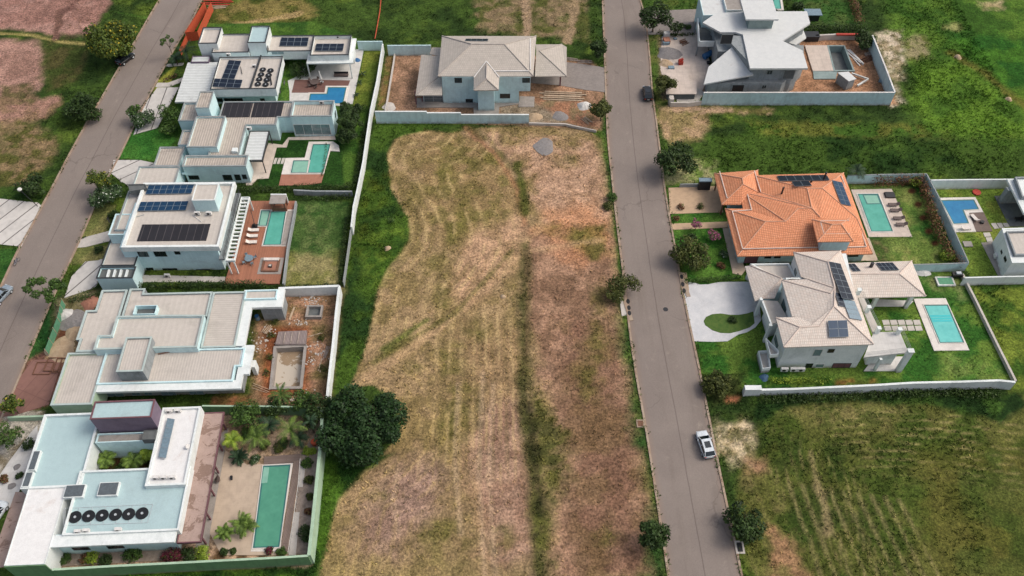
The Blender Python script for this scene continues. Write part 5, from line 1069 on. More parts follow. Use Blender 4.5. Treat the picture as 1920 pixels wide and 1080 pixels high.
# balcony floor, louvre frame
h3.slab(c, [(1285, 285), (1330, 285), (1190, 850), (1145, 850)], 3.6, 3.3, 'grey', 'balcony_floor')
PG = rectify(plan(c((1340, 318), (1412, 318), (1275, 878), (1200, 850)), 3.7), A3); PG = ccw(PG); mb = MB(); I_ = offset(PG, .16); mb.ring(PG, I_, 3.8)
for i in range(4): j = (i+1) % 4; mb.face([(*PG[i], 3.35), (*PG[j], 3.35), (*PG[j], 3.8), (*PG[i], 3.8)]); mb.face([(*I_[j], 3.35), (*I_[i], 3.35), (*I_[i], 3.8), (*I_[j], 3.8)])
mb.build('louvre_frame', M['white'], h3.root)
xs = [p[0] for p in PG]; ys = [p[1] for p in PG]; n_ = 17
for i in range(n_):
    yy = min(ys)+.4+(max(ys)-min(ys)-.8)*i/(n_-1); sk = (yy-(min(ys)+max(ys))/2)*-A3; MB().box(((min(xs)+max(xs))/2+sk, yy, 3.42), (max(xs)-min(xs)-.2, .3, .26)).build('louvre', M['white'], h3.root)
RP = [atz(c, [p], 4.5)[0] for p in ((1340, 280), (1150, 850))]; 
rl = MB(); a0, b0 = atz(c, [(1325, 285), (1190, 850)], 3.6)
for z_ in (3.9, 4.25, 4.6): rl.tube((a0[0], a0[1], z_), (b0[0], b0[1], z_), .03)
for i in range(14): f_ = i/13; rl.tube((a0[0]+(b0[0]-a0[0])*f_, a0[1]+(b0[1]-a0[1])*f_, 3.6), (a0[0]+(b0[0]-a0[0])*f_, a0[1]+(b0[1]-a0[1])*f_, 4.6), .03, n=4)
rl.build('railing', M['dark'], h3.root)
for p in PG: MB().box((p[0]-.2 if p[0] > min(xs)+1 else p[0]+.2, p[1], .3), (.2, .2, 3.05)).build('post', M['white'], h3.root)
h3.panels(atz(c, [(548, 222), (935, 212), (912, 292), (515, 297)], 6.8), 7, 2, 'cellb')
h3.panels(atz(c, [(478, 364), (887, 357), (862, 436), (445, 443)], 6.8), 7, 2, 'cellb')
P = rectify([p[:2] for p in atz(c, [(490, 556), (1072, 548), (1037, 690), (442, 697)], 6.75)], A3); mb = MB(); mb.prism(P, 6.68, 6.82); mb.uv = [h3._uv(u_, 0) for u_ in mb.uv]; mb.build('pool_heater_mat', M['heater'], h3.root)
ac_unit((472, 268), 5.6, 0, 'white air conditioner below the dark screen wall at the roof corner', crop=c)
ac_unit((965, 470), 6.8, 0, 'white air conditioner below the roof tank box, left one of two', crop=c)
ac_unit((1065, 470), 6.8, 0, 'white air conditioner below the roof tank box, right one of two', crop=c)
ac_unit((708, 1003), .1, 0, 'white air conditioner standing by the side wall of the two-storey house', crop=c)
for i, (p, q, L) in enumerate([((440, 488), (505, 470), 'short thin grey pipe lying on the beige roof near left parapet'), ((925, 475), (995, 530), 'white pipe running down the beige roof below the tank box')]):
    P0, P1 = W(*c(p)[0], 6.75), W(*c(q)[0], 6.75); tag(MB().tube((*P0, 6.78), (*P1, 6.78), .06).build('roof_pipe', M['capgrey'] if i == 0 else M['flash']), L, 'pipe')
o = pool('turquoise pool with square shallow end set in the red wood deck', [(1503, 424), (1722, 424), (1785, 424), (1720, 738), (1508, 738), (1548, 572), (1475, 572)], [([(1590, 440), (1722, 440), (1676, 728), (1522, 731)], 'water'), ([(1506, 432), (1588, 432), (1556, 566), (1480, 566)], 'waterl')], zc=.36, crop=c, extra='rims')
wt = MB(); q = atz(c, [(1735, 435), (1795, 435), (1722, 728), (1680, 728)], .45); wt.prism([p[:2] for p in q], .3, .5); tag(wt.build('pool_channel', M['concrete']), kind='structure')
wall([c(p)[0] for p in ((1803, 352), (1790, 450), (1735, 740), (1695, 1058))], .9, 'low grey parapet wall on the outer edge of the red deck', 'capgrey', .3, name='parapet_wall')
x, y = W(*c((1645, 330))[0], 2.5); ki = thing('barbecue_kiosk', 'grey-roofed barbecue kiosk with timber counter at the end of the deck pool', 'kiosk', (x, y, .3)); K = rectify(plan(c((1588, 302), (1718, 300), (1715, 372), (1575, 374)), 2.6), A3); mb = MB(); mb.prism(K, 2.45, 2.6, bottom=True); mb.build('roof', M['concrete'], ki)
K2 = ccw(K); x0_, y0_ = K2[0]; mb = MB(); mb.box((x, y+1.1, .3), (2.8, .25, 2.15)); mb.build('back_wall', M['white'], ki); mb = MB(); mb.box((x+.2, y-.8, .3), (2.6, .6, .9)); mb.build('counter', M['rust'], ki)
for p in offset(K2, .25): MB().box((p[0], p[1], .3), (.18, .18, 2.15)).build('post', M['rust'], ki)
lp = lounger_proto('lounge')
for i, (u, v, L) in enumerate([(1450, 600, 'white sun lounger on the red deck nearest the black parasol'), (1440, 650, 'middle of three white sun loungers beside the deck pool'), (1432, 703, 'white sun lounger on the red deck farthest from the black parasol')]):
    o = lp if i == 0 else copy_tree(lp); x, y = W(*c((u, v))[0], .6); put(o, (x, y, .3), .05, L, 'white loungers in a row beside the deck pool')
x, y = W(*c((1446, 548))[0], 1.0); um = thing('cantilever_parasol', 'closed black cantilever parasol on its base by the shallow end of the pool', 'parasol', (x, y, .3)); o = MB(); o.box((0, 0, 0), (1.0, .9, .18)); child_mesh('base', o.mesh('base', M['black']), um); o = MB(); o.tube((0, .1, .1), (-.6, 2.0, 2.3), .06, .05); child_mesh('pole', o.mesh('pole', M['dark']), um); o = MB(); o.tube((0, 0, .2), (0, 0, .75), .3, .16, 10); child_mesh('folded_canopy', o.mesh('folded_canopy', M['black']), um)
x, y = W(*c((1405, 850))[0], .75); rt = thing('round_table', 'grey round table on the red wood deck', 'table', (x, y, .3)); o = MB(); o.disc((0, 0, .7), .75, .06); child_mesh('tabletop', o.mesh('tabletop', M['palepanel']), rt); o = MB(); o.tube((0, 0, 0), (0, 0, .7), .1); child_mesh('pedestal', o.mesh('pedestal', M['alu']), rt)
for i in range(4):
    an = .6+i*1.57; ch = thing('chair', 'grey metal chair standing around the grey deck table', 'chair', (x+1.05*math.cos(an), y+1.05*math.sin(an), .3), 'chairs round the grey deck table', an); o = MB(); o.box((0, 0, .4), (.46, .46, .05)); child_mesh('seat', o.mesh('seat', M['palepanel']), ch); o = MB(); o.box((.22, 0, .42), (.04, .46, .45)); child_mesh('backrest', o.mesh('backrest', M['palepanel']), ch)
    for sx in (-.2, .2):
        for sy in (-.2, .2): o = MB(); o.box((sx, sy, 0), (.04, .04, .4)); child_mesh('leg', o.mesh('leg', M['alu']), ch)
x, y = W(*c((1588, 905))[0], .4); fp = thing('fire_pit_lounge', 'sunken square fire pit lounge on a grey slab in the red deck', 'fire pit', (x, y, .3)); o = MB(); o.box((0, 0, 0), (4.0, 3.6, .05)); child_mesh('slab', o.mesh('slab', M['concrete']), fp)
for nm, cc, ss, mt in (('bench', (0, 1.2, .05), (2.6, .55, .42), 'lounge'), ('bench', (-1.25, 0, .05), (.4, 2.6, .2), 'rust'), ('bench', (1.25, 0, .05), (.4, 2.6, .2), 'rust'), ('bench', (0, -1.2, .05), (2.1, .35, .2), 'rust'), ('platform', (0, -.05, .05), (2.1, 2.0, .08), 'terraco'), ('fire_bowl', (0, -.2, .13), (.6, .55, .3), 'dark')): o = MB(); o.box(cc, ss); child_mesh(nm, o.mesh(nm, M[mt]), fp)
o = MB(); o.box((0, -.2, .43), (.42, .38, .02)); child_mesh('fire_bed', o.mesh('fire_bed', M['conclight']), fp)
# ---- fourth house under construction
A4 = .03
slab('red_forecourt', [(150, 830), (240, 700), (470, 690), (365, 1035), (90, 1120), (-60, 1130), (95, 930)], M['redpave'], .03, crop=d, uvrot=.4)
h4 = House('unfinished_house', 'sprawling flat-roofed house still under construction with raised roof tiers', 'house', (280, 660), A4)
B = h4.block
B(d, [(765, 178), (968, 172), (845, 500), (800, 632), (568, 640), (600, 548), (568, 548), (650, 328), (715, 328)], 4.2, 0, .3, .26, 'grey', 'beige', cap='coppale')
B(d, [(980, 172), (1075, 160), (1095, 200), (1598, 190), (1545, 380), (905, 380)], 4.2, 0, .3, .24, 'grey', 'beige', cap='coppale')
B(d, [(1010, 290), (1182, 288), (1160, 356), (1000, 356)], 4.9, 3.8, .9, .12, 'cyan', 'concdark', rname='skylight_floor')
B(d, [(1605, 192), (1845, 186), (1765, 600), (1500, 610)], 4.25, 0, .25, .24, 'grey', 'ribh', cap='coppale')
h4.slab(e, [(450, 112), (742, 98), (797, 100), (772, 250), (510, 262), (452, 585), (352, 590)], 4.1, 3.6, 'white', 'roof_slab', rect=True)
B(e, [(455, 112), (742, 100), (715, 182), (450, 186)], 4.5, 4.0, .25, .2, 'cyan', 'beige')
gw = rectify(plan(e((625, 262), (768, 255), (770, 345), (640, 345)), 0), A4); gw = rectify(plan(e((560, 130), (780, 120), (768, 250), (625, 258)), 3.6), A4); h4.walls(gw, 3.6, 0, 'grey')
cw = rectify(plan(d((1560, 250), (1850, 250), (1790, 600), (1540, 620)), 3.6), A4); h4.walls(cw, 3.5, 0, 'grey')
B(d, [(880, 372), (1272, 362), (1525, 370), (1482, 600), (700, 625), (735, 515), (830, 515)], 5.3, 3.5, .4, .24, 'cyan', 'beige', cap='coppale')
wB = B(d, [(520, 652), (795, 638), (700, 1030), (365, 1042)], 4.0, 0, .35, .24, 'palegreen', 'ribv', cap='coppale')
h4.walls(rectify(plan(d((790, 650), (1840, 610), (1790, 860), (730, 880)), 3.5), A4), 3.45, 0, 'grey')
h4.slab(d, [(1840, 590), (1900, 587), (1876, 806), (1826, 806), (1803, 908), (712, 947), (722, 880), (1745, 850)], 3.95, 3.5, 'white', 'eave_slab')
B(d, [(790, 640), (1838, 598), (1815, 745), (1762, 745), (1748, 855), (722, 882)], 4.2, 3.5, .3, .24, 'cyan', 'ribv')
t4 = B(d, [(950, 530), (1140, 526), (1070, 784), (868, 788)], 6.5, 3.8, .3, .2, 'grey', 'ribv', cap='coppale')
f4_ = h4.front(rectify(plan(d((790, 650), (1840, 610), (1790, 860), (730, 880)), 3.5), A4))
for q in ((810, 948, 930, 980), (990, 945, 1050, 962), (1085, 942, 1140, 960), (1210, 935, 1318, 966), (1420, 925, 1525, 958)): h4.window(f4_, d, q, mull=1, frame='capgrey', glass='palepanel')
h4.slab(e, [(510, 710), (545, 710), (540, 770), (508, 770)], 2.4, .1, 'white', 'wall_niche')
tag(MB().tube((*W(*d((1185, 655))[0], 4.1), 4.1), (*W(*d((1292, 636))[0], 4.1), 4.1), .09).build('roof_pipe', M['rust']), 'short brown plank lying on ribbed roof beside the grey roof box', 'plank')
wall([e(p)[0] for p in ((740, 92), (1000, 82), (1256, 72), (1262, 78), (1235, 300), (1210, 560), (1170, 900), (1157, 1035))], 2.2, 'white boundary wall round the rear of the building site', 'white', .4)
# empty pool on the site
PB = ccw(plan(e((700, 590), (985, 575), (945, 955), (660, 960)), .2)); ps = thing('unfinished_pool', 'unfinished concrete pool shell with muddy floor on the building site', 'swimming pool', (*centroid(PB), 0)); FLAT.append(offset(PB, -.5)); I_ = offset(PB, .45); HOLES.append(offset(PB, .2)); mb = MB(); mb.ring(PB, I_, .25)
for i in range(4): j = (i+1) % 4; mb.face([(*PB[i], -.2), (*PB[j], -.2), (*PB[j], .25), (*PB[i], .25)]); mb.face([(*I_[j], -1.2), (*I_[i], -1.2), (*I_[i], .25), (*I_[j], .25)])
mb.build('shell', M['concrete'], ps); mb = MB(); mb.face([(*p, -1.0) for p in I_]); M['mudfloor'] = stain('muddy_pool_floor', S(150, 130, 106), S(136, 118, 96), S(212, 206, 194), scale=.5, gs=.3, ga=(.47, .5), rough=.8); mb.build('floor', M['mudfloor'], ps)
q = ccw(plan(e((740, 465), (985, 455), (975, 575), (712, 575)), .5)); mb = MB(); mb.prism(q, .0, .5); M['slats'] = gridmat('grey_boarding', S(156, 142, 138), S(96, 86, 84), .22, 6, .04, .5, .2, bump=.4); mb.build('formwork_deck', M['slats'], ps)
for u in (800, 860, 920): P0, P1 = W(*e((u, 470))[0], .5), W(*e((u-15, 570))[0], .5); MB().tube((*P0, .56), (*P1, .56), .09, n=4).build('batten', M['lumber'], ps)
x, y = W(*e((1050, 300))[0], .3); wl = thing('concrete_tank', 'small square block-built pit with rubble inside, right part of the building site', 'tank', (x, y, 0)); mb = MB(); Q = [(x+u, y+v) for u, v in ((-1.3, -1.2), (1.3, -1.2), (1.3, 1.2), (-1.3, 1.2))]; Qi = offset(Q, .3); mb.ring(Q, Qi, .7)
for i in range(4): j = (i+1) % 4; mb.face([(*Q[i], -.1), (*Q[j], -.1), (*Q[j], .7), (*Q[i], .7)]); mb.face([(*Qi[j], .1), (*Qi[i], .1), (*Qi[i], .7), (*Qi[j], .7)])
mb.build('block_wall', M['concrete'], wl); mb = MB(); mb.face([(*p, .1) for p in Qi]); mb.build('floor', M['concdark'], wl)
planks(e((858, 312))[0], 2, 3.2, 1.5, 'pale plank leaning along brown soil in the middle of the building site', seed=4)
planks(e((640, 445))[0], 4, 1.8, 1.1, 'small fan of pale boards near the boarded end of the pool shell', seed=5, spread=.9)
planks(e((1100, 755))[0], 2, 2.6, 1.55, 'pale board against the right wall of the building site, lower one', seed=6)
planks(e((1155, 640))[0], 3, 2.6, 1.4, 'weathered boards stacked beside right wall of the building site, upper ones', 'lumber', seed=7)
planks(e((1040, 500))[0], 2, 3.2, .35, 'long thin poles lying across the pool corner', seed=8, h=.05, wd=.07)
planks(e((590, 955))[0], 3, 3.0, -.3, 'thin crossed poles at the near left corner of the pool shell', seed=9, spread=2.2, h=.05, wd=.07)
planks(e((1180, 150))[0], 3, 1.8, .1, 'thin poles in the far right corner of the building site', seed=10, spread=1.2, h=.05, wd=.07)
rb = MB(); r_ = random.Random(5)
for i in range(260):
    u, v = r_.choice([(1040, 200), (1060, 590), (1080, 660), (990, 180), (660, 470), (1020, 720), (860, 1030), (560, 610), (600, 540), (1000, 1000), (930, 400)]); x, y = W(*e((u+r_.gauss(0, 45), v+r_.gauss(0, 22)))[0], 0); s_ = r_.uniform(.08, .26); rb.box((x, y, -.03), (s_, s_*r_.uniform(.5, 1), s_*.5), r_.random()*3)
tag(rb.build('rubble', M['conclight']), kind='stuff')
x, y = W(*e((560, 345))[0], .4); bk = thing('water_drum', 'pale water drum in the recess of the unfinished house', 'drum', (x, y, 0)); o = MB(); o.tube((0, 0, 0), (0, 0, .85), .4, .36, 12); child_mesh('drum', o.mesh('drum', M['palepanel']), bk); o = MB(); o.disc((0, 0, .85), .36, .04); child_mesh('lid', o.mesh('lid', M['blue']), bk)
# forecourt things
q = plan(d((475, 262), (440, 400), (350, 640)), 1.0); mb = MB()
nf = thing('shade_net_fence', 'green shade-net fence between side street and the building site', 'fence', (*q[0], 0)); mb.face([(*q[0], .05), (*q[1], .05), (*q[1], 1.7), (*q[0], 1.7)]); mb.face([(*q[1], .05), (*q[2], .05), (*q[2], 1.7), (*q[1], 1.7)]); M['net'] = plain('green_net', S(92, 150, 118), .8); mb.build('net', M['net'], nf)
for i in range(7): f_ = i/6*2; k_ = min(1, int(f_)); P0, P1 = q[k_], q[k_+1]; f_ -= k_; MB().tube((P0[0]+(P1[0]-P0[0])*f_, P0[1]+(P1[1]-P0[1])*f_, 0), (P0[0]+(P1[0]-P0[0])*f_, P0[1]+(P1[1]-P0[1])*f_, 1.9), .05, n=5).build('post', M['wood'], nf)
heap(d((500, 365))[0], 1.5, .8, 'heap covered by a pale tarpaulin beside the green net', 'whitepatio', 'covered_heap', 'heap', 2)
heap(d((560, 410))[0], 2.4, .6, 'grey gravel heap in front of the unfinished house', 'gravel', 'gravel_heap', 'gravel heap', 3)
heap(d((460, 620))[0], 2.3, .5, 'lumpy pale sand heap by the unfinished garage', 'sand', 'sand_heap', 'sand heap', 4)
heap(d((555, 490))[0], 1.3, .45, 'small yellowish sand heap at the wall of the unfinished house', 'sand', 'sand_heap', 'sand heap', 6, ry=2.2)
heap(d((685, 275))[0], 1.5, .5, 'red brick rubble heap at the corner of the unfinished house', 'terraco', 'rubble_heap', 'rubble heap', 5)
for i, (p, s_, L) in enumerate([((325, 762), (2.6, 2.2), 'leftmost of three rusty steel frames lying on red soil'), ((400, 735), (2.2, 2.4), 'middle of three rusty steel frames lying on red soil'), ((455, 745), (1.6, 2.6), 'rightmost of three rusty steel frames lying on red soil')]):
    x, y = W(*d(p)[0], .1); mb = MB(); Q = [(x-s_[0]/2, y-s_[1]/2), (x+s_[0]/2, y-s_[1]/2), (x+s_[0]/2, y+s_[1]/2), (x-s_[0]/2, y+s_[1]/2)]
    for k_ in range(4): mb.tube((*Q[k_], .1+.12*i), (*Q[(k_+1) % 4], .1+.12*i), .09, n=4)
    tag(mb.build('steel_frame', M['rust']), L, 'steel frame', 'rusty frames on the forecourt')
# ---- fifth house: teal roofs, purple box
A5 = .045
slab('patio', [(300, 430), (470, 545), (605, 540), (545, 1030), (700, 1250), (270, 1250), (180, 1080)], M['patiob'], .08, crop=h)
slab('side_path', [(265, 300), (325, 260), (160, 1230), (60, 1240), (100, 1000)], M['concrete'], .07, crop=h)
slab('brown_path', [(130, 370), (250, 370), (60, 1000), (-200, 1030), (-60, 900)], M['brownroof'], .07, crop=g2)
slab('forecourt', [(85, 560), (260, 330), (320, 260), (330, 400), (150, 860), (110, 960), (-60, 1000), (-80, 800)], M['whitepatio'], .05, crop=g)
slab('planting_bed', [(880, 465), (1040, 250), (1035, 640), (960, 1240), (770, 1240), (850, 900)], M['garden'], .06, crop=h, z0=-.05)
slab('planting_bed', [(480, 890), (1480, 850), (1750, 880), (1750, 925), (460, 1000)], M['garden'], .06, crop=g2, z0=-.05)
h5 = House('modern_house', 'large house with pale teal flat roofs, a courtyard and a purple roof box', 'house', (200, 900), A5)
B = h5.block
B(g, [(388, 168), (862, 150), (700, 780), (160, 815)], 4.6, 0, .4, .32, 'white', 'tealroof', roofuv=0)
for q, L in (([(290, 480), (358, 478), (292, 648), (230, 650)], 0), ([(226, 662), (292, 658), (246, 790), (180, 793)], 0)):
    P = rectify(plan(g(*q), 4.75), A5); mb = MB(); mb.prism(P, 4.1, 4.75); f_ = mb.build('skylight_frame', M['white'], h5.root); mb = MB(); mb.prism(offset(ccw(P), .12), 4.7, 4.79); mb.build('pane', M['skylight'], f_)
north = B(g, [(840, 338), (1345, 310), (1318, 392), (812, 414)], 4.7, 0, .3, .15, 'cyan', 'concrete')
B(g, [(1395, 112), (1745, 97), (1565, 770), (1238, 785)], 5.2, 0, .35, .3, 'white', 'whiteroof')
so5 = B(g2, [(735, 185), (1650, 155), (1468, 692), (455, 740)], 4.7, 0, .35, .28, 'white', 'tealroof')
sw = B(g2, [(238, 345), (560, 325), (385, 978), (32, 992)], 4.45, 0, .1, .1, 'white', 'whiteroof')
fs = h5.front(sw); mb = MB(); mb.prism([(fs[0][0]-.02, fs[0][1]-.12), (fs[1][0]+.02, fs[1][1]-.12), (fs[1][0]+.02, fs[1][1]), (fs[0][0]-.02, fs[0][1])], 0, 4.3); mb.build('green_facing', M['greenwall'], h5.root)
h5.slab(g2, [(440, 742), (1490, 690), (1472, 790), (415, 842)], 4.35, 4.0, 'white', 'eave_slab')
fw_ = rectify(plan(g2((470, 730), (1462, 690), (1455, 760), (450, 800)), 4.0), A5); h5.walls(fw_, 3.98, 0, 'cyan')
pb_ = rectify(plan(g((812, 62), (1330, 40), (1292, 190), (768, 212)), 8.3), A5)
purp = B(g, [(815, 62), (1330, 40), (1292, 190), (768, 212)], 8.3, 4.3, .18, .14, 'purple', 'tealroof', cap='maroon')
B(g, [(1232, 305), (1345, 300), (1325, 380), (1215, 385)], 5.6, 4.4, .1, .1, 'concdark', 'concdark')
h5.panels(atz(g, [(1437, 205), (1502, 213), (1425, 552), (1358, 535)], 5.2), 1, 4, 'palepanel', 'solar_collector')
for q in ([(565, 778), (722, 774), (706, 870), (552, 874)], [(860, 757), (1022, 752), (988, 855), (838, 860)]):
    P = rectify(plan(g(*q), 4.9), A5); mb = MB(); mb.prism(offset(ccw(P), -.12), 4.3, 4.85); f_ = mb.build('skylight_frame', M['white'], h5.root); mb = MB(); mb.prism(P, 4.85, 4.9); mb.build('pane', M['skylight'], f_)
ff = h5.front(fw_)
for q in ((615, 838, 685, 858), (688, 832, 750, 856), (908, 824, 972, 846), (978, 820, 1040, 842)): h5.window(ff, g2, q, mull=1)
# open-sided brown veranda
V5 = rectify(plan(O((383, 775), (422, 772), (376, 1017), (327, 1019)), 3.3), A5); mb = MB(); mb.prism(V5, 3.05, 3.3, bottom=True); mb.build('veranda_roof', M['brownroof'], h5.root)
V5c = ccw(V5); O_, I_ = V5c, offset(V5c, .14); mb = MB(); mb.ring(O_, I_, 3.42)
for i in range(4): j = (i+1) % 4; mb.face([(*O_[i], 2.98), (*O_[j], 2.98), (*O_[j], 3.42), (*O_[i], 3.42)]); mb.face([(*I_[j], 3.2), (*I_[i], 3.2), (*I_[i], 3.42), (*I_[j], 3.42)])
mb.build('veranda_edge', M['maroon'], h5.root)
rg = max(V5c, key=lambda p: p[0]+p[1]*.3), max(V5c, key=lambda p: p[0]-p[1])
for i in range(6): f_ = (i+.3)/5.6; MB().box((rg[0][0]+(rg[1][0]-rg[0][0])*f_-.4, rg[0][1]+(rg[1][1]-rg[0][1])*f_, 0), (.22, .22, 3.05)).build('column', M['maroon'], h5.root)
cp = coil_proto(.84); ords = ['leftmost', 'second from the left', 'third from the left', 'third from the right', 'second from the right', 'rightmost']
for i, (u, v) in enumerate([(630, 580), (744, 572), (858, 566), (972, 560), (1083, 555), (1196, 548)]):
    o = cp if i == 0 else copy_tree(cp); x, y = W(*g2((u, v))[0], 4.55); put(o, (x, y, 4.36), 0, 'big round fan in the row of six on teal roof, '+ords[i], 'big round fans in a row on the teal roof')
tr = MB(); q = atz(g2, [(540, 510), (1290, 475), (1245, 630), (535, 655)], 4.4)
for i in range(4): tr.tube((*q[i][:2], 4.42), (*q[(i+1) % 4][:2], 4.42), .03, n=4)
for k_ in range(7): f_ = (k_+.1)/6.6; tr.tube((q[0][0]+(q[1][0]-q[0][0])*f_, q[0][1]+(q[1][1]-q[0][1])*f_, 4.42), (q[3][0]+(q[2][0]-q[3][0])*f_, q[3][1]+(q[2][1]-q[3][1])*f_, 4.42), .03, n=4)
tag(tr.build('roof_pipework', M['alu']), 'thin grid of pipes around the six big fans', 'pipework')
for (p, L, cr, z_) in (((1455, 150), 'left of the two far air conditioners at the back of the white roof', g, 4.9), ((1530, 147), 'right of the two far air conditioners at the back of the white roof', g, 4.9), ((1342, 720), 'leftmost of three small air conditioners at the near end of the white roof', g, 4.9), ((1410, 718), 'middle of three small air conditioners at the near end of the white roof', g, 4.9), ((1483, 716), 'rightmost of three small air conditioners at the near end of the white roof', g, 4.9), ((735, 705), 'white air conditioner by the front parapet left of the others, teal roof', g2, 4.4), ((1005, 695), 'white air conditioner near the middle of the front parapet, teal roof', g2, 4.4), ((665, 712), 'low grey air conditioner at the front parapet, leftmost on teal roof', g2, 4.4)):
    ac_unit(p, z_, A5, L, crop=cr, s=(.85, .4, .55))
sdish = thing('satellite_dish', 'small white satellite dish on the stained white roof', 'satellite dish', (*W(*g((1610, 450))[0], 5.0), 4.86)); o = MB(); o.tube((0, 0, .35), (.1, -.06, .42), .38, .3, 14); child_mesh('dish', o.mesh('dish', M['flash']), sdish); o = MB(); o.tube((0, 0, 0), (0, 0, .4), .03); child_mesh('mast', o.mesh('mast', M['dark']), sdish)
pool('long green swimming pool beside beige patio, nearest the camera', [h(p)[0] for p in ((602, 545), (828, 532), (740, 1085))]+[(526, 1034), (470, 1034)], [([(493.5, 873.5), (545, 871), (524, 1026), (474, 1028)], 'waterg')], zc=.14)
st5 = MB(); st5.prism(plan([(495, 876), (505, 876), (501, 905), (490, 906)], .165), .1, .17); tag(st5.build('pool_step', M['waterl']), 'pale submerged step at the far left corner of the green pool', 'pool step')
slab('deck', [(605, 482), (888, 462), (880, 500), (832, 530), (600, 545)], M['deckg'], .12, crop=h, uvrot=-A5)
slab('deck', [(835, 525), (888, 500), (780, 1240), (728, 1240)], M['deckv'], .125, crop=h, uvrot=.16)
slab('stone_path', [(885, 555), (925, 560), (905, 720), (868, 718)], M['conclight'], .1, crop=h)
slab('stone_path', [(838, 915), (880, 915), (850, 1250), (795, 1250)], M['conclight'], .1, crop=h)
pr = MB(); P = plan(h((885, 500), (868, 700), (845, 870), (820, 1040), (790, 1230)), 1.0)
for i in range(4): pr.tube((*P[i], 1.05), (*P[i+1], 1.05), .04, n=4)
rt = thing('pool_fence', 'thin white railing between the green pool deck and the garden bed', 'fence', (*P[0], 0)); pr.build('rail', M['flash'], rt)
for i in range(4):
    for k_ in range(4): f_ = k_/4; MB().tube((P[i][0]+(P[i+1][0]-P[i][0])*f_, P[i][1]+(P[i+1][1]-P[i][1])*f_, 0), (P[i][0]+(P[i+1][0]-P[i][0])*f_, P[i][1]+(P[i+1][1]-P[i][1])*f_, 1.05), .03, n=4).build('post', M['flash'], rt)
GW = [h(p)[0] for p in ((125, 85), (340, 78))]+[(494, 761.7), (560, 765), (604, 800), (594, 900), (582, 1005), (579, 1041.6)]
wall([(379, 761), (494, 761.7), (560, 763), (600, 764)], 2.4, 'green boundary wall behind the round bushes, next to the building site', 'greenwall', .25, cap='palegreen')
wall([(604, 768), (603, 810), (594, 900), (586, 980), (579, 1041)], 3.0, 'tall pale green boundary wall along the nearest garden, beside the mown lot', 'palegreen', .45)
wall([(578, 1042), (505, 1046.5), (435, 1050), (340, 1055), (220, 1061), (98, 1068)], 2.9, 'green front boundary wall at the lower left edge', 'greenwall', .3, cap='palegreen')
wall([(14, 782), (80, 780), (92, 779)], 1.0, 'low pale garden wall left of the teal-roofed house', 'palegreen', .3, name='garden_wall')
x, y = W(*h((225, 640))[0], 1.5); hm_ = thing('hammock_chair', 'dark hanging chair at the edge of the brown veranda', 'hanging chair', (x, y, .1)); o = MB(); o.tube((0, 0, .4), (.3, .2, 1.5), .42, .1, 8); child_mesh('seat', o.mesh('seat', M['loungeb']), hm_); o = MB(); o.tube((.3, .2, 1.5), (.1, .2, 3.0), .03); child_mesh('rope', o.mesh('rope', M['dark']), hm_)
for i, (p, L) in enumerate([((350, 642), 'upper of two small dark pots on the beige patio'), ((350, 656), 'lower of two small dark pots on the beige patio')]):
    x, y = W(*h(p)[0], .2); tag(MB().tube((x, y, .08), (x, y, .38), .16, .2, 10).build('flower_pot', M['dark']), L, 'pot')
tag(MB().tube((*W(*h((995, 375))[0], .4), .05), (*W(*h((995, 375))[0], .4), .8), .42, .5, 12).build('clay_pot', M['redo']), 'large orange clay pot beside the pale green wall', 'pot')
# street side
x, y = W(71, 387, 0); lt = thing('street_lamp', 'thin street lamp with a round white head by the light slab drive', 'street lamp', (x, y, 0)); o = MB(); o.tube((0, 0, 0), (-1.6, .3, 4.0), .07, .05); child_mesh('pole', o.mesh('pole', M['dark']), lt); o = MB(); o.tube((-1.6, .3, 4.0), (-1.6, .3, 4.2), .4, .34, 14); child_mesh('lamp_head', o.mesh('lamp_head', M['flash']), lt)
slab('driveway', [(-60, 366), (72, 380), (79, 388), (60, 424), (40, 462), (-80, 450)], M['driveslab'], .05, uvrot=.55)
# =============== CENTRE HOUSE ===============
k = Crop(690, 40, 4); m = Crop(1180, 0, 3.692); m4 = Crop(1440, 0, 4); n = Crop(1200, 300, 3.84); p = Crop(1260, 460, 3.84); q6 = Crop(1570, 300, 4.5); r6 = Crop(1600, 480, 3.857); c8 = Crop(1100, 220, 2.7)
slab('driveway', [(1480, 305), (1600, 318), (1772, 345), (1788, 532), (1640, 515), (1440, 480), (1210, 460), (1200, 380)], M['greypave'], .05, crop=k)
slab('concrete_apron', [(366, 575), (1135, 600), (1135, 560), (1250, 565), (1245, 640), (1128, 640), (1130, 618), (985, 640), (980, 700), (795, 700), (790, 645), (366, 645)], M['concrete'], .12, crop=k)
ch_ = House('unfinished_house', 'two-storey house with grey-beige hipped tile roofs behind a stepped cyan wall', 'house', (905, 190), -.003)
zE, zR = 6.7, 8.7
F0 = W(*k((568, 615))[0], 0); F1 = W(*k((1220, 612))[0], 0); xr = W(*k((1217, 515))[0], 3.2)[0]; xr2 = W(*k((1132, 615))[0], 0)[0]; back = W(*k((700, 150))[0], zE)[1]
mw = [(F0[0], F0[1]), (xr2, F0[1]), (xr2, back), (F0[0], back)]; ch_.walls(mw, 6.55, 0, 'ctr'); up = [(xr2-.1, F0[1]-.02), (xr, F0[1]-.02), (xr, back), (xr2-.1, back)]
mb = MB(); mb.prism(up, 3.1, 6.52, bottom=True); mb.build('upper_wall', M['ctr'], ch_.root)
T0 = plan(k((820, 520), (944, 520)), 6.0); ty = F0[1]-2.3; tw = [(T0[0][0], ty), (T0[1][0], ty), (T0[1][0], F0[1]+.1), (T0[0][0], F0[1]+.1)]; ch_.walls(tw, 6.4, 0, 'ctr', 'stair_tower')
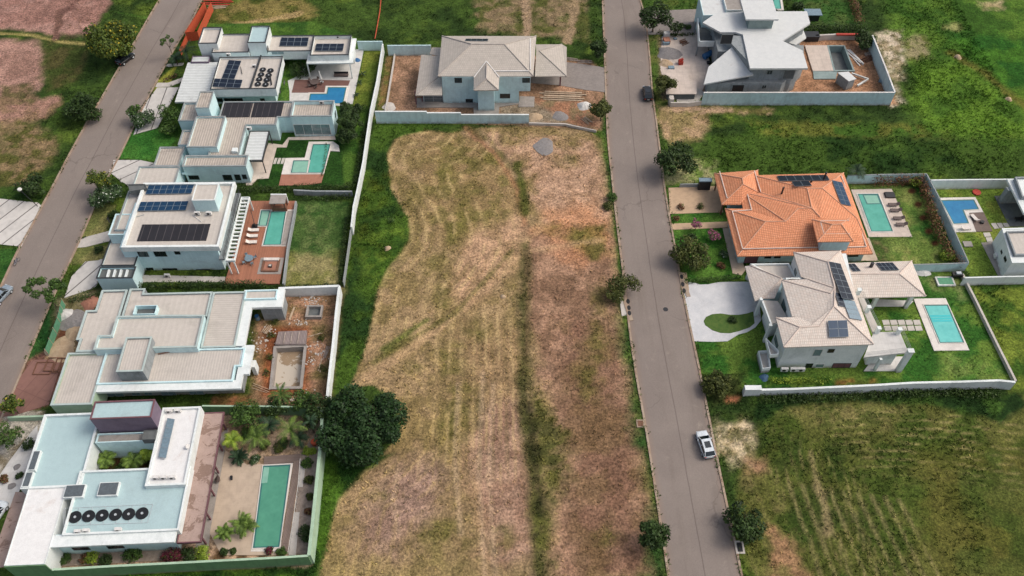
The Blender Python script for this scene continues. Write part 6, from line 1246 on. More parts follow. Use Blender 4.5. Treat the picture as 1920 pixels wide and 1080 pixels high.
VV = ch_.pitched(k, [(555, 110, zE), (1262, 110, zE), (1240, 411, zE), (525, 411, zE), (778, 172, zR), (1022, 173, zR)], [(0, 1, 5, 4), (1, 2, 5), (2, 3, 4, 5), (3, 0, 4)], M and 'tileg', .2, ridges=[(0, 4), (4, 5), (5, 1), (5, 2), (3, 4)], rmat='ridgeg')
ch_.pitched(k, [(793, 412, 6.72), (985, 410, 6.72), (980, 515, 6.6), (793, 516, 6.6), (890, 322, 7.9), (886, 430, 7.9)], [(0, 3, 5, 4), (4, 5, 2, 1), (5, 3, 2)], 'tileg', .2, ridges=[(4, 5), (5, 3), (5, 2)], rmat='ridgeg')
ch_.pitched(k, [(400, 250, 3.5), (545, 262, 4.6), (548, 400, 4.75), (357, 554, 3.5), (556, 554, 3.5), (556, 420, 4.7)], [(0, 3, 2, 1), (3, 4, 5, 2)], 'tileg', .18, ridges=[(3, 2)], rmat='ridgeg')
ch_.pitched(k, [(462, 243, 3.8), (482, 196, 3.8), (545, 196, 4.6), (545, 262, 4.6)], [(0, 1, 2, 3)], 'tileg', .15)
ch_.pitched(k, [(1258, 173, 3.6), (1455, 172, 3.6), (1490, 192, 3.6), (1490, 412, 3.6), (1252, 412, 3.6), (1262, 222, 4.9), (1284, 222, 4.9)], [(4, 3, 6, 5), (3, 2, 1, 6), (1, 0, 5, 6)], 'tileg', .2, ridges=[(6, 3), (6, 1)], rmat='ridgeg')
fl = MB(); A_, B_ = atz(k, [(1218, 130), (1218, 362)], 7.05); fl.tube(A_, B_, .14, n=4); A_, B_ = atz(k, [(945, 373), (1205, 373)], 7.1); fl.tube(A_, B_, .14, n=4); A_, B_, C_ = atz(k, [(793, 411), (888, 322), (985, 409)], 7.2); fl.tube((A_[0], A_[1], 6.85), (B_[0], B_[1], 7.95), .12, n=4); fl.tube((B_[0], B_[1], 7.95), (C_[0], C_[1], 6.85), .12, n=4); fl.build('flashing', M['flash'], ch_.root)
ch_.panels(onface(k, [(733, 134), (902, 136), (898, 151), (730, 150)], VV[0], VV[1], VV[5]), 4, 1, 'cell', lift=.1)
FW = (mw[0], mw[1])
for q_, mu in (((652, 426, 702, 458), 1), ((992, 545, 1063, 574), 1), ((735, 584, 784, 606), 1)): ch_.window(FW, k, q_, mull=mu)
ch_.window(((xr2-.1, F0[1]-.02), (xr, F0[1]-.02)), k, (1160, 426, 1212, 457), mull=1)
lw = rectify(plan(k((430, 480), (560, 480), (556, 618), (415, 618)), .1), 0); lw = [(W(*k((418, 610))[0])[0], W(*k((418, 605))[0])[1]), (F0[0]+.1, W(*k((418, 605))[0])[1]), (F0[0]+.1, back-.5), (W(*k((418, 610))[0])[0], back-.5)]; ch_.walls(lw, 3.4, 0, 'ctr')
ch_.win(lw[0], (1, 0), (0, -1), .15, lw[1][0]-lw[0][0]-.3, .1, 2.7, 1, 'alu', 'skylight', 'shutter_door', .06, .05, 5)
for uv in ((362, 620), (408, 600)): x, y = W(*k(uv)[0], .1); MB().box((x, y, .1), (.2, .2, 3.3)).build('post', M['maroon'], ch_.root)
x, y = W(*k((1440, 480))[0], .05); MB().box((x, y, .05), (.28, .28, 3.4)).build('post', M['maroon'], ch_.root)
wall([(726, 85), (808, 84.5)], 2.5, 'tall cyan boundary wall at the back left of the centre house yard', 'ctr', .25)
wall([(741, 92), (738, 115), (729, 170), (722, 210)], .5, 'low pale retaining wall between weeds and brown yard of the centre house', 'conclight', .3, name='retaining_wall')
yb = W(850, 231.5, 0)[1]
def zfor(u, v, y): 
    d_ = ray(u, v); kk = y/d_[1]; return H+d_[2]*kk
mb_r = thing('boundary_wall', 'stepped cyan boundary wall in front of the centre house, facing the mown lot', 'wall', (W(850, 231)[0], yb, 0))
sx = [702.5, 800, 864, 992]; tv = [210, 212.4, 215.8]
for i in range(3):
    z_ = zfor((sx[i]+sx[i+1])/2, tv[i], yb); x0_, x1_ = W(sx[i], tv[i], z_)[0], W(sx[i+1], tv[i], z_)[0]; w_ = MB(); w_.prism([(x0_, yb), (x1_-.005, yb), (x1_-.005, yb+.25), (x0_, yb+.25)], -.1, z_); w_.build('wall_panel', M['ctr'], mb_r); w_ = MB(); w_.prism([(x0_, yb-.03), (x1_-.005, yb-.03), (x1_-.005, yb+.28), (x0_, yb+.28)], z_, z_+.06); w_.build('coping', M['white'], mb_r); FLATL.append(([(x0_, yb), (x1_, yb)], .5))
wall([(992, 230), (1060, 232), (1118, 244.5)], .5, 'low pale kerb wall ending at the street beside the centre house yard', 'conclight', .25, name='retaining_wall')
planks(k((1460, 565))[0], 6, 9.5, -.06, 'long row of pale boards laid on the ground in front of the carport', 'wood', 3, .9, wd=.24, h=.1, var=.015)
heap(k((1620, 635))[0], 1.4, .7, 'white plastic-covered heap by the street tree of the centre house', 'whitepatio', 'covered_heap', 'heap', 7)
heap(k((1255, 715))[0], 1.3, .35, 'pale sand heap by the end of the stepped cyan wall', 'sand', 'sand_heap', 'sand heap', 8)
heap(k((1440, 710))[0], 1.5, .3, 'dark rubble heap in the middle of the centre house yard', 'gravel', 'rubble_heap', 'rubble heap', 9)
heap(k((160, 640))[0], 1.3, .3, 'white stone heap in the near left corner of the brown yard', 'conclight', 'stone_heap', 'stone heap', 10)
heap((1021, 275), 1.9, .22, 'flat grey gravel heap on the mown lot behind the cyan wall', 'gravel', 'gravel_heap', 'gravel heap', 11, ry=2.2)
planks(k((1640, 745))[0], 4, 2.4, -.9, 'few boards lying by the street at the corner of the yard', 'wood', 12, 1.2)
planks(k((1530, 285))[0], 4, 3.0, -.2, 'boards and blocks piled beside the paved drive', 'lumber', 13, 1.0)
planks(k((1620, 305))[0], 3, 3.4, -.1, 'grey boards piled by the verge above the paved drive', 'lumber', 14, 1.0)
# =============== TOP RIGHT: white angular house under construction ===============
slab('concrete_yard', [(225, 250), (540, 235), (560, 500), (500, 640), (265, 650), (215, 480)], M['patio'], .05, crop=m)
slab('driveway', [(105, 75), (485, 62), (470, 240), (300, 235), (110, 240)], M['greypave'], .045, crop=m)
slab('path', [(320, 620), (460, 600), (520, 640), (480, 700), (330, 710)], M['conclight'], .08, crop=m)
wh = House('angular_house', 'angular white-roofed house under construction with a square concrete tower', 'house', (1400, 110), 0.0)
z7 = 7.0
def poly(px, z, cr=m): return plan(cr(*px), z)
def slab3(H_, P, z0, z1, mat, name='roof'):
    mb = MB(); mb.prism(P, z0, z1, bottom=True); return mb.build(name, M[mat], H_.root)
M['roofw2'] = stain('pale_roof_membrane', S(208, 210, 208), S(198, 201, 200), S(164, 152, 146), gs=.4, ga=(.58, .78), rough=.8, bump=.05)
big = poly([(508, 155), (598, 92), (800, 78), (1015, 78), (1230, 78), (1252, 160), (1060, 282), (1200, 350), (1236, 472), (836, 473), (785, 238), (732, 222), (630, 222)], z7); slab3(wh, big, 6.6, z7, 'roofw2')
tri = plan(m((742, 300), (792, 300), (838, 470), (860, 517), (515, 582), (548, 462)), 4.6)
A3_ = [(*W(*m((u_, v_))[0], z_), z_) for u_, v_, z_ in ((745, 300, 6.3), (515, 582, 3.5), (860, 517, 4.9))]; VT = onface(m, [(742, 300), (800, 300), (842, 472), (860, 517), (515, 582), (548, 462)], *A3_); mb = MB(); mb.facets(VT, [(0, 1, 2, 3, 4, 5)], .3); mb.build('roof', M['roofw2'], wh.root)
low = plan(m((560, 500), (1150, 480), (1150, 560), (1130, 640), (528, 640), (525, 600)), .0); lowp = [(W(*m((530, 690))[0])[0], W(*m((530, 665))[0])[1]), (W(*m((1030, 665))[0])[0], W(*m((1030, 665))[0])[1]), (W(*m((1180, 540))[0])[0], W(*m((1180, 540))[0])[1]), (W(*m((1180, 400))[0])[0], W(*m((1100, 400))[0])[1]), (W(*m((640, 400))[0])[0], W(*m((640, 400))[0])[1]), (W(*m((520, 610))[0])[0], W(*m((520, 610))[0])[1])]
wh.walls(lowp, 3.2, 0, 'grey')
up2 = plan(m((850, 455), (1150, 455), (1190, 440), (1160, 340), (1040, 290), (800, 250), (650, 240)), 6.6); wh.walls(up2, 6.6, 0, 'grey')
back2 = offset(ccw(poly([(560, 150), (620, 105), (1225, 95), (1240, 150), (1050, 268), (800, 240), (640, 215)], 6.5)), .4); wh.walls(back2, 6.58, 0, 'grey')
ub = W(*m((700, 465))[0], 5)
tb_ = wh.block(m, [(785, 2), (1000, -4), (1026, 134), (792, 133)], 9.6, 9.3, 0, wall='roofw2', roof='roofw2'); tp = plan(m((815, 20), (985, 15), (985, 132), (822, 132)), 9.3); tp = rectify(tp, 0); slab3(wh, tp, 6.9, 9.32, 'poolshell', 'tower_wall')
wh.block(m, [(490, -30), (655, -30), (662, 98), (506, 112)], 6.4, 0, .15, .12, 'cyan', 'roofw2')
wh.block(m, [(655, -30), (790, -30), (790, 70), (665, 70)], 6.9, 0, .5, .15, 'white', 'concrete')
wh.window((lowp[0], lowp[1]), m, (712, 588, 790, 634), mull=0, frame='capgrey', glass='dark'); wh.window((lowp[0], lowp[1]), m, (920, 590, 946, 612), mull=1, frame='capgrey')
fu = min(((up2[i], up2[(i+1) % 7]) for i in range(7)), key=lambda e_: e_[0][1]+e_[1][1])
ff_ = (up2[0], up2[1]); wh.window(ff_, m, (955, 489, 988, 513), mull=1, frame='capgrey'); wh.window(ff_, m, (1068, 488, 1140, 545), mull=0, frame='capgrey', glass='concdark')  # the second is an open hole; its dark inside is the pane's colour
sl = (up2[6], up2[0]); wh.window(((back2[0]), (back2[1])), m, (1, 1, 2, 2)) if False else None
x0w, y0w = W(*m((600, 290))[0], 5.0); 
up3 = plan(m((600, 225), (760, 215), (760, 330), (600, 400)), 4.6); wh.walls(rectify(up3, 0), 4.9, 0, 'grey'); r3 = ccw(rectify(up3, 0)); wh.window(wh.front(r3), m, (635, 240, 712, 303), mull=0, frame='capgrey', glass='dark')
# balcony
bf = plan(m((480, 150), (600, 250), (605, 308), (485, 310)), 3.4); slab3(wh, bf, 3.15, 3.4, 'concdark', 'balcony_floor')
mb = MB(); Pb = plan(m((470, 150), (480, 310), (600, 310)), 3.4)
for i in range(2): 
    a_, b_ = Pb[i], Pb[i+1]; l_ = math.hypot(b_[0]-a_[0], b_[1]-a_[1]); nx_, ny_ = -(b_[1]-a_[1])/l_*.12, (b_[0]-a_[0])/l_*.12; mb.prism([(a_[0]-nx_, a_[1]-ny_), (b_[0]-nx_, b_[1]-ny_), (b_[0]+nx_, b_[1]+ny_), (a_[0]+nx_, a_[1]+ny_)], 3.0, 4.3, bottom=True)
mb.build('balcony_parapet', M['white'], wh.root)
for uv in ((478, 300), (462, 150)): x, y = W(*m(uv)[0], 3.2); MB().tube((x, y, 0), (x, y, 3.1), .15).build('column', M['grey'], wh.root)
tarp = MB(); P0, P1 = W(*m((520, 380))[0], 1.2), W(*m((590, 350))[0], 1.2); tarp.tube((*P0, .7), (*P1, 1.2), .7, .5, 7); tag(tarp.build('tarpaulin', M['blue']), 'bright blue tarpaulin bundled under the white balcony', 'tarpaulin')
# right annex
an = plan(m((1085, 290), (1200, 195), (1225, 260), (1150, 310)), 3.3); slab3(wh, an, 3.0, 3.3, 'roofw2', 'annex_roof'); wh.walls(offset(ccw(plan(m((1075, 290), (1195, 210), (1205, 260), (1140, 310)), 3.0)), .3), 3.0, 0, 'grey', 'annex_wall')
# pool of the site
slab('concrete_slab', [(1215, 313), (1370, 313), (1415, 490), (1270, 490)], M['patio'], .3, crop=m)
P4 = ccw(plan(m((1368, 313), (1492, 313), (1562, 492), (1414, 492)), .3)); ps = thing('unfinished_pool', 'empty grey pool basin beside a concrete slab behind the angular white house', 'swimming pool', (*centroid(P4), 0)); I_ = offset(P4, .35); HOLES.append(offset(P4, .1)); mb = MB(); mb.ring(P4, I_, .32)
for i in range(4): j = (i+1) % 4; mb.face([(*P4[i], -.2), (*P4[j], -.2), (*P4[j], .32), (*P4[i], .32)]); mb.face([(*I_[j], -1.3), (*I_[i], -1.3), (*I_[i], .32), (*I_[j], .32)])
mb.build('shell', M['poolshell'], ps); mb = MB(); mb.face([(*p_, -1.3) for p_ in I_]); mb.build('floor', M['concdark'], ps)
slab('wet_slab', [(1272, 490), (1440, 492), (1430, 545), (1278, 545)], M['poolshell'], .2, crop=m)
pk = plan(m((1448, 505), (1515, 500), (1565, 545), (1520, 560)), 2.4); pr_ = thing('pump_house', 'small white-topped block with slanting walls in the red soil yard', 'pump house', (*centroid(pk), 0)); mb = MB(); mb.prism(pk, 0, 2.3); mb.build('wall', M['grey'], pr_); mb = MB(); mb.prism(offset(ccw(pk), -.12), 2.3, 2.45); mb.build('roof', M['roofw2'], pr_)
ln = plan(m((1545, 500), (1660, 545), (1590, 590), (1560, 585)), .4); vt = MB(); Pl = plan(m((1540, 505), (1655, 545), (1580, 590)), .6)
for i in range(2): vt.tube((*Pl[i], .5), (*Pl[i+1], .5), .22, n=4)
tag(vt.build('kerb_beam', M['white']), 'white L-shaped concrete beam beside the small pump block', 'beam')
planks(m((1560, 400))[0], 5, 5.2, -1.15, 'long white timbers laid side by side on red soil', 'flash', 15, .6, wd=.2, h=.1)
for i, (u, v, L) in enumerate([(1640, 330, 'bundle of grey timber stacked below the dark tree, upper one'), (1670, 380, 'bundle of grey timber stacked below the dark tree, middle one'), (1650, 410, 'tangle of dark timber at the foot of the timber stacks')]): planks(m((u, v))[0], 8, 3.0, .1+.2*i, L, 'lumber' if i < 2 else 'rust', 16+i, .7, h=.12)
planks(m((1748, 555))[0], 4, 2.6, 1.1, 'light sheets leaning in the corner by the right boundary wall', 'palepanel', 20, .5, wd=.3, h=.12)
hx = heap(m((275, 370))[0], 2.6, .7, 'grey cement heap on the concrete yard beside the white house', 'gravel', 'cement_heap', 'cement heap', 21)
heap(m((255, 440))[0], 1.5, .5, 'cream sand heap near the kerb of the concrete yard', 'sand', 'sand_heap', 'sand heap', 22)
planks(m((375, 298))[0], 6, 1.9, .5, 'square pallet of weathered boards on the concrete yard', 'rust', 23, .9, h=.14)
for i, (u, v, mt, L, s_) in enumerate([(257, 245, 'flash', 'white plastic tank at the top left of the concrete yard', (1.2, 1, 1)), (258, 283, 'terraco', 'stack of red bricks at the left of the concrete yard', (1.3, 1.5, .7)), (255, 300, 'palepanel', 'pale wrapped block stack in front of red bricks', (1.4, .7, .6)), (318, 265, 'palepanel', 'pale blue sack beside the white tank', (.7, .5, .3)), (290, 470, 'palepanel', 'pale blue-green wheelbarrow-sized bin near the sand heap', (1.2, .9, .5)), (355, 435, 'redp', 'red cement mixer on the concrete yard', (.9, .9, .8)), (550, 432, 'dark', 'dark square hatch beside the white house wall', (.7, .7, .4))]):
    x, y = W(*m((u, v))[0], .3); o = MB(); o.box((x, y, .05), s_, .1)
    if 'mixer' in L: o.tube((x-.3, y, .8), (x+.4, y, 1.3), .4, .25, 10)
    ob = o.build(['water_tank', 'brick_stack', 'block_stack', 'sack', 'bin', 'cement_mixer', 'hatch'][i], M[mt]); tag(ob, L, ['tank', 'bricks', 'blocks', 'sack', 'bin', 'cement mixer', 'hatch'][i]); md = ob.modifiers.new('bevel', 'BEVEL'); md.width = .05; md.segments = 2
lowh = plan(m((255, 650), (255, 480), (410, 480), (412, 555), (470, 560), (465, 650)), 1.6); sh = thing('site_shed', 'low shed with pale flat roof at the street corner of the building site', 'shed', (*centroid(lowh), 0)); mb = MB(); mb.prism(lowh, 1.45, 1.6, bottom=True); mb.build('roof', M['patio'], sh); mb = MB(); mb.prism(offset(ccw(lowh), .25), 0, 1.45); mb.build('wall', M['concdark'], sh)
wall([(1319.5, 173.4), (1678, 173.2)], 3.1, 'long smooth grey-blue boundary wall in front of the angular white house', 'ctr', .3, cap='flash')
wall([(1678, 172.5), (1660, 125), (1641, 78), (1636, 66)], 3.0, 'white-topped boundary wall on the right of the angular house yard', 'ctr', .3, cap='flash')
wall([(1257.5, 192), (1290, 192.3), (1320, 188.5)], 1.0, 'short low boundary wall at the street end of the angular house', 'conclight', .25)
x, y = W(1258, 190, .6); MB_ = MB(); MB_.box((x, y, 0), (.9, 1.2, 1.6)); tag(MB_.build('gate_pillar', M['conclight']), 'stubby pale gate pillar at the street corner of the building site', 'pillar')
wall([(1530, 66), (1566, 64), (1605, 64), (1622, 66)], 1.3, 'weathered low wall below the clipped hedge behind the empty pool', 'conclight', .4, name='garden_wall')
x, y = W(1590, 65, 1.4); tag(MB().box((x, y, 1.3), (5.0, .5, .3)).build('red_beam', M['redp']), 'red painted beam lying on the weathered low wall', 'beam')
x, y = W(*m((1257, 255))[0], .6); tag(MB().box((x, y, 0), (3.0, 1.8, 1.2)).box((x, y, 1.2), (3.2, 2.0, .1)).build('dark_container', M['dark']), 'dark covered crate at the left end of the weathered wall', 'crate')
# neighbour lot top right: lawn pool edge and hedge
pool('narrow teal pool at the very top beside the angular house', [(1450, -30), (1462, -30), (1470, 19), (1458, 19)], [([(1440, -40), (1457, -40), (1465, 17), (1452, 17)], 'water')])
x, y = W(1523, 28, 1.0); o = thing('pool_shed', 'small white-roofed shed between white roof corner and lawn, top right', 'shed', (x, y, 0)); MB().box((x, y, 0), (2.8, 1.8, 1.6)).build('wall', M['dark'], o); MB().box((x, y, 1.6), (3.6, 2.4, .15)).build('roof', M['palepanel'], o)
# =============== ORANGE ROOF HOUSE ===============
slab('driveway', [(205, 200), (500, 188), (560, 188), (600, 375), (215, 388)], M['sanddrive'], .05, crop=n)
slab('path', [(228, 458), (640, 442), (645, 485), (238, 502)], M['sanddrive'], .05, crop=n)
slab('path', [(595, 490), (640, 490), (760, 790), (730, 830), (668, 815)], M['patiob'], .06, crop=n)
slab('patio', [(1520, 213), (1812, 207), (1960, 552), (1648, 553)], M['patio'], .07, crop=n)
slab('patio', [(1570, 560), (1650, 560), (1715, 725), (1560, 725)], M['patiob'], .06, crop=n)
oh = House('clay_tile_house', 'large single-storey house with a bright orange clay tile roof', 'house', (1490, 420), 0.0)
E3 = 3.3
Vn = [(535, 97, E3), (580, 78, E3), (825, 72, E3), (868, 92, E3), (868, 232, 3.5), (725, 262, E3+.1), (725, 320, E3), (590, 318, E3), (735, 135, 5.2), (740, 190, 5.2)]
G_ = oh.pitched(n, [(533, 96, E3), (850, 72, E3), (868, 240, E3+.2), (728, 320, E3), (588, 320, E3), (737, 132, 5.3), (742, 175, 5.3)], [(0, 5, 1), (0, 4, 6, 5), (4, 3, 6), (3, 2, 6), (1, 5, 6, 2)], 'tile', .2, ridges=[(0, 5), (5, 1), (4, 6), (5, 6), (6, 2)], rmat='ridgeo', rr=.1)
V = [(815, 110, E3+.3), (1466, 92, E3), (1676, 676, E3), (700, 693, E3), (612, 350, E3), (742, 350, E3+.2), (722, 252, E3+.2), (735, 232, E3+.3), (868, 236, E3+.6),   # 0-8 eaves
     (1205, 207, 6.2), (1312, 204, 6.3), (1236, 346, 6.3), (1140, 350, 6.0), (1050, 442, 5.6), (905, 444, 5.5), (1300, 415, 6.1), (1560, 418, 4.9), (1490, 430, 5.4)]
F = [(0, 1, 10, 9), (0, 9, 11, 8), (8, 11, 7), (7, 11, 12, 13), (7, 13, 5, 6), (5, 13, 14), (5, 14, 4), (4, 14, 3), (3, 14, 13, 12, 15), (12, 11, 15), (9, 10, 16, 15), (9, 15, 11), (10, 1, 16), (1, 2, 16), (3, 15, 17, 2), (15, 16, 17), (17, 16, 2)]
R_ = oh.pitched(n, V, F, 'tile', .2, ridges=[(0, 9), (9, 10), (10, 1), (7, 11), (7, 13), (11, 12), (12, 13), (13, 14), (14, 3), (4, 14), (10, 16), (16, 2), (9, 11), (11, 15), (8, 11)], rmat='ridgeo', rr=.1)
# white eave channels seen as pale lines on the tiles
def chan(pts, zz):
    mb = MB(); Q = [W(*n((u, v))[0], z_) + (z_+.1,) for (u, v), z_ in zip(pts, zz)]
    for i in range(len(Q)-1): mb.tube(Q[i], Q[i+1], .1, n=4)
    mb.build('mortar_line', M['ridge'], oh.root)
chan([(572, 84), (626, 275), (722, 272)], [3.75, 3.75, 3.75]); chan([(770, 238), (803, 362), (664, 372), (738, 642), (1280, 632)], [3.9, 3.9, 3.8, 3.85, 3.85]); chan([(1448, 115), (1552, 412)], [3.9, 3.9]); chan([(822, 80), (868, 232)], [3.75, 4.0]); chan([(1500, 630), (1628, 626), (1588, 505)], [3.85, 3.85, 4.2])
D_ = oh.pitched(n, [(1236, 428, 6.6), (1510, 420, 6.6), (1535, 585, 6.6), (1277, 588, 6.6), (1385, 466, 7.5), (1448, 462, 7.5)], [(0, 4, 5, 1), (0, 3, 4), (3, 2, 5, 4), (2, 1, 5)], 'tile', .2, ridges=[(0, 4), (4, 5), (5, 1), (3, 4), (2, 5)], rmat='ridgeo', rr=.1)
dw = [tuple(x_) for x_ in plan(n((1300, 440), (1490, 435), (1500, 575), (1300, 580)), 6.4)]; dw = rectify(dw, 0); mb = MB(); mb.prism(dw, 3.8, 6.45); mb.build('dormer_wall', M['ctr'], oh.root)
mb = MB(); Q = atz(n, [(1298, 440), (1505, 436), (1512, 530), (1325, 532), (1298, 440)], 6.95)
for i in (0, 2, 3): mb.tube(Q[i], Q[i+1], .09, n=4)
mb.build('mortar_line', M['ridge'], oh.root)
fp_ = [W(*n(q_)[0], 3.1) for q_ in ((718, 672), (1650, 655), (1460, 120), (830, 128), (850, 250), (760, 262), (770, 362), (640, 372))]
wp = offset(ccw(fp_), .35); oh.walls(wp, 3.25, 0, 'ctr')
gp_ = rectify([W(*n(q_)[0], 3.0) for q_ in ((640, 130), (840, 100), (850, 270), (640, 290))], 0); oh.walls(gp_, 3.2, 0, 'ctr', 'garage_wall')
for q_ in ((602, 305), (560, 130)): x, y = W(*n(q_)[0], 3.1); MB().box((x, y, 0), (.25, .25, 3.15)).build('post', M['rust'], oh.root)
fo = oh.front(wp)
for q_ in ((900, 690, 942, 706), (970, 688, 1010, 704), (1500, 678, 1570, 694)): oh.window(fo, n, q_, mull=0)
oh.window(fo, n, (755, 694, 845, 740), mull=0, glass='maroon', name='door')
N0 = onface(n, [(980, 119), (1345, 112), (1362, 150), (1008, 156)], R_[0], R_[1], R_[10]); oh.panels(N0, 6, 1, lift=.14)
N1 = onface(n, [(1090, 160), (1215, 156), (1236, 190), (1112, 194)], R_[0], R_[1], R_[10]); oh.panels(N1, 2, 1, lift=.14)
N2 = onface(n, [(1383, 152), (1450, 164), (1522, 340), (1442, 318)], R_[10], R_[1], R_[16]); oh.panels(N2, 2, 5, 'cellb', lift=.14)
sk = onface(n, [(1285, 335), (1345, 332), (1420, 400), (1330, 405)], R_[9], R_[10], R_[16]); mb = MB(); mb.prism([(s_[0], s_[1]) for s_ in sk], sk[0][2]-.3, sk[0][2]+.15); mb.build('roof_skylight', M['palepanel'], oh.root)
for (p0, z0_, hh) in (((1020, 240), 5.0, 1.5), ((1320, 148), 4.6, 2.0), ((1230, 165), 4.9, .7)): x, y = W(*n(p0)[0], z0_); MB().tube((x, y, z0_-.5), (x, y, z0_+hh), .17, n=8).build('flue', M['dark'], oh.root)
pl = plan(n((425, 150), (515, 150), (515, 192), (418, 192)), 1.2); gh_ = thing('gate_house', 'small dark meter house with white flat top behind the sandy drive', 'gatehouse', (*centroid(pl), 0)); gq = rectify(plan(n((432, 132), (516, 130), (514, 150), (428, 152)), 2.4), 0); mb = MB(); mb.prism(offset(ccw(gq), -.1), 2.2, 2.4, bottom=True); mb.build('roof', M['palepanel'], gh_); mb = MB(); mb.prism(gq, 0, 2.2); mb.build('wall', M['dark'], gh_)
wall([(1275, 345), (1310, 344.5)], .8, 'low grey wall running to the small dark meter house', 'capgrey', .2, name='garden_wall')
wall([(1590, 329), (1660, 327), (1738, 326)], 2.1, 'cyan boundary wall behind the palm and orange-roofed house', 'ctr', .2, cap='capgrey')
wall([(1738, 327), (1762, 372), (1786, 425), (1816, 492)], 2.1, 'grey boundary wall running beside the long russet hedge', 'ctr', .2, cap='capgrey')
wall([(1700, 496.5), (1760, 495), (1816.5, 493)], 2.0, 'grey boundary wall between russet hedge end and white-tiled house lawn', 'ctr', .2, cap='capgrey')
pool('green pool with shallow ledge beside the orange-roofed house', [(1553, 237), (1722, 236), (1832, 523), (1655, 524)], [([(1565, 245), (1714, 244), (1822, 515), (1664, 517)], 'water'), ([(1600, 249), (1712, 249), (1738, 318), (1632, 320)], 'waterl')], crop=n, zc=.12)
lb = lounger_proto('loungeb')
for i, (u, v, L) in enumerate([(1822, 320, 'brown sun lounger nearest the shallow end of the green pool'), (1838, 360, 'second brown sun lounger from the shallow end of the green pool'), (1858, 417, 'third brown sun lounger from the shallow end of the green pool'), (1878, 462, 'brown sun lounger at the deep end corner of the green pool patio')]):
    o = lb if i == 0 else copy_tree(lb); x, y = W(*n((u, v))[0], .4); o.scale = (1.05, 1, 1); put(o, (x, y, .08), math.pi-.02, L, 'brown loungers lined up along the green pool')
x, y = W(*n((1800, 250))[0], .3); o = thing('day_bed', 'square dark day bed at the far corner of the green pool patio', 'day bed', (x, y, .07)); t_ = MB(); t_.box((0, 0, .12), (1.7, 1.3, .2)); child_mesh('mattress', t_.mesh('mattress', M['dark']), o); t_ = MB(); t_.box((0, 0, 0), (1.8, 1.4, .12)); child_mesh('frame', t_.mesh('frame', M['loungeb']), o)
# =============== WHITE TILE HOUSE ===============
drv = [(112, 262), (160, 268), (200, 282), (260, 280), (330, 265), (420, 262), (620, 262), (640, 540), (600, 590), (540, 625), (480, 640), (400, 690), (300, 694), (150, 690), (75, 322)]
slab('driveway', drv, M['marble'], .06, crop=p)
isl = [(228, 545), (245, 515), (290, 495), (350, 490), (420, 500), (480, 500), (540, 490), (585, 475), (595, 560), (560, 590), (490, 615), (420, 632), (350, 630), (290, 610), (240, 575)]
M['turf'] = stain('planted_turf', S(70, 98, 44), S(92, 112, 54), S(40, 66, 30), scale=2, gs=.5, rough=.95, bump=.5)
slab('lawn_island', isl, M['turf'], .1, crop=p)
slab('path', [(62, 198), (105, 196), (124, 325), (74, 327)], M['sand'], .065, crop=p)
slab('drain_pad', [(165, 912), (200, 910), (212, 1000), (178, 1005)], M['conclight'], .07, crop=c8)  # concrete pad of the storm drain on the left kerb
slab('patio', [(1460, 440), (1700, 440), (1740, 400), (1440, 385)], M['whitepatio'], .06, crop=p)
slab('patio', [(1380, 905), (1650, 905), (1700, 800), (1460, 800)], M['whitepatio'], .06, crop=p)
for i in range(5):
    for j in range(2):
        u0 = 207+i*56; v0 = 463+j*42; slab('stepping_stone', [(u0+j*12, v0), (u0+48+j*12, v0-2), (u0+60+j*12, v0+33), (u0+12+j*12, v0+35)], M['conclight'], .07, crop=r6)
th = House('white_tile_house', 'two-storey house with cream tile roofs, solar panels and balconies', 'house', (1570, 620), 0.02)
zr_ = 8.3; zm = 8.15
V = [(875, 50, 6.7), (1215, 38, 6.7), (1452, 712, 6.7), (806, 734, 6.7), (748, 520, 6.7), (905, 516, 6.75), (865, 512, 6.7), (790, 250, 6.7), (978, 243, 6.75), (928, 224, 6.7),
     (1122, 120, zr_), (1172, 308, zr_), (1140, 346, zm), (1166, 440, zr_), (1062, 582, zm), (922, 590, zm)]
F = [(0, 10, 1), (0, 9, 8, 11, 10), (8, 7, 12, 11), (7, 6, 5, 14, 12), (5, 4, 15, 14), (4, 3, 15), (3, 2, 13), (3, 13, 14), (3, 14, 15), (2, 1, 13), (1, 10, 11), (1, 11, 13), (11, 12, 13), (12, 14, 13)]
def _zz(q_, *A): return onface(p, [q_], *[(*W(*p((u_, v_))[0], z_), z_) for u_, v_, z_ in A])[0][2]
PN = ((875, 50, 6.7), (1122, 120, zr_), (1172, 308, zr_)); PM = ((790, 250, 6.7), (865, 512, 6.7), (1140, 346, zm))
V[9] = (928, 224, _zz((928, 224), *PN)); V[8] = (978, 243, (_zz((978, 243), *PN)+_zz((978, 243), *PM))/2); V[5] = (905, 516, _zz((905, 516), *PM)); V[14] = (1062, 582, _zz((1062, 582), *PM)); V[15] = (922, 590, V[14][2]-.05)
T_ = th.pitched(p, V, F, 'tilew', .22, ridges=[(0, 10), (10, 1), (10, 11), (11, 12), (7, 12), (11, 13), (13, 14), (14, 15), (15, 4), (15, 3), (13, 2), (8, 11)], rr=.12)
fw2 = [W(*p(q_)[0], 0) for q_ in ((722, 925), (1440, 905))]
yf = (fw2[0][1]+fw2[1][1])/2
topw = [W(*p(q_)[0], 6.6) for q_ in ((812, 728), (1435, 706), (1208, 48), (885, 60))]
xl = W(*p((812, 728))[0], 6.5)[0]+.45; xr_ = W(*p((1440, 706))[0], 6.5)[0]-.45; yfr = W(*p((1120, 722))[0], 6.6)[1]+.35; ybk = W(*p((1040, 45))[0], 6.6)[1]-.4
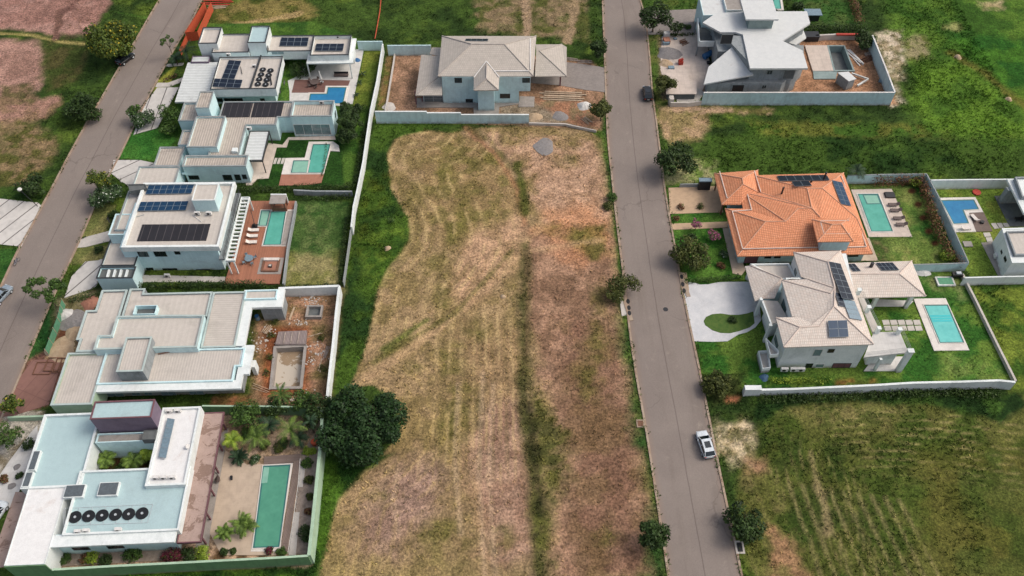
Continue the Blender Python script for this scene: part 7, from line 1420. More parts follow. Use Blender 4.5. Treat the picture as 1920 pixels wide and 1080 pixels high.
ymid = W(*p((790, 514))[0], 6.6)[1]-.2; ymid2 = W(*p((880, 240))[0], 6.6)[1]+.2; xl2 = max(W(*p((868, 500))[0], 6.6)[0], W(*p((795, 262))[0], 6.6)[0])+.35; xl3 = W(*p((885, 120))[0], 6.6)[0]+.4; xr3 = W(*p((1330, 380))[0], 6.6)[0]-.5
mwp = [(xl, yfr), (xr_, yfr), (xr_, yfr+8), (xr3+1, ybk), (xl3, ybk), (xl3, ymid2), (xl2, ymid2), (xl2, ymid), (xl, ymid)]
th.walls(mwp, 6.6, 0, 'white')
fA = (mwp[0], mwp[1])
th.window(fA, p, (1020, 750, 1075, 795), mull=0, frame='flash', glass='glass2'); th.window(fA, p, (1125, 748, 1165, 770), mull=0)
th.window(fA, p, (965, 852, 1008, 878), mull=0); th.window(fA, p, (1150, 850, 1275, 908), mull=2, glass='maroon', name='door'); th.window(fA, p, (1030, 855, 1085, 900), mull=0, frame='flash', glass='glass2', name='door')
sA = (mwp[8], mwp[0]); th.window(sA, p, (728, 660, 775, 735), mull=1, glass='glass2', name='balcony_door')
sB = (mwp[6], mwp[7]); th.window(sB, p, (782, 390, 830, 500), mull=2, glass='glass2', name='balcony_door')
sC = (mwp[4], mwp[5]); th.window(sC, p, (878, 165, 900, 220), mull=0, glass='glass2')
# garage wing
th.pitched(p, [(525, 150, 3.7), (565, 146, 4.0), (790, 238, 5.2), (655, 382, 3.9), (598, 402, 3.7), (740, 380, 3.9), (800, 240, 5.2)], [(0, 4, 3, 2, 1), (3, 5, 6, 2)], 'tilew', .2, ridges=[(1, 2), (2, 3)], rr=.11)
th.block(p, [(562, 132), (842, 128), (900, 240), (770, 244)], 4.1, 0, .35, .2, 'white', 'beige', rect=False)
gw_ = [W(*p(q_)[0], 3.5) for q_ in ((600, 170), (900, 160), (940, 330), (720, 340))]; th.walls(gw_, 3.5, 0, 'ctr', 'garage_wall')
th.pitched(p, [(795, 252, 6.6), (860, 240, 6.6), (975, 245, 6.6)], [(0, 1, 2)], 'tilew', .15)
# front (street side) terrace and porch
tp_ = plan(p((640, 395), (760, 400), (832, 520), (700, 575)), 3.6); slab3(th, tp_, 3.3, 3.6, 'conclight', 'terrace_floor'); th.walls(offset(ccw(plan(p((650, 420), (800, 420), (850, 560), (700, 600)), 3.3)), .5), 3.3, 0, 'white')
mb = MB(); Pz = plan(p((636, 385), (645, 400), (712, 580)), 3.9)
for i in range(2):
    a_, b_ = Pz[i], Pz[i+1]; l_ = math.hypot(b_[0]-a_[0], b_[1]-a_[1]); nx_, ny_ = -(b_[1]-a_[1])/l_*.12, (b_[0]-a_[0])/l_*.12; mb.prism([(a_[0]-nx_, a_[1]-ny_), (b_[0]-nx_, b_[1]-ny_), (b_[0]+nx_, b_[1]+ny_), (a_[0]+nx_, a_[1]+ny_)], 3.2, 4.3, bottom=True)
mb.build('terrace_parapet', M['white'], th.root)
for q_ in ((640, 395), (708, 580)): x, y = W(*p(q_)[0], 4.3); MB().box((x, y, 0), (.45, .45, 4.6)).build('column', M['white'], th.root)
for (pts, z_) in (([(668, 680), (760, 770), (762, 800), (700, 805)], 3.7), ([(615, 775), (690, 770), (705, 895), (645, 903)], .7)):
    P_ = ccw(plan(p(*pts), z_)); slab3(th, P_, z_-.3 if z_ > 1 else 0, z_-.1, 'conclight', 'balcony_floor'); mb = MB(); I_ = offset(P_, .14); mb.ring(P_, I_, z_+.6)
    for i in range(4): j = (i+1) % 4; mb.face([(*P_[i], z_-.3 if z_ > 1 else 0), (*P_[j], z_-.3 if z_ > 1 else 0), (*P_[j], z_+.6), (*P_[i], z_+.6)]); mb.face([(*I_[j], z_-.1), (*I_[i], z_-.1), (*I_[i], z_+.6), (*I_[j], z_+.6)])
    mb.build('balcony_parapet', M['white'], th.root)
# east terrace over the porch
tq = plan(p((1452, 626), (1640, 620), (1702, 770), (1382, 806)), 3.6); tq = [tuple(x_) for x_ in tq]; slab3(th, tq, 3.25, 3.6, 'whitepatio', 'terrace_floor')
ep = plan(p((1320, 322), (1382, 372), (1500, 622), (1448, 628)), 3.6); slab3(th, ep, 3.25, 3.58, 'conclight', 'balcony_floor')
rl = MB(); RP_ = plan(p((1500, 618), (1640, 612), (1706, 762), (1382, 798)), 3.7)
for z_ in (4.0, 4.35, 4.7):
    for i in range(3): rl.tube((*RP_[i], z_), (*RP_[i+1], z_), .025, n=4)
RQ = plan(p((1350, 322), (1410, 440), (1490, 600)), 3.9)
for z_ in (4.0, 4.35, 4.7):
    for i in range(2): rl.tube((*RQ[i], z_), (*RQ[i+1], z_), .025, n=4)
rl.build('railing', M['capgrey'], th.root)
for q_ in ((1350, 322), (1418, 446), (1490, 598), (1640, 606)): x, y = W(*p(q_)[0], 4.8); MB().box((x, y, 0 if q_[0] > 1600 else 3.2), (.5, .5, 4.9 if q_[0] > 1600 else 1.7)).box((x, y, 4.9), (.62, .62, .12)).build('pillar', M['white'], th.root)
c1 = W(*p((1722, 757))[0], 5.7); MB().box((c1[0], c1[1], 0), (.8, .6, 5.6)).box((c1[0], c1[1], 5.6), (.95, .75, .12)).build('pillar', M['white'], th.root)
c2 = W(*p((1455, 900))[0], 0); MB().box((c2[0], c2[1], 0), (.4, .4, 3.25)).build('pillar', M['white'], th.root)
th.walls(rectify(plan(p((1400, 790), (1560, 780), (1600, 830), (1400, 840)), 1.0), 0), 3.2, 0, 'white')
# rear wing
K_ = th.pitched(p, [(1238, 128, 3.6), (1726, 112, 3.6), (1830, 366, 3.6), (1308, 379, 3.6), (1290, 240, 3.8), (1272, 208, 4.9), (1636, 204, 4.9)], [(0, 5, 6, 1), (1, 6, 2), (5, 3, 2, 6)], 'tilew', .22, ridges=[(5, 6), (6, 1), (6, 2)], rr=.11)
wv = [W(*p(q_)[0], 3.4) for q_ in ((1280, 145), (1690, 135), (1720, 215), (1300, 225))]; th.walls(wv, 3.45, 0, 'white')
for q_ in ((1490, 375), (1740, 372)): x, y = W(*p(q_)[0], 3.5); MB().box((x, y+.5, 0), (.55, .55, 3.45)).build('column', M['white'], th.root)
th.panels(onface(p, [(1122, 120), (1212, 136), (1308, 400), (1222, 384)], T_[2], T_[1], T_[10]), 2, 6, 'cell', lift=.14)
th.panels(onface(p, [(1222, 390), (1312, 406), (1366, 545), (1278, 530)], T_[2], T_[1], T_[13]), 1, 4, 'palepanel', 'solar_collector', lift=.14)
th.panels(onface(p, [(1170, 345), (1214, 354), (1248, 450), (1200, 440)], T_[2], T_[1], T_[13]), 1, 3, 'cell', lift=.2)
th.panels(onface(p, [(1118, 549), (1256, 546), (1268, 666), (1128, 670)], T_[3], T_[2], T_[13]), 2, 2, 'cellb', lift=.25)
th.panels(onface(p, [(1256, 138), (1312, 136), (1360, 190), (1300, 192)], K_[0], K_[1], K_[6]), 2, 2, 'cell', lift=.14)
th.panels(onface(p, [(1464, 131), (1586, 128), (1634, 182), (1512, 186)], K_[0], K_[1], K_[6]), 4, 2, 'cell', lift=.14)
x, y = W(*p((1434, 150))[0], 4.3); MB().tube((x, y, 3.9), (x, y, 5.1), .28, n=10).build('flue', M['dark'], th.root)
for i, (u, L) in enumerate([(805, 'leftmost of three air conditioners on the front wall of the cream tile house'), (872, 'middle of three air conditioners on the front wall of the cream tile house'), (925, 'rightmost of three air conditioners on the front wall of the cream tile house')]): x, y = W(*p((u, 905))[0], .6); ac_unit(p((u, 905))[0], .55, 0, L, s=(1.1, .4, .75)); 
pool('bright cyan pool with submerged steps beside the cream tile house', [(437, 308), (668, 304), (840, 680), (585, 684)], [([(508, 354), (682, 352), (802, 628), (624, 631)], 'waterc')], crop=r6, zc=.14)
for i, (va, vb_) in enumerate(((428, 441), (446, 459), (463, 476))):
    t_ = (va-354)/276; ul, ur = 508+116*t_, 682+120*t_; st_ = MB(); st_.prism(plan(r6((ul+14, va), (ur-16, va-2), (ur-10, vb_-2), (ul+20, vb_)), .16), .1, .168); tag(st_.build('pool_step', M['waterst']), ['far submerged step in the cyan pool', 'middle submerged step in the cyan pool', 'near submerged step in the cyan pool'][i], 'pool step')
wall([(1805, 513), (1830, 562), (1868, 640), (1905, 714)], .7, 'low cream wall down the right side of the cream tile house lawn', 'conclight', .35, name='garden_wall')
wall([(1427, 730.5), (1490, 729), (1552, 726), (1640, 722), (1711, 717.5), (1800, 715.5), (1874, 713), (1904, 716)], 2.0, 'white front boundary wall below the lawn of the cream tile house', 'white', .35, ztops=[1.4, 1.5, 1.8, 1.9, 2.0, 2.1, 2.1, 2.0])
bx = rectify(plan(O((1397, 723), (1428, 721.5), (1428, 730), (1397, 732)), 1.9), 0); mb = MB(); mb.prism(bx, -.1, 1.9); ob = mb.build('meter_block', M['white']); tag(ob, 'white block pillar at the street end of the cream tile house wall', 'pillar')
x, y = W(*r6((668, 178))[0], .4); ob = MB().box((x, y, 0), (3.0, 1.9, .3)).build('tank_cover', M['white']); tag(ob, 'square green-topped tank cover on the lawn behind the cyan pool', 'tank cover'); ob2 = MB().box((x, y, .3), (2.4, 1.4, .03)).build('lid', M['net'], ob)
x, y = W(*r6((748, 140))[0], .5); o = thing('barbecue_grill', 'black covered grill by the corner of the grey wall', 'grill', (x, y, 0)); t_ = MB(); t_.box((0, 0, .5), (1.7, .8, .5)); child_mesh('body', t_.mesh('body', M['black']), o); t_ = MB(); t_.box((.1, 0, 1.0), (.8, .5, .25)); child_mesh('lid', t_.mesh('lid', M['alu']), o); t_ = MB(); t_.box((-.6, 0, 0), (.1, .6, .5)); t_.box((.6, 0, 0), (.1, .6, .5)); child_mesh('leg', t_.mesh('leg', M['dark']), o)
x, y = W(*r6((500, 120))[0], .4); o = heap((1730, 511), 1.6, .5, 'white sheeted bundle by the end of the rear tile roof', 'flash', 'covered_bundle', 'bundle', 30, ry=.7)
heap((1433, 708), .7, .35, 'crumpled blue sheet beside the low front planter', 'bluegrey', 'tarpaulin', 'tarpaulin', 31)
# =============== FAR RIGHT LOT ===============
slab('patio', [(1325, 303), (1395, 300), (1700, 300), (1700, 560), (1455, 560)], M['concdark'], .08, crop=q6)
slab('patio', [(1215, 697), (1320, 690), (1700, 690), (1800, 970), (1358, 976)], M['concrete'], .07, crop=q6)
slab('patio', [(1110, 445), (1235, 440), (1310, 600), (1165, 604)], M['deckg'], .1, crop=q6)
M_ = [((1297, 535), (1335, 530), (1365, 575), (1325, 580)), ((1345, 532), (1385, 530), (1410, 570), (1372, 575)), ((1395, 532), (1435, 530), (1455, 560), (1415, 565)), ((1230, 613), (1285, 611), (1300, 645), (1245, 648)), ((1252, 653), (1302, 650), (1315, 688), (1265, 690))]
for t_ in M_: slab('stepping_stone', list(t_), M['conclight'], .075, crop=q6)
rh = House('white_annex', 'low white building with thick parapet at the right edge', 'building', (1900, 460), 0.03)
rb_ = rh.block(q6, [(1388, 575), (1900, 560), (2000, 862), (1474, 868)], 4.0, 0, .1, .3, 'white', 'white', rect=False)
rh.block(q6, [(1425, 600), (1900, 585), (1980, 790), (1500, 800)], 4.5, 3.9, .35, .25, 'grey', 'beige', rect=False)
sd_ = rh.side(rb_, False)
for q_ in ((1375, 758, 1397, 795), (1400, 808, 1435, 865)): rh.window(sd_, q6, q_, mull=0)
ac_unit((1325, 820), .1, 1.4, 'dark air conditioner by the side wall of the low white building', crop=q6)
rp = House('pavilion', 'white-roofed open pavilion with a dark interior at the upper right edge', 'pavilion', (1905, 370), 0.0)
rp.slab(q6, [(1432, 160), (1900, 140), (2000, 440), (1575, 450)], 3.8, 3.4, 'white', 'roof', rect=False)
rp.block(q6, [(1500, 142), (1900, 130), (1960, 300), (1560, 310)], 4.6, 3.7, .4, .25, 'grey', 'white', rect=False)
rp.walls(plan(q6((1420, 230), (1900, 220), (1900, 250), (1440, 262)), 3.3), 3.4, 0, 'grey'); 
for q_ in ((1400, 340), (1590, 510)): x, y = W(*q6(q_)[0], 0); MB().box((x+.2, y, 0), (.45, 1.2, 3.4)).build('column', M['white'], rp.root)
x, y = W(*q6((1530, 500))[0], .4); o = thing('garden_chairs', 'dark folded garden chair at the pavilion edge', 'chair', (x, y, .08)); t_ = MB(); t_.box((0, 0, .4), (1.2, .8, .1)); t_.box((.5, 0, .45), (.1, .8, .5)); child_mesh('seat', t_.mesh('seat', M['black']), o); t_ = MB(); [t_.box((sx_, sy_, 0), (.08, .08, .4)) for sx_ in (-.5, .5) for sy_ in (-.3, .3)]; child_mesh('legs', t_.mesh('legs', M['black']), o)
pool('bright blue L-shaped pool beside a wooden terrace, right edge', [(858, 318), (1165, 312), (1232, 438), (1110, 445), (1172, 604), (980, 608)], [([(872, 340), (1152, 334), (1196, 418), (1066, 425), (1112, 536), (980, 542)], 'waterb')], crop=q6, zc=.14)
lc = lounger_proto('lounge')
for i, (u, v, rz_, L) in enumerate([(1155, 485, 1.9, 'white sun lounger on the wooden terrace of the blue pool'), (1090, 575, .1, 'white sun lounger on the paving in front of the blue pool')]):
    o = lc if i == 0 else copy_tree(lc); x, y = W(*q6((u, v))[0], .4); put(o, (x, y, .12), rz_, L)
x, y = W(*q6((1222, 523))[0], .3); tag(MB().disc((x, y, .12), .35, .35, 12).build('side_table', M['dark']), 'small dark round stool on the wooden terrace', 'stool')
x, y = W(*q6((1177, 270))[0], .2); tag(MB().disc((x, y, .05), .75, .18, 16).build('kiddie_pool', M['redp']), 'round red tub on the grass behind the blue pool', 'tub')
x, y = W(*q6((1100, 710))[0], .1); tag(MB().box((x, y, 0), (1.5, 1.2, .2)).build('tank_cover', M['concrete']), 'square grey tank cover on the grass between blue pool and white building', 'tank cover')
wall([(1745.6, 337.5), (1820, 336.5), (1888, 336), (1960, 335)], 2.3, 'long white-topped boundary wall behind the bright blue pool', 'white', .25)
wall([(1809, 520.5), (1860, 519), (1960, 517)], 2.0, 'white-topped boundary wall at the right edge above the weeds', 'white', .25)
# =============== CARS ===============
car('white hatchback with a sunroof parked on the street by the kerb', (1322, 835), math.pi/2+.17, 'carw', 4.4, 1.85, 1.5)
car('black car parked on the street kerb near the angular house', (1213.5, 177), math.pi/2, 'cark', 4.2, 1.8, 1.55)
car('silver car half out of frame on the side street at the left edge', (3, 556), 1.2, 'cars', 4.4, 1.8, 1.5)
car('pale car roof at the lower left corner beside the brown path', (-8, 968), 1.3, 'carw', 4.4, 1.8, 1.5)
car('dark car half hidden under the yellow-flowering tree', (236, 112), 1.05, 'cark', 4.2, 1.75, 1.5)
# =============== TREES AND PLANTS ===============
tree(685, 797, 5.3, 3.6, M['lfb'], 'huge dark green spreading tree beside the pale green wall and mown lot', n=19000, size=.27, vz=.7, seed=11, lumps=20, spread=.72, inner=.5, gap=.2)
tree(598, 768, 2.9, 3.2, M['lf'], 'dark rounded tree overhanging the pale green wall, left of the huge tree', n=3600, size=.2, vz=.8, seed=12)
tree(212, 76, 5.4, 4.4, M['lfy'], 'big bushy tree covered in yellow flowers by the side street', n=8500, size=.3, vz=.85, seed=13, lumps=14, inner=.5)
tree(150, 203, 3.8, 2.6, M['lf'], 'dense dark round tree on the verge below the yellow-flowering tree', n=5200, size=.24, vz=.8, seed=14)
bush(181, 213, .8, 'tiny brown-green shrub at the kerb of the side street', M['lfo'], seed=15)
def sparse(u, v, zc, offs, q, mat, label, seed, n=700, size=.2):
    return tree(u, v, 1.6, zc, mat, label, seed=seed, n=n, size=size, blobs=[(x_, y_, zc+z_, q, q, q*.7) for x_, y_, z_ in offs], th=zc*.6, gap=.5)
sparse(313, 75, 4.5, [(-.9, -.9, -.3), (-.6, 0, 0), (.1, .5, .4), (1.0, -.1, 0), (-.8, -.4, .2)], .5, M['lfm'], 'thin young tree with few leaf tufts leaning over the side street', 16, 420)
sparse(83, 542, 4.8, [(-2.6, 1.4, 0), (-1.0, 1.6, .2), (1.1, 1.4, 0), (-1.2, -.8, -.3), (1.5, .4, .4), (.7, -.7, .2), (1.4, -1.7, -.2), (2.3, .7, 0), (-2.9, .2, -.2)], .85, M['lfm'], 'slender street tree with loose leaf clumps over the side street', 17, 2300, .22)
tree(186, 336, 2.2, 3.4, M['lfy'], 'yellowish tree top behind the flowering bush at the side street', n=1700, size=.22, vz=.6, seed=18)
tree(197, 364, 3.1, 2.2, M['lfw'], 'large grey-green bush with pale blossoms at the side street', n=4200, size=.2, vz=.75, seed=19)
tree(250, 208, 1.5, 2.8, M['lfm'], 'light green treetop left of the dark drive shrubs', n=900, size=.2, vz=.6, seed=20)
tree(265, 222, 2.7, 1.7, M['lfw'], 'wide dark shrub with pale specks beside the slab drive', n=2800, size=.2, vz=.6, seed=21)
tree(318, 214, 2.4, 2.2, M['lfm'], 'upper shrub between slab drive and the pale cyan house', n=1700, size=.2, seed=22)
tree(313, 240, 1.8, 1.5, M['lfm'], 'lower bright shrub at the corner of the pale cyan house', n=1100, size=.2, seed=23)
tree(60, 350, 2.8, 1.8, M['lf'], 'dark green bush behind the round-headed street lamp', n=2400, size=.22, seed=24)
tree(20, 758, 1.7, 2.6, M['lfy'], 'yellow-green tree at left edge beside the red forecourt', n=1500, size=.2, seed=25)
tree(12, 818, 2.2, 2.6, M['lfm'], 'feathery green tree at left edge over the garden bed', n=2000, size=.16, seed=26)
bush(52, 832, 1.1, 'dark striped shrub left of the teal roof', M['lf'], 1.6, seed=27)
bush(36, 892, .7, 'small dark shrub on the white gravel forecourt', M['lf'], seed=28)
bush(8, 898, .9, 'russet plant at the left edge of the forecourt', M['lfr'], seed=29)
heap((32, 876), .6, .2, 'upper grey rock on the white forecourt', 'gravel', 'rock', 'rock', 31, n=10); heap((22, 912), .7, .2, 'lower grey rock on the white forecourt', 'gravel', 'rock', 'rock', 32, n=10)
bush(212, 402, 1.15, 'round dark topiary bush on the lawn by the two-storey house', M['lf'], 1.4, seed=30)
bush(184, 467, 1.0, 'small round dark bush on the lower lawn by the drive', M['lf'], 1.2, seed=31)
P_ = plan([(203, 405), (206, 418), (211, 426)]); mb = MB(); mb.tube((*P_[0], 0), (*P_[1], 1.2), .14, .1); mb.tube((*P_[1], 1.2), (*P_[2], .9), .1, .05); tag(mb.build('bare_stump', M['dark']), 'thin dark curved bare trunk beside the round topiary bush', 'stump')
hedge([(329, 140), (308, 148)], 1.0, .8, 'low dark red hedge patch by the white garage roof', M['lfc'], seed=32)
palm(348, 98, 2.6, 2.6, 'dark palm between orange mesh fence and the garage roof', M['palmd'], seed=33, nf=16)
palm(330, 112, 1.2, 1.8, 'low palm at the street side of the farthest white house', M['palmd'], seed=34, nf=14)
tree(566, 131, 2.9, 1.3, M['lf'], 'dark clipped courtyard bush beside the white veranda', n=3000, size=.17, vz=.45, seed=35)
for i, (u, v, L) in enumerate([(680, 139, 'upper small dark plant on the far lawn strip'), (674, 156, 'middle small dark plant on the far lawn strip'), (668, 178, 'lower small dark plant on the far lawn strip')]): palm(u, v, .35, .8, L, M['palmd'], 'garden_plant', 'plant', 9, up=(.5, 1.2), seed=36+i, w=.15, tr=.04)
for i, (u, v, r, z, L) in enumerate([(650, 203, 1.9, 1.8, 'dark tree by the wall just below the blue pool'), (656, 228, 2.8, 2.6, 'largest of the dark garden trees right of the cyan house'), (650, 252, 2.3, 2.2, 'lower dark garden tree beside the turquoise pool corner'), (668, 205, 1.4, 1.2, 'dark shrub squeezed against the long pale boundary wall')]): tree(u, v, r, z, M['lf'], L, n=int(900+r*r*420), size=.2, seed=40+i)
hedge([(640, 200), (680, 200)], 2.0, 1.4, 'dark hedge between the blue pool garden and the garden trees', M['lfd'], seed=44)
hedge([(684, 245), (676, 290), (668, 345)], 1.6, 1.3, 'green hedge along the inner side of the long pale wall', M['lfd'], seed=45)
hedge([(446, 350), (500, 352), (560, 350), (655, 348)], 1.9, 1.3, 'long leafy hedge between the turquoise pool garden and the deck house', M['lfd'], seed=46)
hedge([(612, 268), (607, 310), (602, 330)], .5, .6, 'narrow grassy plant row along the turquoise pool edge', M['lfo'], seed=47, size=.1)
hedge([(570, 370), (612, 369), (657, 367)], 1.3, 1.0, 'dense dark clipped hedge below the low stained wall', M['lf'], seed=48)
hedge([(652, 405), (645, 450), (637, 530)], 1.1, 1.1, 'dark hedge along right side of the patchy lawn', M['lfd'], seed=49)
hedge([(262, 534), (340, 532), (420, 530), (492, 530)], 1.5, 1.5, 'long dark hedge in front of the two-storey house', M['lf'], seed=50, dens=44)
hedge([(130, 560), (160, 555), (186, 549)], 1.2, .9, 'short green hedge between slab drive and the building site', M['lfd'], seed=51)
hedge([(528, 536), (580, 534), (632, 532)], .7, .6, 'low weedy hedge along the top of the building site wall', M['lfd'], seed=52)
# nearest left garden
tree(460, 779, 2.7, 2.2, M['lfm'], 'round dark green garden tree by the brown veranda', n=3600, size=.16, vz=.85, seed=60)
palm(480, 820, 2.4, 2.3, 'feathery palm at the left of the garden palms', M['palm'], seed=61, nf=13, lean=(.3, .3))
palm(545, 806, 3.0, 2.5, 'tallest garden palm leaning over the pool deck corner', M['palm'], seed=62, nf=12, lean=(-.7, -.2))
palm(436, 826, 1.6, 1.5, 'yellowish palm at the garden bed edge by the veranda', M['lfl'], seed=63, nf=12)
palm(526, 740, 3.2, 1.8, 'slim palm rising behind the green boundary wall', M['lfm'], seed=64, nf=11, w=.35)
palm(581, 790, 3.4, 1.3, 'thin small-headed palm close to the huge dark tree', M['palmd'], seed=65, nf=9, w=.3)
palm(447, 858, .5, 1.35, 'round black-green cycad on the beige patio corner', M['palmd'], 'cycad', 'cycad', 34, up=(.1, 1.3), droop=.9, seed=66, w=.3)
palm(455, 985, 1.4, 1.6, 'bushy areca palm clump at the side of the green pool', M['palm'], 'palm_clump', 'palm', 10, up=(.5, 1.4), seed=67, stems=5, w=.35, tr=.05)
palm(418, 1002, 1.6, 1.2, 'narrow upright palm in front of the beige patio', M['palm'], 'palm_clump', 'palm', 12, up=(.7, 1.45), seed=68, stems=3, w=.35, tr=.06)
bush(478, 862, 1.0, 'blue-green low shrub beside the cycad', M['lfw'], .5, seed=69)
bush(509, 775, 1.2, 'yellow-green shrub between the garden palms and the green wall', M['lfl'], 1.6, seed=70)
for i, (u, v, r, mt, L) in enumerate([(575, 845, .7, 'lfl', 'lime shrub at the top of the side planting bed'), (586, 846, .6, 'lfl', 'yellow shrub close to the pale green wall, upper bed'), (577, 868, .9, 'lfm', 'green shrub in the middle upper side bed'), (579, 900, .7, 'lfo', 'olive shrub in the middle of the side bed'), (582, 930, .6, 'lfo', 'small olive shrub in the lower side bed'), (577, 960, .55, 'lfr', 'small reddish shrub in the lower side bed'), (572, 1000, 1.2, 'lf', 'dark round shrub at the bottom of the side bed'), (521, 838, .9, 'lfo', 'olive ground plant at the far end of the pool deck'), (496, 835, .8, 'lfo', 'low brownish plant left of the pool deck end')]): bush(u, v, r*1.25, L, M[mt], seed=71+i)
for i, (u, v, r, mt, L) in enumerate([(120, 1048, .9, 'lfm', 'green shrub at the left end of the front bed'), (158, 1047, .8, 'lfr', 'brownish shrub left of the lime shrub in the front bed'), (174, 1044, 1.0, 'lfl', 'bright lime shrub in the front bed under the windows'), (198, 1050, .9, 'lf', 'dark shrub right of the lime shrub in the front bed'), (248, 1040, 1.25, 'lfm', 'rounded green bush in the middle of the front bed'), (322, 1040, 1.35, 'lfc', 'purple-leaved bougainvillea hanging over the front wall'), (352, 1040, 1.1, 'lf', 'dark bush right of the purple bush in the front bed'), (378, 1038, 1.2, 'lfl', 'spiky light green plant at the end of the front bed'), (420, 1035, .6, 'lf', 'small dark round plant under the narrow palm'), (437, 1034, .5, 'lfd', 'tiny round bush between narrow palm and pool end'), (505, 1032, .6, 'lfc', 'dark red rosette plant at the near end of the green pool'), (527, 1034, .7, 'lfm', 'grassy green plant at the near right corner of the pool')]): bush(u, v, r*1.2, L, M[mt], seed=90+i)
palm(200, 862, 1.8, 1.5, 'bright palm at the left of the inner courtyard', M['palm'], seed=110, nf=14)
palm(250, 864, 1.6, 1.7, 'green palm at the right of the inner courtyard', M['palm'], seed=111, nf=15)
palm(276, 850, 1.9, 1.1, 'small lime palm in the far corner of the inner courtyard', M['lfl'], seed=112, nf=11)
bush(190, 880, 1.0, 'dark shrub in the near left corner of the inner courtyard', M['lf'], seed=113)
bush(225, 878, 1.0, 'low green shrub at the near side of the inner courtyard', M['lfm'], .6, seed=114)
tree(520, 762, 2.0, 1.9, M['lf'], 'dark bushy tree between the round garden tree and thin palm', n=1900, size=.18, seed=215)
tree(566, 752, 1.9, 2.6, M['lfm'], 'green treetop behind the green wall left of the huge tree', n=1500, size=.18, seed=216)
palm(505, 800, 2.0, 1.9, 'broad green palm behind the cycad and pool deck', M['palmd'], seed=217, nf=14)
palm(560, 822, 1.4, 1.6, 'low arching palm next to the tallest garden palm', M['palmd'], seed=218, nf=12)
bush(462, 812, 1.3, 'leafy green shrub at the feet of the feathery palm', M['lfm'], 1.2, seed=219); bush(532, 832, 1.1, 'dark shrub under the tallest garden palm', M['lf'], 1.0, seed=220)
# site weeds
for i, (u, v, r) in enumerate([(508, 628, .9), (503, 668, 1.0), (498, 700, .9), (604, 632, .8), (606, 690, .9), (560, 738, 1.0), (540, 744, .9), (575, 742, .8), (515, 602, .7)]): bush(u, v, r, ['weed clump beside the boarded end of the shell', 'weed clump left of the shell, middle', 'weed clump left of the shell, near end', 'weed clump by the white wall above the boards', 'weed clump by the white wall beside the pale board', 'weed clump below the near right corner of the shell', 'weed clump below the middle of the shell', 'weed clump below right of the shell by the wall', 'small weed clump between unfinished house and boarded end'][i], M['lfo'], .5, 'weed_clump', 'weeds', 'weeds around the unfinished pool', 160, .15, 230+i)
# streets
for i, (u, v, r, z, mt, L) in enumerate([(1265, 298, 4.1, 3.4, 'lf', 'dense dark green street tree at the far end of the sandy drive'), (1295, 475, 3.4, 2.8, 'lfo', 'olive-green street tree in front of the orange-roofed house'), (1228, 30, 3.7, 4.0, 'lf', 'large dark street tree at the top right of the street'), (1246, 154, 2.8, 3.2, 'lfo', 'street tree standing between black car and site shed'), (1124, 88, 2.3, 2.8, 'lf', 'dark street tree on the verge right of the centre house roof'), (1128, 204, 2.6, 3.0, 'lfo', 'bushy street tree at the drive of the centre house'), (1228, 1003, 2.5, 3.0, 'lf', 'dark street tree at the bottom left of the street'), (1397, 985, 3.1, 2.2, 'lf', 'dark round tree by the kerb at the bottom right'), (1622, 72, 2.7, 2.4, 'lf', 'dark tree at the corner of red soil yard, under the clipped hedge'), (1345, 722, 2.6, 1.6, 'lfo', 'wide dark shrub tree at the kerb above the white hatchback')]): tree(u, v, r, z, M[mt], L, n=int(600+r*r*230), size=.25, vz=.85 if mt == 'lf' else .7, seed=120+i)
tree(1268, 52, 1.8, 2.2, M['lf'], 'small dark tree beside the grey block paving, top right', n=900, size=.2, seed=135)
sparse(1160, 533, 2.4, [(-1.0, 0, 0), (0, .6, .3), (1.0, .8, .2), (2.2, .8, 0), (2.8, 0, -.3), (0, -1, -.6), (-1.2, -1.2, -.8), (.8, -.2, .2), (-.2, -1.9, -1.2)], 1.15, M['lfo'], 'scruffy leaning street tree left of the middle of the street', 136, 3000, .19)
bush(1147, 370, 1.2, 'small green shrub on the left kerb across from the sandy drive', M['lfm'], 1.5, seed=137)
bush(1140, 386, 1.2, 'low scrubby bush just below the small kerb shrub', M['lfo'], .8, seed=138)
bush(733, 412, .9, 'bare-stemmed sapling bush in the tall grass beside the mown lot', M['lfm'], 1.4, seed=139, n=160)
# right gardens
tree(1306, 420, 1.1, 1.6, M['lfp'], 'pink flowering tree over the sandy garden path', n=800, size=.14, seed=140)
tree(1340, 440, 1.4, 1.6, M['lfp'], 'dusky pink flowering tree on the lawn below the garden path', n=800, size=.15, seed=141)
for i, (u, v, r, mt, L) in enumerate([(1277, 387, .9, 'lfr', 'nearly bare reddish shrub on the left of the sandy drive'), (1313, 386, .9, 'lfo', 'sparse olive shrub on the right of the sandy drive'), (1297, 444, 1.0, 'lf', 'dark shrub under the pink flowering tree'), (1356, 476, 1.0, 'lfw', 'white-flowering shrub along the orange-roofed house wall'), (1352, 498, .9, 'lfr', 'reddish shrub on the lawn near the white rose bush'), (1268, 408, .8, 'lfr', 'thin reddish sapling at the kerb by the sandy path'), (1374, 600, .9, 'lf', 'dark plant in the middle of the lawn island'), (1278, 48, .9, 'lfm', 'light shrub left of three by the grey block paving'), (1290, 50, .9, 'lfm', 'light shrub right of three by the grey block paving')]): bush(u, v, r, L, M[mt], seed=150+i, n=240 if 'bare' in L or 'sparse' in L or 'sapling' in L else None)
palm(1607, 322, 2.6, 2.3, 'dark palm at the far corner beside the orange roof', M['palmd'], seed=160, nf=13)
hedge([(1648, 336), (1700, 334), (1730, 333), (1736, 350), (1749, 395), (1765, 435), (1781, 470), (1800, 488)], 2.0, 2.3, 'long russet hedge bending round the garden of the orange-roofed house', M['lfr'], seed=161)
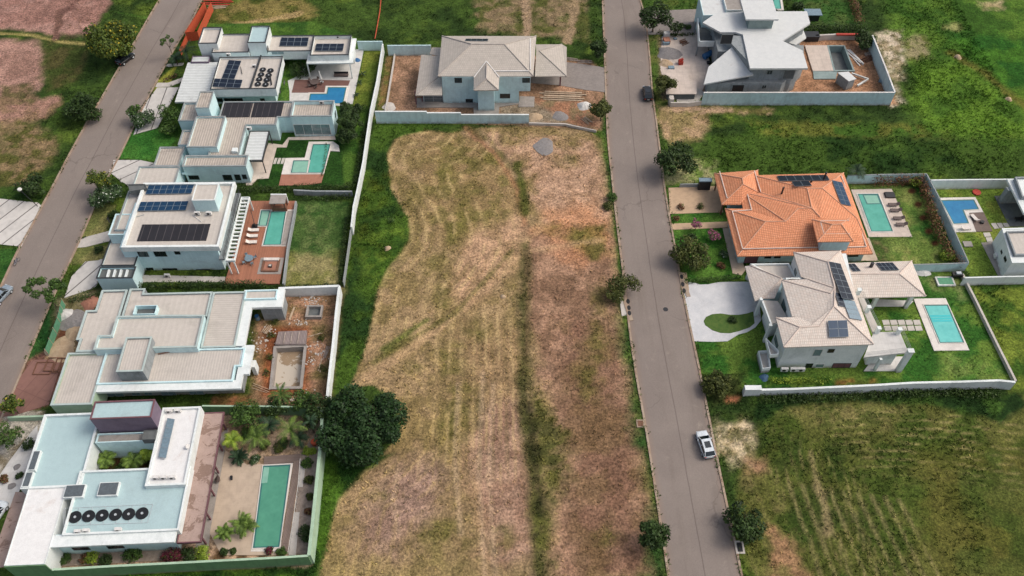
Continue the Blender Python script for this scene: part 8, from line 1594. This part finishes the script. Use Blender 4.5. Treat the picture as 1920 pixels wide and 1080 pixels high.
bush(1716, 340, 1.4, 'yellow-green bush in the corner of the russet hedge', M['lfl'], 1.8, seed=162); bush(1775, 478, 1.5, 'yellow-green bush at the lower end of the russet hedge', M['lfl'], 1.5, seed=163)
hedge([(1290, 524), (1330, 522), (1385, 518)], 1.3, 1.0, 'wavy green hedge between the garden and the white stone drive', M['lfm'], seed=164)
hedge([(1450, 712), (1500, 712), (1555, 712)], 1.2, 1.0, 'yellow-green hedge in front of the cream tile house', M['lfl'], seed=165)
hedge([(1500, 50), (1540, 48), (1620, 47)], 2.4, 2.0, 'big clipped dark hedge behind the red soil yard', M['lf'], seed=166)
hedge([(1595, -15), (1605, 10), (1612, 36)], 2.2, 1.8, 'russet-green hedge running up to the top edge, right side', M['lfr'], seed=167)
tree(1497, 12, 1.6, 1.2, M['lf'], 'small dark tree on the lawn at the top edge beside narrow pool', n=900, seed=168)
hedge([(1236, 58), (1265, 64), (1300, 62)], 1.0, .9, 'ragged plant row between grey paving and concrete yard', M['lfd'], seed=169)
hedge([(1430, 745), (1500, 742), (1560, 740), (1640, 736), (1720, 733), (1800, 733), (1870, 736)], 2.2, .9, 'rank dark weeds in front of the long white front wall', M['lfd'], 'weed_bank', 'weeds', .2, 26, 170)
for i, (u, v) in enumerate([(1796, 107), (1891, 187)]): heap((u, v), .8, .5, ['upper pale boulder in the bright green field', 'lower pale boulder in the bright green field, near right edge'][i], 'sand', 'boulder', 'boulder', 180+i, n=9)
heap((727, 466), .7, .4, 'pale rock in the tall grass at the edge of the mown lot', 'sand', 'rock', 'rock', 183, n=9)
heap((943, 556), .5, .3, 'small pale rock in the middle of the mown lot', 'sand', 'rock', 'rock', 184, n=9)
# street drains and kerb pads
x, y = W(1201, 794, .1); o = thing('storm_drain', 'brick-red storm drain cover with pale frame on the left kerb', 'drain', (x, y, .03)); t_ = MB(); t_.box((0, 0, 0), (1.2, 1.3, .1)); child_mesh('frame', t_.mesh('frame', M['kerb']), o); t_ = MB(); t_.box((0, 0, .1), (.8, .9, .03)); child_mesh('grate', t_.mesh('grate', M['rust']), o)
x, y = W(1387, 1026, .1); o = thing('storm_drain', 'long storm drain cover on the right kerb below the round tree', 'drain', (x, y, .03)); t_ = MB(); t_.box((0, 0, 0), (1.2, 1.8, .1)); child_mesh('frame', t_.mesh('frame', M['conclight']), o); t_ = MB(); t_.box((0, 0, .1), (.7, 1.3, .03)); child_mesh('grate', t_.mesh('grate', M['dark']), o)
x, y = W(1248, 580, .06); tag(MB().disc((x, y, .05), .42, .03, 16).build('manhole_cover', M['dark']), 'dark round manhole cover in the middle of the street', 'manhole')
for j, (px_, L_) in enumerate([([(1179, 578), (1177.5, 566), (1180, 588)], 'storm drain mouth with three dark openings on the left kerb'), ([(1280, 534), (1278, 520), (1282.5, 546)], 'storm drain mouth with three dark openings on the right kerb')]):
    x, y = W(*px_[0]); o = thing('storm_drain', L_, 'drain', (x, y, .03)); t_ = MB(); t_.box((-.25 if j == 0 else .25, 0, 0), (.7, 5.2, .12), .16); child_mesh('frame', t_.mesh('frame', M['kerb']), o)
    for q_ in px_: x2, y2 = W(*q_); t_ = MB(); t_.disc((x2-x, y2-y, .1), .3, .04, 10, rx=.5); child_mesh('opening', t_.mesh('opening', M['black']), o)
# bicycle left at the kerb
x, y = W(31, 491, .4); o = thing('bicycle', 'small bicycle standing at the kerb of the side street', 'bicycle', (x, y, .07), None, 1.25)
for sx_ in (-.52, .52):
    t_ = MB(); n_ = 18
    for i in range(n_): a0_, a1_ = 2*math.pi*i/n_, 2*math.pi*(i+1)/n_; t_.tube((sx_+.33*math.cos(a0_), 0, .33+.33*math.sin(a0_)), (sx_+.33*math.cos(a1_), 0, .33+.33*math.sin(a1_)), .03, n=4)
    wh_ = child_mesh('wheel', t_.mesh('wheel', M['tyre']), o); t_ = MB(); [t_.tube((sx_, 0, .33), (sx_+.3*math.cos(i), 0, .33+.3*math.sin(i)), .008, n=3) for i in range(7)]; child_mesh('spokes', t_.mesh('spokes', M['alu']), wh_)
t_ = MB(); [t_.tube(p0_, p1_, .025, n=5) for p0_, p1_ in (((-.52, 0, .33), (-.2, 0, .75)), ((-.2, 0, .75), (.36, 0, .8)), ((.36, 0, .8), (.52, 0, .33)), ((-.05, 0, .3), (.36, 0, .8)), ((-.05, 0, .3), (-.24, 0, .85)), ((-.52, 0, .33), (-.05, 0, .3)))]; child_mesh('frame', t_.mesh('frame', M['bluegrey']), o)
t_ = MB(); t_.tube((.34, -.28, 1.0), (.34, .28, 1.0), .02, n=5); t_.tube((.36, 0, .8), (.34, 0, 1.0), .02, n=5); child_mesh('handlebar', t_.mesh('handlebar', M['dark']), o); t_ = MB(); t_.box((-.24, 0, .85), (.26, .14, .06)); child_mesh('saddle', t_.mesh('saddle', M['black']), o)
make_ground()
# grass and weeds as real tufts where the cover is rank
rs = np.random.RandomState(9); NT = 170000; tx = rs.uniform(-100, 100, NT); ty = rs.uniform(40, 175, NT); ok = (np.abs(tx) < 62+ (ty-40)*.42)
tx, ty = tx[ok], ty[ok]; ix = ((tx-X0)/ST).astype(int); iy = ((ty-Y0)/ST).astype(int); pr = TUFT[iy, ix]*(.35+1.1*sst(fbm(tx, ty, 3, 4, 77), .4, .62)); keep = rs.rand(len(tx)) < pr*.9; tx, ty = tx[keep], ty[keep]
for P in FLAT: kk = sdist(P, tx, ty) < .15; tx, ty = tx[kk], ty[kk]
for L_, r_ in FLATL: kk = ldist(L_, tx, ty) > .35; tx, ty = tx[kk], ty[kk]
for P in HOLES: kk = sdist(P, tx, ty) < 0; tx, ty = tx[kk], ty[kk]
ix = ((tx-X0)/ST).astype(int); iy = ((ty-Y0)/ST).astype(int); nT = len(tx); hk = TUFT[iy, ix]; base = np.stack([tx, ty, np.zeros(nT)-.02], -1); Vs = []; Cs = []
bc = COLR[iy, ix]*(.72+.75*rs.rand(nT))[:, None]
for b_ in range(4):
    az = rs.rand(nT)*6.28; hgt = (.1+.32*hk*rs.rand(nT)); ln = .1+.3*rs.rand(nT); wd = .05+.07*rs.rand(nT); dx, dy = np.cos(az), np.sin(az)
    off = rs.normal(size=(nT, 2))*.1; B0 = base.copy(); B0[:, :2] += off; tip = B0+np.stack([dx*ln, dy*ln, hgt+.12], -1); s1 = B0+np.stack([-dy*wd, dx*wd, np.zeros(nT)], -1); s2 = B0-np.stack([-dy*wd, dx*wd, np.zeros(nT)], -1)
    Vs.append(np.stack([s1, s2, tip], 1)); Cs.append(np.repeat(bc[:, None, :], 3, 1))
V_ = np.concatenate(Vs).reshape(-1, 3); Cc = np.concatenate(Cs).reshape(-1, 3); F_ = np.arange(len(V_)).reshape(-1, 3)
mt, t, bs = newmat('grass_blades'); at = N(t, 'Attribute', attribute_name='cover'); gg = N(t, 'NewGeometry'); t.links.new(mixc(t, 1.0, at.outputs['Color'], mixc(t, gg.outputs['Random Per Island'], (.7, .75, .6), (1.5, 1.45, 1.2)), 'MULTIPLY'), bs.inputs['Base Color']); bs.inputs['Roughness'].default_value = .8; bs.inputs['Specular IOR Level'].default_value = .15
me = leafmesh('grass', V_, F_, mt); ca = me.color_attributes.new('cover', 'FLOAT_COLOR', 'POINT'); ca.data.foreach_set('color', np.concatenate([Cc, np.ones((len(Cc), 1))], 1).astype(np.float32).ravel())
go = bpy.data.objects.new('grass', me); COL.objects.link(go); go['kind'] = 'stuff'
for o in bpy.data.objects:
    if o.parent is None and o.type in ('MESH', 'EMPTY') and 'label' in o and not 4 <= len(o['label'].split()) <= 16: print('LABEL', o.name, len(o['label'].split()), o['label'])
print('tufts', nT, 'objects', len(bpy.data.objects))
